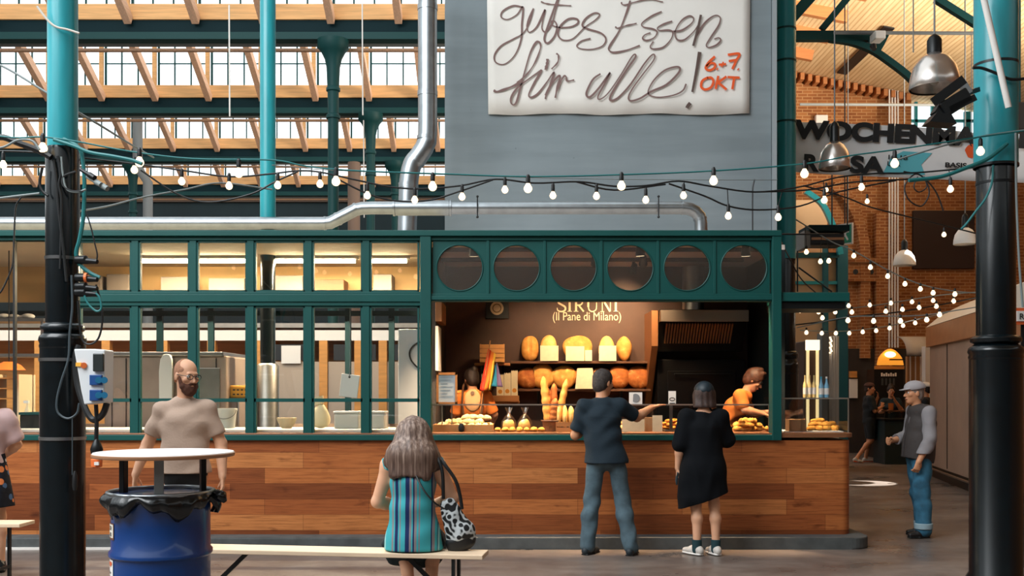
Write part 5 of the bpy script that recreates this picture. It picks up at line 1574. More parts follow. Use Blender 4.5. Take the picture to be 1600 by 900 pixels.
# pale fridge, lit post and curtain behind the glass case
fr = thing('display_fridge', 'tall pale fridge with a lit sign behind the bottles', 'fridge', (X(1270, 17.5), 17.5, 0))
MB().box(X(1259, 17.5), X(1283, 17.5), 17.6, 18.2, 0, Z(532, 17.5)).build('cabinet', mat('fridge_brown', (74, 56, 46), .4), fr, bevel=.02)
MB().box(X(1261, 17.5), X(1281, 17.5), 17.5, 17.6, Z(547, 17.5), Z(531, 17.5)).build('lit_sign', emit('sign_cream', (255, 240, 210), 1.3), fr)
for px in (1264, 1279): MB().box(X(px - 1.6, 17.5), X(px + 1.6, 17.5), 17.54, 17.6, 0.1, Z(547, 17.5)).build('lit_frame', emit('strip_cream', (250, 222, 160), .9), fr)
cu = thing('curtain', 'gathered white curtain hanging from a fairy-lit rail behind the glass case', 'curtain', (X(1303, 18), 18, 0))
grid = []
for i in range(5):
    grid.append([(X(1296, 18) + j * .0125, 18 + .03 * math.sin(j * 1.7), 0.01 + i / 4.0 * (Z(525, 18) - .01)) for j in range(14)])
MB().sheet(grid).build('cloth', mat('curtain_white', (220, 216, 212), .8), cu, smooth='all', solid=.008)
for i in range(10):
    MB().ell((X(1295 + 1.2 * (i % 3), 18), 17.93, Z(528 + i * 2.6, 18)), (.018,) * 3, 8, 6).build('fairy_light', M_bulb_f, cu)
tag(MB().box(X(1284, 19), X(1296, 19), 19, 19.3, 0, Z(520, 19)).build('grey_cabinet', mat('cab_grey', (96, 100, 100), .5), bevel=.01), 'narrow grey cabinet between the lit fridge and the white curtain', 'cabinet')
nt_ = thing('wall_notice', 'white sheet below a small brown box on the dark wall foot', 'notice', (X(1334, 25.8), 25.8, 1.4))
MB().box(X(1328, 25.8), X(1340, 25.8), 25.80, 25.87, Z(622, 25.8), Z(592, 25.8)).build('sheet', M_white, nt_)
MB().box(X(1328, 25.8), X(1338, 25.8), 25.74, 25.87, Z(590, 25.8), Z(580, 25.8)).build('box', M_amber, nt_)

# dark bin table of the couple far down the aisle
bt = thing('bar_table', 'dark square bar table standing before the couple far down the aisle', 'table', (X(1396, 22.0), 22.0, 0))
MB().box(X(1377, 22), X(1414, 22), 21.8, 22.5, 0, Z(657, 22)).build('body', mat('bin_dark', (18, 40, 44), .5), bt, bevel=.01)
MB().box(X(1375, 22), X(1416, 22), 21.77, 22.53, Z(657, 22), Z(653.5, 22)).build('rim', M_blackmetal, bt, bevel=.01)
b = MB(); b.box(X(1381, 22.3), X(1424, 22.3), 22.1, 22.45, Z(643, 22.3), Z(641, 22.3)); b.build('table_top', M_shelf, bt)
for px in (1384, 1412): MB().box(X(px, 22.3) - .03, X(px, 22.3) + .03, 22.25, 22.31, Z(653, 22.3), Z(643, 22.3)).build('leg', M_blackmetal, bt)
for px, lab in ((1392, 'glass of amber drink on the far bar table'),):
    tag(MB().lathe([(.05, 0), (.06, .15)], (X(px, 22.2), 22.2, Z(640.8, 22.2)), 12).build('drink_glass', mat('amber_drink', (200, 110, 50), .2), smooth=True), lab, 'glass')

# ------------------------------------------------------------------ foreground: drum table, benches
DY = 5.8
DX = X(252, DY)
dt = thing('drum_table', 'blue oil drum bar table with round white top and black bin liner', 'table', (DX, DY, 0))
zr_ = Z(768, DY)
M_drum = mat('drum_blue', (8, 56, 118), .32, 0.0, coat=.3, noise=.10, nscale=4)
R0 = .268
prof = [(.0, .0), (R0 - .01, 0), (R0, .01), (R0, .30), (R0 + .012, .315), (R0 + .012, .335), (R0, .35), (R0, Z(862, DY) - .02), (R0 + .013, Z(862, DY) - .008), (R0 + .013, Z(862, DY) + .012), (R0, Z(862, DY) + .026), (R0, zr_ - .015), (R0 + .004, zr_ - .01)]
MB().lathe(prof, (DX, DY, 0), 48).build('barrel', M_drum, dt, smooth=True)
b = MB(); b.tube([(DX + (R0 + .018) * math.cos(a), DY + (R0 + .018) * math.sin(a), zr_) for a in [2 * PI * k / 48 for k in range(48)]], .012, 8, closed=True); b.build('rim_ring', M_steel, dt, smooth=True)
grid = []
rr = random.Random(4)
for i in range(7):
    row = []
    for j in range(97):
        a = 2 * PI * j / 96
        v = i / 6.0
        wob = .014 * math.sin(9 * a + 1) + .012 * math.sin(17 * a + 2 * v) + .008 * math.sin(31 * a)
        r = R0 + .016 + .028 * math.sin(PI * v) + v * .012 + wob * v
        drop = .10 + .035 * math.sin(5 * a) + .02 * math.sin(13 * a + 1)
        row.append((DX + r * math.cos(a), DY + r * math.sin(a), zr_ + .008 - v * drop))
    grid.append(row)
MB().sheet(grid).build('bin_liner', mat('liner_black', (14, 17, 19), .22, bump=.12, bscale=14), dt, smooth='all', solid=.003)
MB().tube([P(338, 772, DY), P(346, 776, DY - .05), P(352, 784, DY - .04)], [.03, .035, .012], 10).build('liner_knot', mat('liner_black', (14, 17, 19)), dt, smooth='all')
zt_ = Z(706, DY)
b = MB(); b.lathe([(.382, zt_ - .022), (.385, zt_ - .012), (.382, zt_ - .004), (.380, zt_)], (DX + .018, DY, 0), 64); b.build('tabletop', mat('table_white', (226, 224, 224), .45), dt, smooth=True)
b = MB(); b.lathe([(.381, zt_ - .026), (.3865, zt_ - .02), (.3865, zt_ - .006), (.382, zt_ - .005)], (DX + .018, DY, 0), 64, caps=False); b.build('edge_band', mat('edge_tan', (176, 130, 96), .5), dt, smooth=True)
for i, (a, m) in enumerate(((-74, M_pipe), (30, M_blackmetal), (170, M_blackmetal))):
    a = math.radians(a)
    r = .232
    b = MB(); R = Matrix.Rotation(a, 3, 'Z')
    b.obox((DX + r * math.cos(a), DY + r * math.sin(a), (zr_ - .10 + zt_ - .024) / 2), (.03, .05, zt_ - .024 - zr_ + .10), R); b.build('leg', m, dt, bevel=.003)
# stickers on the drum
def curved(px0, px1, py0, py1, dr, n=8):
    g = []
    for i in range(2):
        row = []
        for j in range(n + 1):
            px = px0 + (px1 - px0) * j / n
            s_ = (X(px, DY) - DX) / R0
            a = math.asin(max(-.99, min(.99, s_)))
            row.append((DX + (R0 + dr) * math.sin(a), DY - (R0 + dr) * math.cos(a), Z(py0 + (py1 - py0) * i, DY - .2)))
        g.append(row)
    return g
# pixel rows are measured on the near face of the drum
MB().sheet(curved(180.5, 198, 819, 845, .003)).build('sticker', mat('sticker_brown', (110, 66, 44), .5), dt)
MB().sheet(curved(182, 196.5, 821, 842, .0036)).build('sticker_face', mat('sticker_cream', (226, 220, 206), .5), dt)
def drumtext(nm, body, px, py, h, m, w):
    o = text_mesh(nm, body, h, m, None, (0, 0, 0), .0, 'CENTER', offset=.001)
    xs = [v.co.x for v in o.data.vertices]
    k = w / max(1e-6, max(xs) - min(xs))
    a0 = math.asin((X(px, DY) - DX) / R0)
    for v in o.data.vertices:
        a = a0 + v.co.x * k / R0
        v.co = Vector(((R0 + .0045) * math.sin(a), -(R0 + .0045) * math.cos(a), Z(py, DY - .2) + v.co.z))
    o.parent = dt
    return o
drumtext('sticker_print', 'BCN', 189.3, 830, .030, M_black, .042)
drumtext('sticker_print', 'AFD', 189.3, 840, .030, M_black, .042)
MB().sheet(curved(179, 196, 877, 903, .003)).build('sticker', M_white, dt)
drumtext('sticker_print', 'I', 183.5, 888, .030, M_black, .006)
b = MB()
hp = []
for k in range(24):
    a = 2 * PI * k / 24
    hx_, hz_ = 16 * math.sin(a) ** 3, 13 * math.cos(a) - 5 * math.cos(2 * a) - 2 * math.cos(3 * a) - math.cos(4 * a)
    hp.append((189.5 + hx_ * .29, 883.5 - hz_ * .32))
v = []
for px, py in hp:
    a = math.asin((X(px, DY) - DX) / R0)
    v.append((DX + (R0 + .005) * math.sin(a), DY - (R0 + .005) * math.cos(a), Z(py, DY - .2)))
b.add(v, [tuple(range(24))]); b.build('heart', mat('heart_orange', (216, 96, 50), .5), dt)
drumtext('sticker_print', 'Roma', 187.5, 899, .020, M_black, .045)

M_bench = mat('bench_wood', (222, 196, 166), .5, noise=.08, nscale=4, stretch=(.4, 6, 6))
def bench(name, label, a, c, w=.25):
    """a, c: plan ends of the centre line; top at .48"""
    a, c = Vector(a), Vector(c)
    d = (c - a).normalized()
    t = thing(name, label, 'bench', ((a.x + c.x) / 2, (a.y + c.y) / 2, 0))
    b = MB(); b.bar((a.x, a.y, .464), (c.x, c.y, .464), w, .03); b.build('seat_board', M_bench, t, bevel=.004)
    n = Vector((-d.y, d.x))
    for e, s in ((a + d * .2, 1), (c - d * .2, -1)):
        for q in (-1, 1):
            f = e + n * (q * (w / 2 - .03))
            b = MB(); b.bar((f.x, f.y, .448), (f.x, f.y, .0), .035, .02, (d.x, d.y, 0)); b.build('leg', M_blackmetal, t)
        f0, f1 = e + n * (w / 2 - .03), e - n * (w / 2 - .03)
        b = MB(); b.bar((f0.x, f0.y, .10), (f1.x, f1.y, .10), .03, .02); b.build('foot_bar', M_blackmetal, t)
        g = e + d * (s * .34)
        b = MB(); b.bar((e.x, e.y, .12), (g.x, g.y, .445), .03, .015, (n.x, n.y, 0)); b.build('brace', M_blackmetal, t)
    return t
bench('beer_bench', 'pale beer bench with black folding legs under the seated woman', (X(266, 7.05), 7.12), (X(759, 6.85), 6.82))
bench('beer_bench', 'pale beer bench end before the person in the floral skirt', (X(-330, 8.45), 8.45), (X(41, 8.4), 8.42), .26)
# ------------------------------------------------------------------ string lights, cables and the power box
def string(label, cable, bulbs, Y0, Y1, m_cable, r_c, r_b, m_bulb, sock=.065, extra=()):
    """cable: pixel polyline; bulbs: (px, py); depth runs from Y0 at px 0 to Y1 at px 1600"""
    def D(px): return Y0 + (Y1 - Y0) * px / 1600.0
    pts = spline([tuple(P(x, y, D(x))) for x, y in cable], 5)
    t = thing('string_lights', label, 'string lights', tuple(pts[0]))
    MB().tube(pts, r_c, 6).build('cable', m_cable, t, smooth=True)
    for e in extra:
        MB().tube(spline([tuple(P(x, y, D(x))) for x, y in e], 5), r_c, 6).build('cable', m_cable, t, smooth=True)
    for px, py in bulbs:
        Y = D(px)
        c = P(px, py, Y)
        # nearest cable point above
        near = min(pts, key=lambda q: abs(q[0] - c.x))
        top = max(near[2], c.z + r_b * 1.2)
        b = MB().lathe([(0.002, c.z - r_b), (r_b * .55, c.z - r_b * .84), (r_b * .88, c.z - r_b * .45), (r_b, c.z), (r_b * .9, c.z + r_b * .45), (r_b * .6, c.z + r_b * .9), (r_b * .42, c.z + r_b * 1.3)], (c.x, Y, 0), 14)
        bo_ = b.build('bulb', m_bulb, t, smooth='all')
        s0 = c.z + r_b * 1.25
        MB().lathe([(r_b * .50, s0), (r_b * .55, s0 + .02), (r_b * .5, s0 + sock * .8), (r_b * .3, s0 + sock)], (c.x, Y, 0), 10).build('socket', M_black, bo_)
        if top > s0 + sock + .005:
            MB().tube([(c.x, Y, s0 + sock * .9), (near[0], near[1], near[2])], .004, 5).build('drop_wire', M_black, bo_)
    return t
M_cteal = mat('cable_teal', (24, 110, 112), .5)
M_cgrey = mat('cable_grey', (120, 130, 130), .5)
string('upper string of large glowing bulbs on a thin teal cable between the two dark columns',
       [(-60, 205), (20, 215), (67, 214), (125, 222), (200, 236), (300, 248), (425, 250), (480, 260), (560, 267), (700, 272), (825, 276), (971, 273), (1115, 267), (1257, 256), (1330, 243), (1398, 234), (1532, 214), (1660, 196)],
       [(67, 232), (218, 254), (373, 271), (525, 284), (676, 292), (825, 295), (971, 291), (1115, 283), (1257, 272), (1398, 256), (1532, 237)], 7.0, 7.9, M_cteal, .006, .031, M_bulb)
string('lower string of glowing bulbs on looping black cables above the stall roof',
       [(-40, 235), (60, 238), (125, 246), (210, 256), (284, 266), (358, 276), (420, 272), (465, 267), (500, 269), (560, 282), (610, 292), (660, 295), (720, 290), (775, 280), (835, 286), (905, 284), (960, 291), (1010, 290), (1060, 283), (1110, 291), (1180, 300), (1250, 292), (1310, 277), (1370, 271), (1430, 270), (1520, 262)],
       [(5, 258), (210, 266), (284, 284), (358, 291), (434, 290), (500, 288), (574, 306), (648, 313), (722, 308), (789, 297), (864, 306), (932, 307), (1009, 313), (1068, 306), (1138, 338), (1216, 340), (1288, 313), (1346, 293), (1485, 296)], 7.3, 8.3, M_black, .007, .026, M_bulb,
       extra=[[(220, 266), (275, 302), (325, 316), (390, 304), (430, 284), (465, 268)], [(520, 276), (575, 303), (620, 314), (670, 313), (715, 300), (770, 281)],
              [(1045, 287), (1100, 306), (1138, 322), (1185, 328), (1250, 322), (1310, 300), (1400, 282)], [(900, 284), (960, 297), (1040, 288)], [(1180, 300), (1260, 297), (1330, 285), (1420, 280)]])
string('long string of small bulbs sloping down across the brick gable towards the kiosk', [(1222, 330), (1258, 352), (1300, 378), (1334, 392), (1387, 422), (1438, 444), (1492, 455), (1560, 460)],
       [(1260, 394), (1282, 409), (1295, 408), (1334, 400), (1360, 418), (1387, 432), (1414, 444), (1438, 452), (1458, 458), (1492, 460)], 12.0, 15.0, M_cgrey, .009, .033, M_bulb_f, .05)
string('uppermost level string of small bulbs just under the green canopy of the stall', [(1238, 478), (1290, 484), (1360, 478), (1425, 468), (1480, 460), (1550, 455)],
       [(1250, 486), (1279, 488), (1305, 488), (1326, 478), (1359, 477), (1392, 474), (1425, 472), (1458, 470)], 16.0, 16.5, M_cgrey, .010, .033, M_bulb_f, .05)
string('middle level string of small bulbs in front of the white gable pipes', [(1240, 508), (1290, 502), (1340, 494), (1400, 488), (1470, 476), (1550, 460)],
       [(1285, 497), (1331, 488), (1384, 487), (1410, 484), (1436, 481), (1463, 479), (1490, 471)], 15.0, 15.5, M_black, .012, .033, M_bulb_f, .05)
string('string of larger bulbs level with the sign of the lit fridge', [(1245, 512), (1320, 496), (1365, 494), (1407, 494), (1448, 492), (1500, 484), (1550, 476)],
       [(1325, 501), (1365, 502), (1407, 502), (1448, 500), (1468, 492)], 13.5, 14.0, M_cgrey, .008, .033, M_bulb_f, .05)
string('lowest string of tiny bulbs hanging above the bottles and the cafe lamp', [(1250, 516), (1306, 518), (1348, 515), (1390, 509), (1430, 500), (1500, 484), (1550, 476)],
       [(1260, 520), (1284, 521), (1306, 521), (1327, 521), (1348, 519), (1369, 517), (1390, 513), (1411, 509), (1430, 505)], 18.0, 18.5, M_cgrey, .010, .036, M_bulb_f, .05)
string('short string of small bulbs crossing in front of the banner and enamel lamp', [(1255, 290), (1320, 308), (1355, 322), (1400, 334), (1475, 352), (1530, 366)], [(1291, 297), (1355, 315), (1475, 367)], 13.0, 13.5, M_black, .010, .030, M_bulb_f, .06)

def cable(label, pts, Y, r, m, name='cable'):
    """pts: (px, py) or (px, py, Y)"""
    q = [tuple(P(p[0], p[1], p[2] if len(p) > 2 else Y)) for p in pts]
    return tag(MB().tube(spline(q, 6), r, 7).build(name, m, smooth=True), label, 'cable')
YF = 7.2 - .13
cable('slim guy cable with clips slanting down to the cable-wrapped column', [(-20, 92), (20, 112), (75, 146), (98, 158)], 7.3, .008, M_cgrey)
cable('guy cable slanting away from the cable-wrapped column towards the roof girders', [(112, 170, 7.3), (160, 198, 8.5), (205, 226, 10), (240, 246, 11.5)], 8, .010, M_cgrey)
cable('pale rope tied round the teal top of the cable-wrapped column', [(58, 10), (75, 32), (88, 42), (105, 46), (124, 52)], 7.07, .008, mat('rope', (190, 184, 174), .8))
cable('pale sagging cable running from the dark column along the stall roof', [(124, 330, 7.3), (170, 322, 8), (225, 308, 8.6), (290, 296, 9), (345, 286, 9.3), (425, 296, 9.6)], 8, .008, M_cgrey)
cable('long thin grey wire in front of the grey wall above the string lights', [(425, 258, 9), (520, 266, 9.2), (700, 273, 9.4), (900, 279, 9.6), (1100, 281, 9.8), (1215, 281, 10)], 9, .004, M_cgrey)
cable('thick black cable bundle leading from beyond the frame to the wrapped column', [(-30, 225), (0, 214), (30, 224), (60, 235), (80, 246)], 7.05, .022, M_black)
cable('pale curved cable arching towards the wrapped column above a black bundle', [(-20, 232), (5, 230), (28, 219), (50, 220), (62, 234)], 7.0, .008, M_cgrey)
cable('grey cable reaching the wrapped column just above the duct', [(-20, 312), (20, 307), (62, 302)], 7.1, .008, M_cgrey)
cable('black cable hanging straight before the big pane', [(33, 308), (25, 322), (23, 345), (21, 400), (18, 420), (2, 455), (-10, 462)], 7.15, .006, M_black)
# loops wound round the column
loops = [('black cable loop wound high round the column', [(66, 262), (62, 285), (66, 298), (75, 306)], .010, M_black), ('grey cable looping down the front of the column', [(96, 245), (98, 270), (104, 295), (120, 300), (134, 296)], .007, M_cgrey),
         ('black cable curling out in a ring beside the column', [(118, 268), (100, 275), (98, 288), (110, 298), (130, 299)], .008, M_black), ('black cable dropping down the column face from the bundle', [(84, 250), (88, 280), (92, 330), (98, 380), (104, 440)], .010, M_black),
         ('black cable running beside the first one down the column', [(90, 244), (95, 270), (92, 290), (96, 320), (94, 420)], .008, M_black), ('grey cable snaking down the lower column and back up in a loop', [(112, 430), (113, 480), (109, 520), (107, 560), (96, 595), (89, 625), (91, 645), (106, 654), (120, 646), (124, 630)], .008, mat('cable_mid', (58, 70, 76), .5)),
         ('thin cable hanging down the column to a plug', [(113, 652), (113, 700), (113, 742)], .004, mat('cable_mid', (58, 70, 76)))]
for lab, pts, r, m in loops:
    yy = 7.2 - (.165 if pts[0][1] > 425 else .135)
    cable(lab, pts, yy, r, m)
tag(MB().lathe([(.012, Z(766, 7.0)), (.018, Z(758, 7.0)), (.016, Z(744, 7.0)), (.006, Z(736, 7.0))], (X(117, 7.0), 7.0, 0), 12).build('cable_plug', M_black, smooth=True), 'black plug hanging low on the lower part of the wrapped column', 'plug')
cable('teal hose running down the side of the wrapped column to the power box', [(98, 216), (122, 230), (129, 248), (132, 290), (130, 340), (124, 375), (119, 395), (124, 412), (140, 426), (156, 434)], 7.12, .014, M_cteal, 'hose')
cable('teal hose twisting on from the wrapped column beside the upper string', [(84, 218), (115, 228), (140, 238), (175, 244), (205, 250), (222, 256)], 7.05, .013, M_cteal, 'hose')
cable('black cable hanging from the sockets to the top of the power box', [(150, 445), (157, 470), (160, 500), (154, 528), (140, 538), (128, 530), (124, 500), (122, 470)], 7.1, .007, M_black)
cable('thin black cable falling to the column sockets', [(134, 330), (142, 355), (148, 380), (152, 398), (150, 410)], 7.1, .005, M_black)
cable('teal cable bow between two column sockets', [(132, 462), (138, 475), (150, 486), (158, 482), (156, 466), (150, 458)], 7.05, .007, M_cteal)
tag(MB().tube([P(75.5, 300, 7.15), P(75.5, 505, 7.15)], .014, 10).build('conduit', mat('conduit_copper', (150, 108, 84), .4, .6), smooth=True), 'copper-coloured conduit along the near side of the wrapped column', 'pipe')
# plug clusters on the column
for i, (px, py, lab) in enumerate(((138, 272, 'upper grey connector in the cable tangle on the column'), (148, 283, 'middle grey connector in the cable tangle on the column'), (158, 289, 'lowest grey connector in the cable tangle on the column'))):
    b = MB(); a = P(px - 12, py - 7, 7.0); c = P(px + 10, py + 6, 6.95); b.tube([a, a.lerp(c, .6), a.lerp(c, .62), c], [.012, .014, .020, .018], 10)
    tag(b.build('connector', M_cgrey if i else M_blackmetal, smooth=True), lab, 'connector')
for i, (py, lab) in enumerate(((408, 'topmost black socket on the side of the wrapped column'), (436, 'black socket with an orange ring on the side of the wrapped column'), (450, 'third black socket down the side of the wrapped column'), (459, 'lowest black socket on the side of the wrapped column'))):
    t = thing('wall_socket', lab, 'socket', P(134, py, 7.1))
    b = MB(); b.tube([P(120, py - 2, 7.12), P(134, py - 2, 7.1), P(136, py, 7.1), P(152, py + 1, 7.08)], [.03, .03, .022, .016], 12); b.build('body', M_blackmetal, t, smooth=True)
    if i == 1: MB().tube([P(133, py - 2, 7.1), P(137, py - 2, 7.1)], .034, 14).build('orange_ring', mat('ring_orange', (226, 110, 50), .5), t)
EX = 6.95
bx = thing('power_box', 'white power distribution box with blue sockets hung beside the wrapped column', 'power box', P(145, 632, EX))
pl = [(X(x, EX), Z(y, EX)) for x, y in ((123, 546), (157, 546), (171, 547), (170, 629), (139, 632), (134, 610))]
MB().prism(pl, EX - .08, EX + .08).build('housing', mat('box_white', (214, 218, 220), .4), bx, bevel=.008)
MB().box(X(154.5, EX), X(171, EX), EX - .105, EX - .08, Z(581, EX), Z(553, EX)).build('breaker_cover', mat('cover_dark', (44, 50, 50), .25), bx, bevel=.006)
MB().tube([P(131, 571, EX - .095), P(131, 571, EX - .08)], .02, 16).build('main_switch', mat('ring_orange', (226, 110, 50)), bx)
MB().box(X(127, EX), X(135.5, EX), EX - .09, EX - .08, Z(573, EX), Z(567, EX)).build('switch_plate', mat('plate_yellow', (238, 176, 60), .5), bx)
for y0, y1 in ((586, 602), (609, 626)):
    f = MB().box(X(149, EX), X(168, EX), EX - .10, EX - .08, Z(y1, EX), Z(y0, EX)).build('socket_panel', mat('socket_blue', (20, 70, 130), .4), bx, bevel=.004)
    for k in range(2):
        MB().tube([P(154 + k * 9, (y0 + y1) / 2, EX - .118), P(154 + k * 9, (y0 + y1) / 2, EX - .10)], .022, 14).build('socket_lid', mat('socket_teal', (30, 110, 150), .4), f)
cable('thick black cable looping down behind the power box', [(124, 540, 7.08), (118, 560, 7.06), (121, 600, 7.04), (134, 640, 7.0), (146, 656, 6.98), (160, 648, 6.95), (167, 630, 6.95)], 7.0, .022, M_black)
cable('black cable dropping from the power box to the hanging plug', [(150, 632, 6.95), (151, 660, 6.95), (150, 690, 6.95)], 6.95, .014, M_black)
hp_ = thing('hanging_plug', 'black hanging plug with an orange cap just above the drum table', 'plug', P(151, 728, 6.95))
MB().lathe([(.012, Z(686, 6.95)), (.03, Z(694, 6.95)), (.042, Z(702, 6.95)), (.034, Z(712, 6.95)), (.028, Z(718, 6.95))][::-1], (X(151, 6.95), 6.95, 0), 16).build('body', M_blackmetal, hp_, smooth=True)
MB().lathe([(.02, Z(731, 6.95)), (.036, Z(729, 6.95)), (.038, Z(718, 6.95)), (.028, Z(716, 6.95))], (X(151, 6.95), 6.95, 0), 16).build('orange_cap', mat('ring_orange', (226, 110, 50)), hp_, smooth=True)
MB().box(X(147, 6.9), X(154, 6.9), 6.9, 6.915, Z(727, 6.9), Z(722, 6.9)).build('tag_label', M_white, hp_)
# cables at the thick column
YR = 8.2 - .2
cable('teal cable bow hanging beside the thick column below its teal top', [(1552, 258), (1550, 285), (1540, 310), (1525, 330), (1510, 350), (1502, 358)], YR, .009, M_cteal)
cable('black cable knot strapped to the thick column', [(1520, 106), (1532, 106), (1545, 110), (1560, 116), (1580, 124), (1610, 122)], YR, .012, M_black)
cable('grey cable stretched past the thick column to the edge lamps', [(1400, 250), (1480, 226), (1540, 212), (1610, 202)], YR - .1, .007, M_cgrey)
cable('grey armoured cable bunch meeting the thick column', [(1420, 282), (1470, 276), (1510, 262), (1540, 250), (1560, 236), (1574, 224)], YR, .016, M_cteal)
cable('black wire drooping in a coil beside the enamel lamps', [(1412, 268), (1440, 275), (1452, 300), (1440, 322), (1420, 312), (1414, 290), (1430, 272), (1446, 280), (1460, 296), (1468, 312), (1474, 330)], 9.5, .007, M_black)
cable('black wire arching in a second coil under the long banner', [(1434, 276), (1428, 292), (1436, 300), (1448, 292), (1444, 276)], 9.4, .006, M_black)
cable('vertical grey cable running down the outer side of the thick column', [(1587, 205), (1588, 300), (1592, 400), (1598, 480)], YR, .009, M_cgrey)
cable('thin dark wire slung from the green stall corner to the teal column', [(1218, 372, 11), (1232, 400, 12), (1252, 436, 12.5), (1280, 462, 13)], 11, .008, M_black)
cable('black rod standing on the stall roof before the grey wall', [(1179, 280, 11), (1176, 300, 11), (1176, 361, 11)], 11, .008, M_black)
for (px, ya, yb, Yp, lab) in ((358, 8, 182, 16.0, 'white thin rod hanging before the glazed roof'), (566, 6, 180, 17.0, 'thin hanging rod beside the first green column'), (568, 188, 340, 20.0, 'thin pale rod hanging lower beside the green columns')):
    tag(MB().tube([P(px, ya, Yp), P(px + 1, yb, Yp)], .012, 6).build('hanging_rod', M_white), lab, 'rod')
# ------------------------------------------------------------------ people: smooth bodies grown from distance fields
class Field:
    """smooth union of rounded limbs and ellipsoids, turned into one closed skin"""
    def __init__(s, h=.006):
        s.h = h; s.ops = []; s.fold = None
    def cap(s, a, b, ra, rb, k=.02):
        s.ops.append(('cap', np.array(a, float), np.array(b, float), ra, rb, k)); return s
    def chain(s, pts, rs, k=.02):
        for i in range(len(pts) - 1): s.cap(pts[i], pts[i + 1], rs[i], rs[i + 1], k)
        return s
    def ecap(s, a, b, u, ra, rb, k=.03):
        s.ops.append(('ecap', np.array(a, float), np.array(b, float), np.array(u, float), ra, rb, k)); return s
    def ell(s, c, r, R=None, k=.015):
        s.ops.append(('ell', np.array(c, float), np.array(r, float), R, k)); return s
    def sub(s, c, r, R=None, k=.006):
        s.ops.append(('sub', np.array(c, float), np.array(r, float), R, k)); return s
    def cut(s, p, n):
        s.ops.append(('cut', np.array(p, float), np.array(n, float))); return s
    def mesh(s):
        lo, hi = np.full(3, 1e9), np.full(3, -1e9)
        for o in s.ops:
            if o[0] == 'cap': q = [(o[1], o[3]), (o[2], o[4])]
            elif o[0] == 'ecap': q = [(o[1], max(o[4])), (o[2], max(o[5]))]
            elif o[0] == 'ell': q = [(o[1], max(o[2]))]
            else: continue
            for c, r in q:
                lo = np.minimum(lo, c - r); hi = np.maximum(hi, c + r)
        m = .03
        lo -= m; hi += m
        h = s.h
        n = np.ceil((hi - lo) / h).astype(int) + 1
        ax = [lo[i] + h * np.arange(n[i]) for i in range(3)]
        f = np.full(tuple(n), .06, np.float32)
        def block(c0, c1):
            i0 = np.clip(np.floor((c0 - lo) / h).astype(int), 0, n - 1); i1 = np.clip(np.ceil((c1 - lo) / h).astype(int) + 1, 1, n)
            sl = tuple(slice(a, b) for a, b in zip(i0, i1))
            g = np.meshgrid(*[ax[i][sl[i]].astype(np.float32) for i in range(3)], indexing='ij', sparse=True)
            return sl, g
        def ellip(o, g):
            d = [g[i] - o[1][i] for i in range(3)]
            if o[3] is not None:
                R = np.array(o[3], float)
                d = [d[0] * R[0, i] + d[1] * R[1, i] + d[2] * R[2, i] for i in range(3)]
            k0 = np.sqrt((d[0] / o[2][0]) ** 2 + (d[1] / o[2][1]) ** 2 + (d[2] / o[2][2]) ** 2)
            k1 = np.sqrt((d[0] / o[2][0] ** 2) ** 2 + (d[1] / o[2][1] ** 2) ** 2 + (d[2] / o[2][2] ** 2) ** 2)
            return k0 * (k0 - 1) / np.maximum(k1, 1e-6)
        M_ = .055
        for o in s.ops:
            t = o[0]
            if t == 'cut':
                continue
            if t in ('cap', 'ecap'):
                a, b = o[1], o[2]
                rm = max(o[3], o[4]) if t == 'cap' else max(max(o[4]), max(o[5]))
                sl, g = block(np.minimum(a, b) - rm - M_, np.maximum(a, b) + rm + M_)
                ba = b - a; L2 = max(float(ba @ ba), 1e-9)
                px, py, pz = g[0] - a[0], g[1] - a[1], g[2] - a[2]
                tt = np.clip((px * ba[0] + py * ba[1] + pz * ba[2]) / L2, 0, 1)
                qx, qy, qz = px - tt * ba[0], py - tt * ba[1], pz - tt * ba[2]
                if t == 'cap':
                    d = np.sqrt(qx * qx + qy * qy + qz * qz) - (o[3] + (o[4] - o[3]) * tt)
                else:
                    w = ba / math.sqrt(L2)
                    u = o[3] - w * (o[3] @ w); u = u / np.linalg.norm(u)
                    v = np.cross(w, u)
                    ru = o[4][0] + (o[5][0] - o[4][0]) * tt; rv = o[4][1] + (o[5][1] - o[4][1]) * tt
                    qu = qx * u[0] + qy * u[1] + qz * u[2]; qv = qx * v[0] + qy * v[1] + qz * v[2]; qw = qx * w[0] + qy * w[1] + qz * w[2]
                    rw = np.minimum(ru, rv)
                    k0 = np.sqrt((qu / ru) ** 2 + (qv / rv) ** 2 + (qw / rw) ** 2)
                    k1 = np.sqrt((qu / ru ** 2) ** 2 + (qv / rv ** 2) ** 2 + (qw / rw ** 2) ** 2)
                    d = np.where(k1 > 1e-6, k0 * (k0 - 1) / np.maximum(k1, 1e-6), -rw)
                k = o[-1]
            elif t == 'ell':
                r = max(o[2]); sl, g = block(o[1] - r - M_, o[1] + r + M_); d = ellip(o, g); k = o[4]
            else:
                r = max(o[2]); sl, g = block(o[1] - r - M_, o[1] + r + M_); d = ellip(o, g)
                F0 = f[sl]; k = o[4]; hh = np.maximum(k - np.abs(F0 + d), 0) / k
                f[sl] = np.maximum(F0, -d) + hh * hh * k * .25
                continue
            F0 = f[sl]
            hh = np.maximum(k - np.abs(F0 - d), 0) / k
            f[sl] = np.minimum(F0, d) - hh * hh * k * .25
        g = np.meshgrid(*[a.astype(np.float32) for a in ax], indexing='ij', sparse=True)
        if s.fold is not None:
            f = f + s.fold(*g)
        for o in s.ops:
            if o[0] == 'cut':
                nn = o[2] / np.linalg.norm(o[2])
                f = np.maximum(f, (g[0] - o[1][0]) * nn[0] + (g[1] - o[1][1]) * nn[1] + (g[2] - o[1][2]) * nn[2])
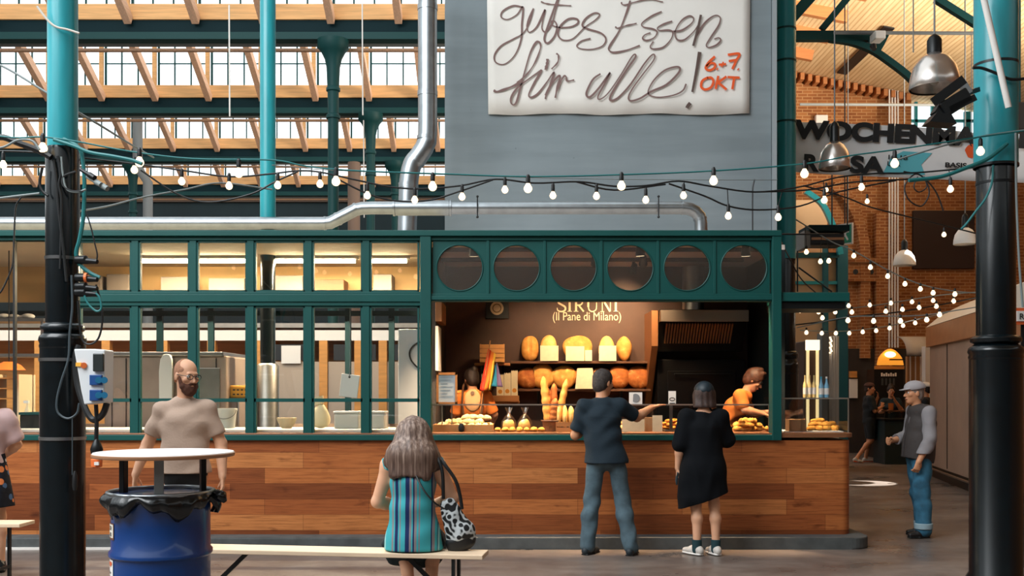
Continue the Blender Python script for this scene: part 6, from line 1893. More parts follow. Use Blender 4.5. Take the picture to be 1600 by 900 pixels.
        f = np.ascontiguousarray(f, np.float32)
        # surface nets
        ins = f < 0
        c8 = [ins[i:n[0] - 1 + i, j:n[1] - 1 + j, k:n[2] - 1 + k] for i in (0, 1) for j in (0, 1) for k in (0, 1)]
        cnt = sum(c.astype(np.int8) for c in c8)
        act = (cnt > 0) & (cnt < 8)
        I = np.argwhere(act)
        vid = np.full(act.shape, -1, np.int32); vid[act] = np.arange(len(I))
        acc = np.zeros((len(I), 3)); num = np.zeros(len(I))
        offs = [(i, j, k) for i in (0, 1) for j in (0, 1) for k in (0, 1)]
        val = {o: f[I[:, 0] + o[0], I[:, 1] + o[1], I[:, 2] + o[2]] for o in offs}
        for o in offs:
            for axn in range(3):
                if o[axn] == 0:
                    p = list(o); p[axn] = 1; p = tuple(p)
                    a, b = val[o], val[p]
                    x = (a < 0) != (b < 0)
                    t = np.where(x, a / np.where(np.abs(a - b) < 1e-9, 1, a - b), 0)
                    q = np.array(o, float)[None, :] + 0 * acc
                    q[:, axn] += t
                    acc[x] += q[x]; num[x] += 1
        V = (I + acc / num[:, None]) * h + lo
        Q = []
        for axn in range(3):
            o1, o2 = [a for a in range(3) if a != axn]
            sl0 = [slice(None)] * 3; sl1 = [slice(None)] * 3
            sl0[axn] = slice(0, n[axn] - 1); sl1[axn] = slice(1, n[axn])
            A, B = ins[tuple(sl0)], ins[tuple(sl1)]
            e = np.argwhere(A != B)
            e = e[(e[:, o1] > 0) & (e[:, o2] > 0) & (e[:, o1] < n[o1] - 1) & (e[:, o2] < n[o2] - 1)]
            fl = A[e[:, 0], e[:, 1], e[:, 2]]
            def vv(d1, d2):
                q = e.copy(); q[:, o1] -= d1; q[:, o2] -= d2
                return vid[q[:, 0], q[:, 1], q[:, 2]]
            quad = np.stack([vv(1, 1), vv(0, 1), vv(0, 0), vv(1, 0)], 1)
            if axn == 1: fl = ~fl
            quad[~fl] = quad[~fl][:, ::-1]
            Q.append(quad)
        return V, np.concatenate(Q)
    def build(s, name, m, parent):
        V, Q = s.mesh()
        me = bpy.data.meshes.new(name)
        me.vertices.add(len(V)); me.vertices.foreach_set('co', V.astype(np.float32).ravel())
        me.loops.add(Q.size); me.loops.foreach_set('vertex_index', Q.astype(np.int32).ravel())
        me.polygons.add(len(Q)); me.polygons.foreach_set('loop_start', np.arange(0, Q.size, 4, dtype=np.int32))
        me.polygons.foreach_set('loop_total', np.full(len(Q), 4, np.int32))
        me.polygons.foreach_set('use_smooth', np.ones(len(Q), bool))
        me.update(calc_edges=True); me.validate()
        me.materials.append(m)
        o = bpy.data.objects.new(name, me); COL.objects.link(o); o.parent = parent
        return o

def v3(*a): return np.array(a, float)
def unit(a):
    a = np.array(a, float); return a / (np.linalg.norm(a) or 1)

def folds(amp=.004, fz=38, fx=14, seed=0):
    def f(x, y, z):
        return (amp * np.sin(fz * z + 2.2 * np.sin(fx * x + seed) + 1.7 * np.sin(11 * y + seed)) * (.6 + .4 * np.sin(9 * z + 5 * x + seed))).astype(np.float32)
    return f

def rig(H, female=False):
    k = H / 1.78
    sh = .158 if female else .182
    J = dict(hip=.092, pel=v3(0, 0, .95 * k), waist=v3(0, .005, 1.10 * k), chest=v3(0, 0, 1.30 * k), neck=v3(0, -.012, 1.475 * k), head=v3(0, .015, 1.655 * k))
    for s, n in ((-1, 'L'), (1, 'R')):
        J['sh' + n] = v3(s * sh * k, -.005, 1.415 * k)
        J['el' + n] = v3(s * (sh + .055) * k, -.02, 1.13 * k)
        J['wr' + n] = v3(s * (sh + .065) * k, .05, .875 * k)
        J['hd' + n] = unit((s * .02, .15, -1))          # hand direction
        J['pn' + n] = unit((-s, .1, 0))                 # palm normal
        J['hp' + n] = v3(s * .092 * k, 0, .93 * k)
        J['kn' + n] = v3(s * .10 * k, .012, .50 * k)
        J['an' + n] = v3(s * .11 * k, -.02, .085 * k)
        J['ft' + n] = unit((s * .15, 1, 0))
    J['yaw'] = 0.0; J['pitch'] = 0.0; J['curl'] = (.5, .5)
    J['k'] = k; J['fem'] = female
    return J

def headR(J):
    return (Matrix.Rotation(J['yaw'], 3, 'Z') @ Matrix.Rotation(J['pitch'], 3, 'X'))

def hand(F_, J, n, curl, k):
    W = J['wr' + n]; d = unit(J['hd' + n]); p = J['pn' + n]; p = unit(p - d * (p @ d))
    side = np.cross(d, p)
    if n == 'R': side = -side
    # side = direction of the thumb: chosen so that a hanging hand with the palm inwards has its thumb forward
    s_ = J.get('th' + n)
    if s_ is not None: side = unit(s_ - d * (s_ @ d))
    F_.ecap(W - d * .01, W + d * .085 * k, side, (.028 * k, .019 * k), (.041 * k, .014 * k), .012)
    for i, (o, l) in enumerate(((.030, .072), (.010, .080), (-.011, .074), (-.031, .058))):
        b = W + d * .082 * k + side * o * k
        fd = unit(d + side * o * 4.5)
        c1 = curl * .75; c2 = curl * 1.7
        d1 = unit(fd * math.cos(c1) + p * math.sin(c1)); d2 = unit(fd * math.cos(c2) + p * math.sin(c2)); d3 = unit(fd * math.cos(c2 * 1.35) + p * math.sin(c2 * 1.35))
        m1 = b + d1 * l * .48 * k; m2 = m1 + d2 * l * .32 * k; m3 = m2 + d3 * l * .22 * k
        F_.cap(b, m1, .0092 * k, .0086 * k, .004); F_.cap(m1, m2, .0086 * k, .008 * k, .004); F_.cap(m2, m3, .008 * k, .0068 * k, .004)
    tb = W + d * .022 * k + side * .028 * k
    td = unit(d * .75 + side * .62 + p * (.25 + .4 * curl)); t2 = unit(d * .9 + side * .2 + p * (.3 + .5 * curl))
    F_.cap(tb, tb + td * .040 * k, .013 * k, .0105 * k, .008); F_.cap(tb + td * .040 * k, tb + td * .040 * k + t2 * .032 * k, .0105 * k, .008 * k, .004)

def add_legs(F_, J, grow=0.0, ankle=None, calf=None, knee=None, low=1.0, thigh=.082):
    k = J['k']
    for n in 'LR':
        hp, kn, an = J['hp' + n], J['kn' + n], J['an' + n]
        mid = kn * .45 + an * .55 if False else kn + (an - kn) * .32
        back = unit(np.cross(np.cross(an - kn, J['ft' + n]), an - kn))
        if back @ J['ft' + n] > 0: back = -back
        F_.cap(hp, kn, thigh * k + grow, (knee or .053) * k + grow, .04)
        F_.cap(kn, mid + back * .012, (knee or .053) * k + grow, (calf or .054) * k + grow, .03)
        F_.cap(mid + back * .012, an, (calf or .054) * k + grow, (ankle or .036) * k + grow, .03)

def add_torso(F_, J, grow=0.0, belly=0.0):
    k = J['k']; fem = J['fem']
    U = J.get('side', v3(1, 0, 0)); US = unit(J['shR'] - J['shL'])
    if fem: pr, wr, cr = (.158, .112), (.118, .09), (.136, .102)
    else: pr, wr, cr = (.150, .108), (.142 + belly, .105 + belly), (.160, .112)
    q = lambda r: (r[0] * k + grow, r[1] * k + grow)
    F_.ecap(J['pel'] - v3(0, 0, .03), J['waist'], U, q(pr), q(wr), .05)
    F_.ecap(J['waist'], J['chest'], U, q(wr), q(cr), .05)
    top = J['neck'] * .75 + J['chest'] * .25
    F_.ecap(J['chest'], top - v3(0, 0, .02), US, q(cr), (.105 * k + grow, .068 * k + grow), .05)
    for n in 'LR':
        F_.cap(J['neck'] - v3(0, 0, .045 * k), J['sh' + n] - v3(0, 0, .004), .052 * k + grow, .047 * k + grow, .04)
    if fem:
        fw = unit(np.cross(v3(0, 0, 1), US)) if np.cross(v3(0, 0, 1), US) @ v3(0, 1, 0) > 0 else -unit(np.cross(v3(0, 0, 1), US))
        for s_ in (-1, 1):
            c = J['chest'] + US * s_ * .07 * k + fw * .085 * k - v3(0, 0, .02)
            F_.ell(c, (.055 * k + grow,) * 3, None, .03)

def add_arm(F_, J, n, grow=0.0, upto=1.0, r=(.052, .043, .029)):
    k = J['k']
    a, b, c = J['sh' + n], J['el' + n], J['wr' + n]
    if upto <= .5:
        t = upto / .5
        F_.cap(a, a + (b - a) * t, r[0] * k + grow, (r[0] + (r[1] - r[0]) * t) * k + grow * 1.25, .06)
    else:
        t = (upto - .5) / .5
        F_.cap(a, b, r[0] * k + grow, r[1] * k + grow, .05)
        m = b + (c - b) * .3 * min(1, t / .3)
        F_.cap(b, m, r[1] * k + grow, (r[1] + .001) * k + grow, .02)
        if t > .3:
            e = b + (c - b) * t
            F_.cap(m, e, (r[1] + .001) * k + grow, (r[2] + (r[1] - r[2]) * (1 - t)) * k + grow, .02)

def skin_mat(name, c):
    m = mat(name, c, .5, noise=.06, nscale=14)
    b = m.node_tree.nodes['Principled BSDF']
    b.inputs['Subsurface Weight'].default_value = .08
    b.inputs['Subsurface Radius'].default_value = (.02, .008, .004)
    return m

def person(label, loc, heading, J, skin, h=.006, feet=True, beard=None):
    t = thing('person', label, 'person', loc, None, heading)
    k = J['k']
    B = Field(h)
    add_torso(B, J)
    add_legs(B, J, thigh=.070)
    R = headR(J); Rn = np.array(R)
    H0 = J['head']
    hk = k if k > .93 else .93
    def hp(x, y, z): return H0 + Rn @ v3(x * hk, y * hk, z * hk)
    B.cap(J['neck'] - v3(0, 0, .03), hp(0, -.02, -.06), .058 * k, .052 * k, .03)
    B.ell(H0 + Rn @ v3(0, -.012, .035) * hk, (.076 * hk, .096 * hk, .088 * hk), R, .02)
    B.ell(hp(0, .022, -.035), (.062 * hk, .070 * hk, .085 * hk), R, .03)
    B.ell(hp(0, .058, -.098), (.030 * hk, .026 * hk, .024 * hk), R, .03)
    B.cap(hp(0, .088, .012), hp(0, .112, -.032), .008 * hk, .0125 * hk, .012)
    B.ell(hp(0, .099, -.036), (.018 * hk, .012 * hk, .010 * hk), R, .008)
    B.cap(hp(-.034, .084, .024), hp(.034, .084, .024), .010 * hk, .010 * hk, .014)
    for s in (-1, 1):
        B.sub(hp(s * .032, .100, .004), (.017 * hk, .012 * hk, .011 * hk), R, .008)
        B.ell(hp(s * .046, .066, -.022), (.020 * hk, .020 * hk, .018 * hk), R, .02)
        B.ell(hp(s * .078, -.008, -.008), (.009 * hk, .020 * hk, .032 * hk), R, .006)
    B.ell(hp(0, .092, -.066), (.024 * hk, .010 * hk, .008 * hk), R, .008)
    for i, n in enumerate('LR'):
        add_arm(B, J, n)
        hand(B, J, n, J['curl'][i], max(k, .95))
        if feet:
            a = J['an' + n]; f = J['ft' + n]
            B.cap(a + v3(0, 0, -.02), a + f * .12 * k + v3(0, 0, -.055), .036 * k, .026 * k, .03)
            B.cap(a - f * .035 + v3(0, 0, -.05), a + f * .15 * k + v3(0, 0, -.062), .032 * k, .020 * k, .02)
    B.build('body', skin, t)
    # eyes and lips
    M_e = mat('eye_white', (232, 226, 218), .2); M_i = mat('eye_dark', (44, 32, 26), .15)
    for s in (-1, 1):
        c = hp(s * .032, .079, .004)
        e = MB().ell(c, (.0135 * hk,) * 3, 12, 8).build('eye', M_e, t, smooth='all', local=True)
        MB().ell(c + Rn @ v3(0, .0095, 0) * hk, (.0065 * hk,) * 3, 10, 6).build('iris', M_i, e, smooth='all', local=True)
    if not beard:
        MB().ell(hp(0, .097, -.067), (.022 * hk, .007 * hk, .0065 * hk), 14, 8, R).build('lips', mat('lips', (176, 104, 92), .5), t, smooth='all', local=True)
    return t, hp, R, hk

def shirt(t, J, m, hem, sleeve, grow=.014, neck_r=.062, h=.006, amp=.004, name='shirt', seed=0, belly=0.0, sides='LR', flare=0.0, sleeve_r=(.056, .056, .040), neck_dz=0.012, neck_tilt=.25):
    k = J['k']
    S = Field(h); add_torso(S, J, grow, belly)
    if flare or hem < J['pel'][2]:
        S.ecap(J['waist'], v3(J['pel'][0], J['pel'][1], hem), J.get('side', v3(1, 0, 0)), (.135 * k + grow, .105 * k + grow), (.155 * k + grow + flare, .115 * k + grow + flare * .7), .04)
    for n in sides:
        if sleeve > 0: add_arm(S, J, n, grow * .8, sleeve, sleeve_r)
    S.fold = folds(amp, seed=seed)
    S.cut((0, 0, hem), (0, 0, -1))
    nk = J['neck'] + v3(0, .02, neck_dz)
    S.sub(nk + v3(0, .01, .05), (neck_r * k + .004, neck_r * k + .012, .07), None, .004)
    for n in sides:
        if 0 < sleeve < 1:
            a, b, c = J['sh' + n], J['el' + n], J['wr' + n]
            # flat cuff
            if sleeve <= .5: p, d = a + (b - a) * (sleeve / .5), unit(b - a)
            else: p, d = b + (c - b) * ((sleeve - .5) / .5), unit(c - b)
            S.sub(p + d * .062, (.075, .075, .06), Vector(d).to_track_quat('Z', 'Y').to_matrix(), .004)
    return S.build(name, m, t)

def trousers(t, J, m, waist, ankle_r=.066, grow=.012, h=.006, amp=.004, name='trousers', cuff=None, seed=0, knee=.066, calf=.068, thigh=.090, cut_z=None):
    k = J['k']
    S = Field(h)
    U = J.get('side', v3(1, 0, 0))
    S.ecap(J['pel'] - v3(0, 0, .03), J['waist'] - v3(0, 0, .04), U, (.160 * k + grow, .116 * k + grow), (.148 * k + grow, .112 * k + grow), .05)
    add_legs(S, J, grow, ankle_r, calf, knee, thigh=thigh)
    S.fold = folds(amp, 30, 16, seed)
    S.cut((0, 0, waist), (0, 0, 1))
    if cut_z is not None: S.cut((0, 0, cut_z), (0, 0, -1))
    return S.build(name, m, t)

def shoes(t, J, m, sole=None, h=.005, boot=0.0):
    k = J['k']
    for n in 'LR':
        a, f = J['an' + n], J['ft' + n]
        s_ = np.cross(f, v3(0, 0, 1))
        g = v3(0, 0, 1)
        b0 = v3(a[0], a[1], a[2] - .085 * k)
        S = Field(h)
        S.ecap(b0 - f * .045 + g * .040, b0 + f * .06 + g * .042, s_, (.036 * k, .040), (.042 * k, .040), .02)
        S.ecap(b0 + f * .06 + g * .038, b0 + f * .165 * k + g * .030, s_, (.044 * k, .036), (.034 * k, .024), .02)
        S.cap(b0 - f * .015 + g * .055, a + g * (.0 + boot), .042 * k, .042 * k, .02)
        S.cut(b0 + g * .004, (0, 0, -1)); S.cut(a + g * (.012 + boot), (0, 0, 1))
        sh = S.build('shoe', m, t)
        if sole is not None:
            S = Field(h)
            S.ecap(b0 - f * .05 + g * .006, b0 + f * .06 + g * .006, s_, (.040 * k, .016), (.048 * k, .016), .02)
            S.ecap(b0 + f * .06 + g * .006, b0 + f * .175 * k + g * .008, s_, (.048 * k, .016), (.036 * k, .014), .02)
            S.cut(b0 + g * .0005, (0, 0, -1))
            S.build('sole', sole, sh)

def hair_cap(t, H0, R, hk, m, grow=.010, cut_y=.03, low=-.02, extra=None, h=.005, name='hair', front=.055, extra2=False):
    """close crop: shell over the cranium, open at the face"""
    Rn = np.array(R)
    S = Field(h)
    S.ell(H0 + Rn @ v3(0, -.014, .038) * hk, (.076 * hk + grow, .096 * hk + grow, .088 * hk + grow), R, .02)
    S.ell(H0 + Rn @ v3(0, -.045, -.02) * hk, (.064 * hk + grow, .062 * hk + grow, .085 * hk), R, .02)
    if extra: extra(S, lambda x, y, z: H0 + Rn @ v3(x * hk, y * hk, z * hk))
    S.fold = lambda x, y, z: (.0022 * np.sin(90 * x + 30 * z) * np.sin(70 * y + 20 * z)).astype(np.float32)
    S.sub(H0 + Rn @ v3(0, .10, -.045) * hk, (.10 * hk, front * 1.25 * hk + .02, .105 * hk), R, .008)
    if extra2: S.sub(H0 + Rn @ v3(0, .075, .105) * hk, (.085 * hk, .105 * hk, .060 * hk), R, .01)
    S.cut(H0 + Rn @ v3(0, 0, low) * hk, Rn @ v3(0, .75, -1)) if low is not None else None
    return S.build(name, m, t)
SK1 = skin_mat('skin_light', (222, 168, 134)); SK2 = skin_mat('skin_tan', (206, 146, 108)); SK3 = skin_mat('skin_warm', (214, 152, 112))
def at(px, Y): return (X(px, Y), Y, 0)
PIh = PI / 2

# bearded man in the beige tee behind the drum table (faces the room, looks to the hatch)
J = rig(1.80)
J['yaw'] = math.radians(42); J['pitch'] = math.radians(-8)
J['shL'] = v3(-.162, -.005, 1.415); J['shR'] = v3(.166, -.005, 1.405); J['elR'] = v3(.285, -.05, 1.15); J['wrR'] = v3(.36, .02, .92); J['hdR'] = unit((.05, .1, -1))
J['elL'] = v3(-.265, -.03, 1.15); J['wrL'] = v3(-.285, .04, .90)
J['head'] = v3(-.015, .03, 1.672)
Yb = 7.85
p, hp, R, hk = person('bearded bald man in glasses and beige tee standing behind the drum table', at(289, Yb), PI + math.radians(8), J, SK1, beard=True)
shirt(p, J, mat('tee_beige', (188, 162, 144), .85, bump=.15, bscale=60), .93, .33, .014, .060, amp=.006, name='tee', belly=.008, flare=.03, seed=1, sleeve_r=(.048, .054, .04))
J['hpL'] = v3(-.07, 0, .93); J['hpR'] = v3(.07, 0, .93)
trousers(p, J, mat('trousers_black', (18, 20, 24), .8), 1.0, thigh=.072, grow=.008)
shoes(p, J, M_blackmetal, M_white)
M_beard = mat('beard_brown', (84, 50, 36), .9, noise=.3, nscale=60)
Rn = np.array(R)
S = Field(.005)
S.ell(hp(0, .045, -.085), (.062, .060, .055), R, .02); S.ell(hp(0, .066, -.115), (.042, .038, .035), R, .02); S.ell(hp(0, .094, -.050), (.030, .012, .010), R, .01)
for s_ in (-1, 1): S.cap(hp(s_ * .068, .02, -.01), hp(s_ * .058, .045, -.075), .011, .02, .02)
S.sub(hp(0, .112, -.064), (.019, .014, .006), R, .004)
S.sub(hp(0, .10, -.008), (.052, .05, .040), R, .006)
S.sub(hp(0, -.03, -.09), (.08, .07, .10), R, .01)
S.fold = lambda x, y, z: (.002 * np.sin(120 * x) * np.sin(110 * z + 60 * y)).astype(np.float32)
S.build('beard', M_beard, p)
hair_cap(p, J['head'], R, hk, mat('hair_stubble', (172, 122, 94), .8, noise=.2, nscale=60), .001, low=.0, front=.10, extra2=True)
b = MB()
for s_ in (-1, 1):
    c = hp(s_ * .035, .108, .002)
    b.tube([c + Rn @ v3(.024 * math.cos(a), 0, .019 * math.sin(a)) for a in [2 * PI * q / 18 for q in range(18)]], .0028, 6, closed=True)
    b.tube([hp(s_ * .060, .104, .008), hp(s_ * .078, .06, .010), hp(s_ * .082, -.01, .008)], .0028, 6)
b.tube([hp(-.011, .110, .006), hp(0, .114, .010), hp(.011, .110, .006)], .0028, 6)
b.build('glasses', M_black, p, local=True)

# woman with long grey-brown hair sitting on the bench, seen from behind
J = rig(1.66, True)
J['pel'] = v3(0, 0, .585); J['waist'] = v3(0, -.01, .74); J['chest'] = v3(0, .0, .93); J['neck'] = v3(.0, .03, 1.105); J['head'] = v3(.0, .065, 1.245)
J['shL'] = v3(-.165, .02, 1.055); J['shR'] = v3(.165, .02, 1.055)
J['elL'] = v3(-.245, .05, .80); J['wrL'] = v3(-.10, .28, .74); J['hdL'] = unit((.6, .8, -.1)); J['pnL'] = v3(0, 0, -1); J['thL'] = v3(1, 0, .2)
J['elR'] = v3(.265, .06, .82); J['wrR'] = v3(.12, .30, .76); J['hdR'] = unit((-.5, .8, -.1)); J['pnR'] = v3(0, 0, -1); J['thR'] = v3(-1, 0, .2)
for s_, n in ((-1, 'L'), (1, 'R')):
    J['hp' + n] = v3(s_ * .085, .03, .56); J['kn' + n] = v3(s_ * .11, .44, .50); J['an' + n] = v3(s_ * .07 + .02, .34, .085); J['ft' + n] = unit((s_ * .1, 1, 0))
J['pitch'] = math.radians(-18)
J['k'] = .97
Ys = 6.93
p, hp, R, hk = person('woman with long greying hair in a turquoise striped top sitting on the bench', at(645, Ys), 0, J, SK1)
def _stripes(nt, vec, b):
    sx_ = N(nt, 'ShaderNodeSeparateXYZ'); nt.links.new(vec, sx_.inputs[0])
    mr = N(nt, 'ShaderNodeMapRange'); mr.inputs['From Min'].default_value = -.25; mr.inputs['From Max'].default_value = .25
    nt.links.new(sx_.outputs['X'], mr.inputs['Value'])
    T, NV, GY, LT = (62, 158, 166), (26, 42, 84), (130, 124, 126), (136, 190, 190)
    st = [(0, T), (.12, T), (.125, LT), (.15, T), (.235, T), (.24, GY), (.262, T), (.285, NV), (.325, T), (.345, GY), (.36, T), (.42, T), (.425, NV), (.48, GY), (.505, T), (.525, NV), (.545, GY), (.575, T), (.605, GY), (.62, T), (.76, NV), (.775, GY), (.81, T), (.84, NV), (.85, LT), (.87, T), (1, T)]
    return ramp(nt, mr.outputs[0], st, 'CONSTANT')
def _stripes_safe(nt, vec, b):
    return _stripes(nt, vec, b)
M_str = tex_mat('striped_top', _stripes_safe, .8, .2)
S = Field(.006); add_torso(S, J, .016)
S.ecap(J['waist'], v3(.01, -.02, .50), v3(1, 0, 0), (.145, .115), (.20, .150), .05)
S.fold = folds(.005, 26, 9, 2)
S.cut((0, 0, .487), (0, 0, -1))
S.sub(J['neck'] + v3(0, .02, .055), (.075, .085, .07), None, .004)
S.sub(J['neck'] + v3(-.005, -.085, -.115), (.016, .05, .035), None, .004)
for s_, n in ((-1, 'L'), (1, 'R')): S.sub(J['sh' + n] + v3(s_ * .062, 0, -.045), (.045, .085, .085), None, .006)
S.build('striped_top', M_str, p)
M_skirt = mat('skirt_dark', (22, 38, 42), .85, noise=.4, nscale=40)
S = Field(.007)
for n in 'LR':
    S.cap(J['hp' + n], J['kn' + n], .105, .080, .05)
S.ecap(J['pel'] - v3(0, 0, .04), J['waist'] - v3(0, 0, .05), v3(1, 0, 0), (.185, .135), (.14, .11), .05)
S.ecap(v3(0, .12, .50), v3(0, .42, .48), v3(1, 0, 0), (.21, .075), (.19, .07), .04)
S.ecap(v3(-.03, .30, .47), v3(-.03, .42, .38), v3(1, 0, 0), (.22, .08), (.21, .06), .05); S.ecap(v3(-.03, .40, .42), v3(-.03, .42, .33), v3(1, 0, 0), (.20, .06), (.18, .04), .05)
S.fold = folds(.006, 20, 26, 4)
S.cut((0, .14, .484), (0, -1.0, -.9))

S.build('skirt', M_skirt, p)
shoes(p, J, M_blackmetal, M_black)
def _lh(S, q):
    pass
M_hairg = None
def _hairg(nt, vec, b):
    n = noise(nt, mapping(nt, vec, (60, 60, 2.2)), 1.0, 4)
    c = ramp(nt, n, [(.3, (72, 54, 46)), (.5, (118, 96, 84)), (.75, (178, 158, 144))])
    sz_ = N(nt, 'ShaderNodeSeparateXYZ'); nt.links.new(vec, sz_.inputs[0])
    mr = N(nt, 'ShaderNodeMapRange'); mr.inputs['From Min'].default_value = .98; mr.inputs['From Max'].default_value = 1.3
    nt.links.new(sz_.outputs['Z'], mr.inputs['Value'])
    tip = ramp(nt, mr.outputs[0], [(0, (150, 118, 104)), (.4, (225, 215, 208)), (1, (255, 255, 255))])
    return mixc(nt, c, tip, .7, 'MULTIPLY')
M_hairg = tex_mat('hair_greying', _hairg, .5, .4)
S = Field(.006)
Rn = np.array(R)
S.ell(hp(0, -.014, .040), (.092, .110, .10), R, .02)
S.ecap(hp(0, -.05, .02), v3(-.005, -.045, 1.12), v3(1, 0, 0), (.115, .08), (.160, .075), .05)
S.ecap(v3(-.005, -.045, 1.14), v3(-.012, -.085, .985), v3(1, 0, 0), (.165, .072), (.145, .048), .05)
S.cap(hp(.075, .02, .0), v3(.150, .0, 1.06), .055, .060, .04); S.cap(hp(-.075, .02, .0), v3(-.145, .0, 1.07), .05, .055, .04)
S.fold = lambda x, y, z: (.0012 * np.sin(150 * x + 3 * z + 40 * y) + .0018 * np.sin(61 * x + 4 * z)).astype(np.float32)
S.sub(hp(0, .12, -.06), (.075, .09, .13), R, .01)
S.sub(v3(-.02, -.1, .962), (.09, .1, .02), None, .02)
S.build('hair', M_hairg, p)
b = MB()
b.tube([hp(-.08, .03, .09), hp(-.045, .02, .135), hp(0, .02, .148), hp(.045, .02, .135), hp(.08, .03, .09)], .010, 8)
b.build('sunglasses', mat('tortoise', (60, 30, 24), .2), p, local=True)
# her handbag hangs from the shoulder on to the bench
hb_ = thing('handbag', 'black and white patterned shoulder bag hanging beside the seated woman', 'bag', at(712, Ys))
def _bagpat(nt, vec, b):
    v = N(nt, 'ShaderNodeTexVoronoi'); v.inputs['Scale'].default_value = 26; v.feature = 'SMOOTH_F1'
    nt.links.new(vec, v.inputs['Vector'])
    return ramp(nt, v.outputs['Distance'], [(.0, (12, 14, 16)), (.36, (14, 16, 18)), (.42, (190, 196, 198)), (.54, (180, 186, 188)), (.60, (14, 16, 18))])
S = Field(.006)
ox = X(712, Ys)
S.ecap(v3(-.055, -.03, .80), v3(.03, -.02, .60), v3(1, .1, 0), (.055, .03), (.095, .05), .04); S.ecap(v3(.03, -.02, .62), v3(.04, -.02, .535), v3(1, .1, 0), (.095, .05), (.098, .045), .04)
S.fold = folds(.005, 30, 22, 3)
S.cut((0, 0, .545), (0, 0, -1))
S.build('body', tex_mat('bag_pattern', _bagpat, .6, .4), hb_)
S = Field(.006); S.ecap(v3(.03, -.02, .55), v3(.04, -.02, .52), v3(1, .1, 0), (.103, .056), (.10, .052), .02); S.cut((0, 0, .482), (0, 0, -1)); S.build('base', M_black, hb_)
Lx = X(645, Ys) - ox
MB().tube(spline([(Lx + .17, .04, 1.10), (Lx + .175, -.04, 1.10), (-.085, -.06, 1.0), (-.08, -.05, .83)], 6), .012, 8).build('strap', M_black, hb_, local=True)
MB().tube(spline([(Lx + .178, .0, 1.11), (-.07, -.05, 1.06), (.0, -.06, .96), (.03, -.05, .86), (.045, -.04, .76)], 6), .012, 8).build('strap', M_black, hb_, local=True)
b = MB(); b.tube(spline([tuple(v3(.02, -.02, .0) + q) for q in (v3(Lx + .01, -.10, 1.0), v3(Lx + .07, -.155, .90), v3(Lx + .14, -.16, .82), v3(-.09, -.10, .77))], 6), .006, 6); b.build('cross_strap', M_black, hb_, local=True)

# man in the navy shirt at the hatch, pointing
J = rig(1.80)
J['pel'] = v3(.02, 0, .95); J['waist'] = v3(-.01, .02, 1.10); J['chest'] = v3(-.02, .04, 1.29); J['neck'] = v3(-.015, .07, 1.475); J['head'] = v3(.0, .11, 1.635)
J['shL'] = v3(-.19, .05, 1.405); J['shR'] = v3(.155, .06, 1.415)
J['elL'] = v3(-.27, .10, 1.13); J['wrL'] = v3(-.17, .30, 1.165); J['hdL'] = unit((.5, .8, .0)); J['pnL'] = v3(0, 0, -1); J['thL'] = v3(1, 0, 0)
J['elR'] = v3(.335, .20, 1.30); J['wrR'] = v3(.50, .34, 1.395); J['hdR'] = unit((.85, .45, .22)); J['pnR'] = unit((0, .2, -1)); J['thR'] = v3(-.3, 1, 0)
J['hpL'] = v3(-.075, 0, .93); J['hpR'] = v3(.11, 0, .93)
J['knL'] = v3(-.115, .03, .50); J['knR'] = v3(.18, .02, .50)
J['anL'] = v3(-.16, -.03, .085); J['anR'] = v3(.245, -.08, .085)
J['ftL'] = unit((.55, .8, 0)); J['ftR'] = unit((.35, .9, 0))
J['yaw'] = math.radians(-48); J['pitch'] = math.radians(-6); J['curl'] = (.5, .15)
Ym = 9.78
p, hp, R, hk = person('man in navy shirt and grey jeans leaning at the hatch and pointing', at(944, Ym), 0, J, SK2)
shirt(p, J, mat('shirt_navy', (10, 32, 44), .85, bump=.1, bscale=60), .87, .36, .015, .060, amp=.006, seed=3, flare=.045, belly=.01)
trousers(p, J, mat('jeans_grey', (74, 94, 104), .85, noise=.25, nscale=12), 1.02, .062, amp=.006, seed=5, thigh=.078, grow=.010)
shoes(p, J, mat('shoe_dark', (30, 40, 46), .6), M_black)
hair_cap(p, J['head'], R, hk, mat('hair_dark_grey', (62, 54, 50), .75, noise=.4, nscale=50), .010, low=-.045)

# woman in the black dress
J = rig(1.64, True)
k = J['k']
J['neck'] = v3(.0, .02, 1.36); J['head'] = v3(.015, .055, 1.505); J['pitch'] = math.radians(-10)
J['shL'] = v3(-.165, .0, 1.315); J['shR'] = v3(.165, .01, 1.315)
J['elL'] = v3(-.225, -.02, 1.04); J['wrL'] = v3(-.235, .05, .82); J['hdL'] = unit((.05, .35, -1)); J['curl'] = (.9, .8)
J['elR'] = v3(.24, .07, 1.08); J['wrR'] = v3(.145, .13, 1.31); J['hdR'] = unit((-.22, -.05, 1)); J['pnR'] = unit((-.8, -.4, 0)); J['thR'] = v3(-.3, 1, 0)
J['hpL'] = v3(-.08, 0, .86); J['hpR'] = v3(.08, 0, .86)
J['knL'] = v3(-.07, .01, .47); J['knR'] = v3(.105, .01, .47); J['anL'] = v3(-.065, -.02, .085); J['anR'] = v3(.115, -.02, .085)
J['ftL'] = unit((-.55, .75, 0)); J['ftR'] = unit((-.25, .9, 0))
Yw = 9.72
p, hp, R, hk = person('woman with a dark bob in a loose black dress standing at the hatch', at(1099, Yw), 0, J, SK1)
S = Field(.006); add_torso(S, J, .022)
S.ecap(J['chest'], v3(.0, .0, .80), v3(1, 0, 0), (.155, .12), (.205, .155), .06)
S.ecap(v3(0, 0, .82), v3(.0, .0, .56), v3(1, 0, 0), (.205, .155), (.235, .165), .06)
S.ecap(v3(-.15, 0, .70), v3(-.185, .0, .42), v3(1, 0, 0), (.06, .10), (.055, .09), .06)
for n in 'LR': add_arm(S, J, n, .016, .47, (.058, .066, .05))
S.fold = folds(.006, 14, 22, 2)
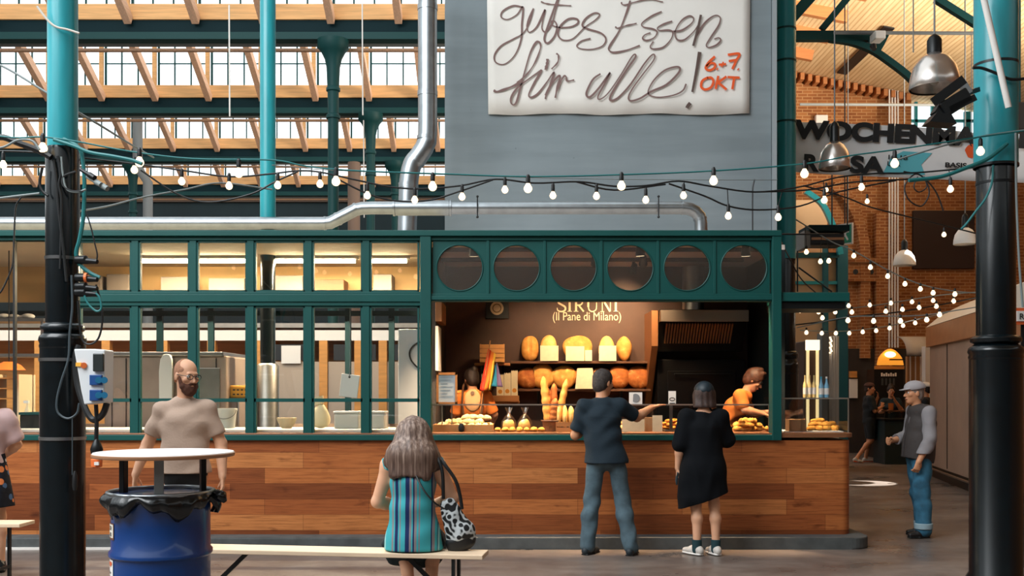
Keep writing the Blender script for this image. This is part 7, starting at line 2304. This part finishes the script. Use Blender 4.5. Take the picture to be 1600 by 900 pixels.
S.cut((-.06, 0, .50), (.35, 0, -1)); S.sub(J['neck'] + v3(0, .0, .035), (.098, .10, .068), None, .004)
S.build('dress', mat('dress_black', (7, 10, 15), .9, spec=.2), p)
M_sock = mat('sock_teal', (24, 56, 62), .9)
for n in 'LR':
    S = Field(.005); a = J['an' + n]; S.cap(a + v3(0, 0, -.03), a + v3(0, .003, .075), .046, .047, .02); S.cut(a + v3(0, 0, .065), (0, 0, 1)); S.build('sock', M_sock, p)
shoes(p, J, mat('shoe_white', (206, 200, 192), .6), M_white)
M_bob = mat('hair_black', (58, 40, 34), .6, noise=.4, nscale=50)
S = Field(.006)
S.ell(hp(0, -.014, .038), (.090, .110, .100), R, .02)
S.ecap(hp(0, -.045, .02), hp(0, -.055, -.105), v3(1, 0, 0), (.098, .065), (.105, .055), .04)
for s_ in (-1, 1): S.cap(hp(s_ * .08, .0, .0), hp(s_ * .082, .0, -.10), .03, .028, .03)
S.fold = lambda x, y, z: (.0025 * np.sin(120 * x + 6 * z)).astype(np.float32)
S.sub(hp(0, .13, -.06), (.072, .10, .13), R, .01); S.cut(hp(0, -.05, -.125), (0, 0, -1))
S.build('hair', M_bob, p)
S = Field(.006); S.ell(hp(0, -.014, .050), (.098, .118, .099), R, .02); S.cut(hp(0, -.04, .055), np.array(R) @ v3(0, .35, -1)); S.build('headscarf', mat('scarf_teal', (10, 30, 40), .5), p)
MB().obox((-.238, .085, .735), (.012, .075, .14), Matrix.Rotation(.5, 3, 'X')).build('phone', mat('phone_case', (40, 74, 84), .3), thing('phone', 'phone in a dull teal case held low by the woman in black', 'phone', at(1099, Yw)), local=True)

# man in the grey cap beyond the counter end (seen from his left side)
J = rig(1.66)
J['pel'] = v3(0, 0, .90); J['waist'] = v3(0, .0, 1.02); J['chest'] = v3(0, -.02, 1.21); J['neck'] = v3(0, .02, 1.385); J['head'] = v3(0, .055, 1.535)
J['shL'] = v3(-.18, -.03, 1.335); J['shR'] = v3(.18, -.01, 1.335)
J['elL'] = v3(-.225, -.02, 1.05); J['wrL'] = v3(-.22, .10, .815); J['hdL'] = unit((.05, .25, -1)); J['curl'] = (.8, 1.5)
J['elR'] = v3(.23, .02, 1.06); J['wrR'] = v3(.14, .24, 1.02); J['hdR'] = unit((-.5, .8, .05)); J['pnR'] = unit((-.5, -.3, -.3)); J['thR'] = v3(0, 0, 1)
J['hpL'] = v3(-.085, 0, .87); J['hpR'] = v3(.085, 0, .87)
J['knL'] = v3(-.10, .02, .47); J['knR'] = v3(.10, -.04, .47); J['anL'] = v3(-.11, .0, .085); J['anR'] = v3(.11, -.09, .085)
J['ftL'] = unit((-.12, 1, 0)); J['ftR'] = unit((.12, 1, 0))
J['yaw'] = math.radians(2)
Yc = 10.95
p, hp, R, hk = person('older man in a grey cap, dark vest and turned-up jeans seen from the side', at(1436, Yc), PIh + math.radians(2), J, SK3)
shirt(p, J, mat('shirt_grey', (142, 138, 140), .85, bump=.1), .90, .82, .014, .05, amp=.005, seed=6, sleeve_r=(.060, .058, .052))
S = Field(.006); add_torso(S, J, .032, .012)
S.ecap(J['waist'], v3(0, .02, .82), v3(1, 0, 0), (.175, .15), (.185, .165), .05)
S.fold = folds(.005, 24, 10, 8)
S.cut((0, 0, .815), (0, .22, -1)); S.sub(J['neck'] + v3(0, .03, .06), (.075, .085, .07), None, .004)
for s_, n in ((-1, 'L'), (1, 'R')): S.sub(J['sh' + n] + v3(s_ * .075, .0, -.04), (.05, .07, .12), None, .006)
S.sub(v3(0, .25, 1.15), (.03, .16, .5), None, .01)
S.build('vest', mat('vest_dark', (62, 56, 54), .8, bump=.2, bscale=30), p)
trousers(p, J, mat('jeans_blue', (52, 108, 136), .85, noise=.35, nscale=9), .95, .074, amp=.007, seed=9, knee=.078, calf=.078, thigh=.098)
for n in 'LR':
    S = Field(.006); a = J['an' + n]; S.cap(a + v3(0, 0, .02), a + v3(0, .0, .075), .094, .094, .02); S.cut(a + v3(0, 0, .075), (0, 0, 1)); S.cut(a + v3(0, 0, .012), (0, 0, -1)); S.build('turn_up', mat('denim_pale', (150, 176, 186), .85), p)
shoes(p, J, mat('shoe_black', (26, 24, 24), .5), M_black)
hair_cap(p, J['head'], R, hk, mat('hair_grey', (140, 126, 116), .8, noise=.3, nscale=50), .004, low=-.04)
S = Field(.005)
S.ell(hp(0, -.012, .062), (.094, .116, .078), R, .02); S.cut(hp(0, 0, .042), np.array(R) @ v3(0, -.16, -1))
S.ecap(hp(0, .085, .046), hp(0, .150, .034), v3(1, 0, 0), (.075, .008), (.055, .006), .012)
S.build('cap', mat('cap_grey', (172, 166, 168), .85, bump=.15), p)

# assistant in orange with her back to the hatch
J = rig(1.68, True)
J['head'] = v3(-.02, .03, 1.53); J['yaw'] = math.radians(25); J['pitch'] = math.radians(-12)
J['elL'] = v3(-.215, .04, 1.12); J['wrL'] = v3(-.17, .22, 1.02); J['elR'] = v3(.245, .03, 1.13); J['wrR'] = v3(.22, .22, 1.03)
J['hdL'] = unit((.2, .9, -.2)); J['hdR'] = unit((-.2, .9, -.2)); J['pnL'] = v3(0, 0, -1); J['pnR'] = v3(0, 0, -1); J['thL'] = v3(1, 0, 0); J['thR'] = v3(-1, 0, 0)
Ya = 11.75
p, hp, R, hk = person('assistant with a dark hair bun and orange tee turned away behind the rolls', (X(739, Ya), Ya, .16), 0, J, SK3, h=.007, feet=False)
M_or_tee = mat('tee_orange', (222, 122, 46), .85)
shirt(p, J, M_or_tee, .90, .40, .014, .06, h=.007, seed=11, name='tee')
S = Field(.007); S.ell(v3(0, -.108, 1.29), (.095, .035, .13), None); S.build('back_panel', mat('panel_tan', (222, 170, 122), .8), p)
for s_ in (-1, 1):
    MB().tube(spline([(s_ * .09, .08, 1.46), (s_ * .10, -.06, 1.47), (s_ * .115, -.135, 1.36), (s_ * .11, -.145, 1.2), (s_ * .08, -.135, 1.03)], 6), .012, 8).build('apron_strap', M_shelf, p, local=True)
MB().tube([(0, -.142, 1.375), (0, -.15, 1.375)], .022, 16).build('back_print', mat('print_brown', (120, 96, 80), .8), p, local=True)
trousers(p, J, mat('trousers_black', (18, 20, 24)), .98, h=.008)
shoes(p, J, M_black, h=.008)
M_hb = mat('hair_dark_brown', (40, 28, 24), .6, noise=.4, nscale=40)
hair_cap(p, J['head'], R, hk, M_hb, .014, low=-.06, extra=lambda S_, q: S_.ell(q(.01, -.095, .105), (.040, .036, .036), None, .012))

# second assistant bent over the pastries, seen from the side
J = rig(1.68, True)
J['pel'] = v3(0, -.12, .92); J['waist'] = v3(0, -.09, 1.06); J['chest'] = v3(0, .02, 1.21); J['neck'] = v3(0, .13, 1.385); J['head'] = v3(0, .225, 1.52)
J['shL'] = v3(-.15, .09, 1.345); J['shR'] = v3(.155, .085, 1.345); J['pitch'] = math.radians(-32)
J['elL'] = v3(-.20, .17, 1.13); J['wrL'] = v3(-.08, .38, 1.16); J['elR'] = v3(.19, .14, 1.19); J['wrR'] = v3(.11, .325, 1.15)
J['hdL'] = unit((.2, .9, -.35)); J['hdR'] = unit((-.15, .9, -.3)); J['pnL'] = v3(0, 0, -1); J['pnR'] = v3(0, 0, -1); J['thL'] = v3(1, .3, 0); J['thR'] = v3(-1, .3, 0)
for s_, n in ((-1, 'L'), (1, 'R')): J['hp' + n] = v3(s_ * .085, -.11, .90); J['kn' + n] = v3(s_ * .09, -.06, .48); J['an' + n] = v3(s_ * .10, -.10, .085)
Yd = 11.5
p, hp, R, hk = person('assistant with short brown hair and orange tee bent over the pastries', (X(1146, Yd), Yd, .16), -PIh - .30, J, SK3, h=.007)
S = Field(.007); add_torso(S, J, .016)
for n in 'LR': add_arm(S, J, n, .014, .30, (.056, .056, .04))
S.fold = folds(.005, 34, 18, 4); S.cut((0, -.09, .93), (0, -.1, -1)); S.sub(J['neck'] + v3(0, .03, .055), (.065, .075, .06), None, .004)
S.build('tee', M_or_tee, p)
trousers(p, J, mat('trousers_black', (18, 20, 24)), 1.0, h=.008)
shoes(p, J, M_black, h=.008)
M_hbr = mat('hair_brown', (80, 48, 32), .6, noise=.4, nscale=40)
hair_cap(p, J['head'], R, hk, M_hbr, .020, low=-.05, extra=lambda S_, q: (S_.ell(q(0, .04, .11), (.06, .05, .03), None, .02), S_.ell(q(0, -.02, .13), (.06, .06, .03), None, .02)))
MB().ell(hp(0, .09, .015), (.075, .02, .018), 14, 8, R).build('dark_glasses', M_black, p, smooth='all', local=True)

# person cut off by the picture's edge, in a mauve top and floral skirt
J = rig(1.66, True)
J['elR'] = v3(.235, .02, 1.09); J['wrR'] = v3(.16, .22, .98); J['hdR'] = unit((-.4, .8, -.2)); J['pnR'] = unit((-1, 0, -.3)); J['thR'] = v3(0, .3, 1)
J['knR'] = v3(.10, .03, .47); J['anR'] = v3(.10, -.03, .085)
Ye = 8.78
p, hp, R, hk = person('person in a mauve top and dark floral skirt standing behind the bench end', at(-20, Ye), math.radians(35), J, SK1, h=.007)
shirt(p, J, mat('top_mauve', (190, 160, 158), .85), .92, .36, .018, .06, h=.007, amp=.007, seed=12, name='top', sleeve_r=(.064, .07, .05))
def _floral(nt, vec, b):
    v = N(nt, 'ShaderNodeTexVoronoi'); v.inputs['Scale'].default_value = 17
    nt.links.new(vec, v.inputs['Vector'])
    pick = N(nt, 'ShaderNodeSeparateColor'); nt.links.new(v.outputs['Color'], pick.inputs[0])
    col = ramp(nt, pick.outputs[0], [(0, (24, 26, 34)), (.45, (198, 112, 62)), (.62, (206, 206, 210)), (.80, (70, 96, 130)), (.9, (26, 28, 36))], 'CONSTANT')
    d = ramp(nt, v.outputs['Distance'], [(.0, (255, 255, 255)), (.42, (255, 255, 255)), (.5, (0, 0, 0))])
    return mixc(nt, lin((20, 22, 30)), col, d)
S = Field(.007)
S.ecap(J['waist'], v3(0, 0, .56), v3(1, 0, 0), (.14, .11), (.215, .18), .05)
S.fold = folds(.006, 8, 24, 1); S.cut((0, 0, .565), (0, 0, -1)); S.cut((0, 0, 1.02), (0, 0, 1))
S.build('floral_skirt', tex_mat('floral', _floral, .85, .2), p)
shoes(p, J, M_blackmetal, M_black, h=.007)
hair_cap(p, J['head'], R, hk, M_hb, .014, low=-.06)

# couple at the bar table far down the aisle, and the head in a white cap
J = rig(1.74)
J['yaw'] = math.radians(-30)
J['elL'] = v3(-.20, .12, 1.14); J['wrL'] = v3(-.06, .20, 1.42); J['hdL'] = unit((.2, .0, 1)); J['pnL'] = unit((.3, -1, 0)); J['thL'] = v3(1, 0, 0)
J['elR'] = v3(.24, .06, 1.13); J['wrR'] = v3(.10, .24, 1.22); J['hdR'] = unit((-.4, .3, .8))
J['anL'] = v3(-.22, -.02, .085); J['knL'] = v3(-.10, .03, .48); J['anR'] = v3(.12, -.30, .10); J['knR'] = v3(.08, .03, .50); J['ftR'] = unit((.1, 1, -.3))
Yf = 22.4
p, hp, R, hk = person('man in dark clothes and white trainers, hand to his face, by the bar table', at(1358, Yf), math.radians(-95), J, SK3, h=.010)
M_dk = mat('clothes_dark', (26, 32, 36), .85)
shirt(p, J, M_dk, .86, .40, .022, .06, h=.010, seed=2)
trousers(p, J, M_dk, 1.0, .06, h=.010, cut_z=.52, thigh=.10)
shoes(p, J, mat('shoe_white', (206, 200, 192)), M_or, h=.009)
hair_cap(p, J['head'], R, hk, M_hb, .010, low=-.03, h=.008)
S = Field(.008); S.ell(hp(0, -.012, .06), (.094, .116, .08), R, .02); S.cut(hp(0, 0, .05), (0, 0, -1)); S.ecap(hp(0, .08, .052), hp(0, .145, .042), v3(1, 0, 0), (.07, .009), (.05, .007), .012); S.build('cap', mat('cap_brown', (84, 52, 42), .8), p)
J = rig(1.68, True)
J['elL'] = v3(-.22, .10, 1.12); J['wrL'] = v3(-.05, .20, 1.36); J['hdL'] = unit((.3, .1, 1)); J['elR'] = v3(.24, .08, 1.10); J['wrR'] = v3(.12, .28, 1.12); J['hdR'] = unit((-.4, .9, .1))
p, hp, R, hk = person('woman with tied hair eating at the bar table, facing the room', at(1392, 22.75), PI - .2, J, SK3, h=.010)
shirt(p, J, mat('top_teal_dark', (30, 50, 58), .85), .9, .30, .018, .07, h=.010, seed=3, name='top')
trousers(p, J, M_dk, 1.0, h=.010); shoes(p, J, M_black, h=.010)
hair_cap(p, J['head'], R, hk, M_hb, .014, low=-.05, h=.008, extra=lambda S_, q: S_.ell(q(0, -.03, .14), (.05, .05, .035), None, .02))
J = rig(1.72)
p, hp, R, hk = person('person in a white cap mostly hidden behind the man in the grey cap', at(1446, 19.5), math.radians(60), J, SK3, h=.010)
shirt(p, J, M_dk, .88, .40, .018, .06, h=.010, seed=5); trousers(p, J, M_dk, 1.0, h=.010); shoes(p, J, M_black, h=.010)
hair_cap(p, J['head'], R, hk, M_hb, .008, low=-.03, h=.008)
S = Field(.008); S.ell(hp(0, -.012, .06), (.094, .116, .08), R, .02); S.cut(hp(0, 0, .045), (0, 0, -1)); S.ecap(hp(0, .08, .048), hp(0, .145, .040), v3(1, 0, 0), (.07, .009), (.05, .007), .012); S.build('cap', M_white, p)
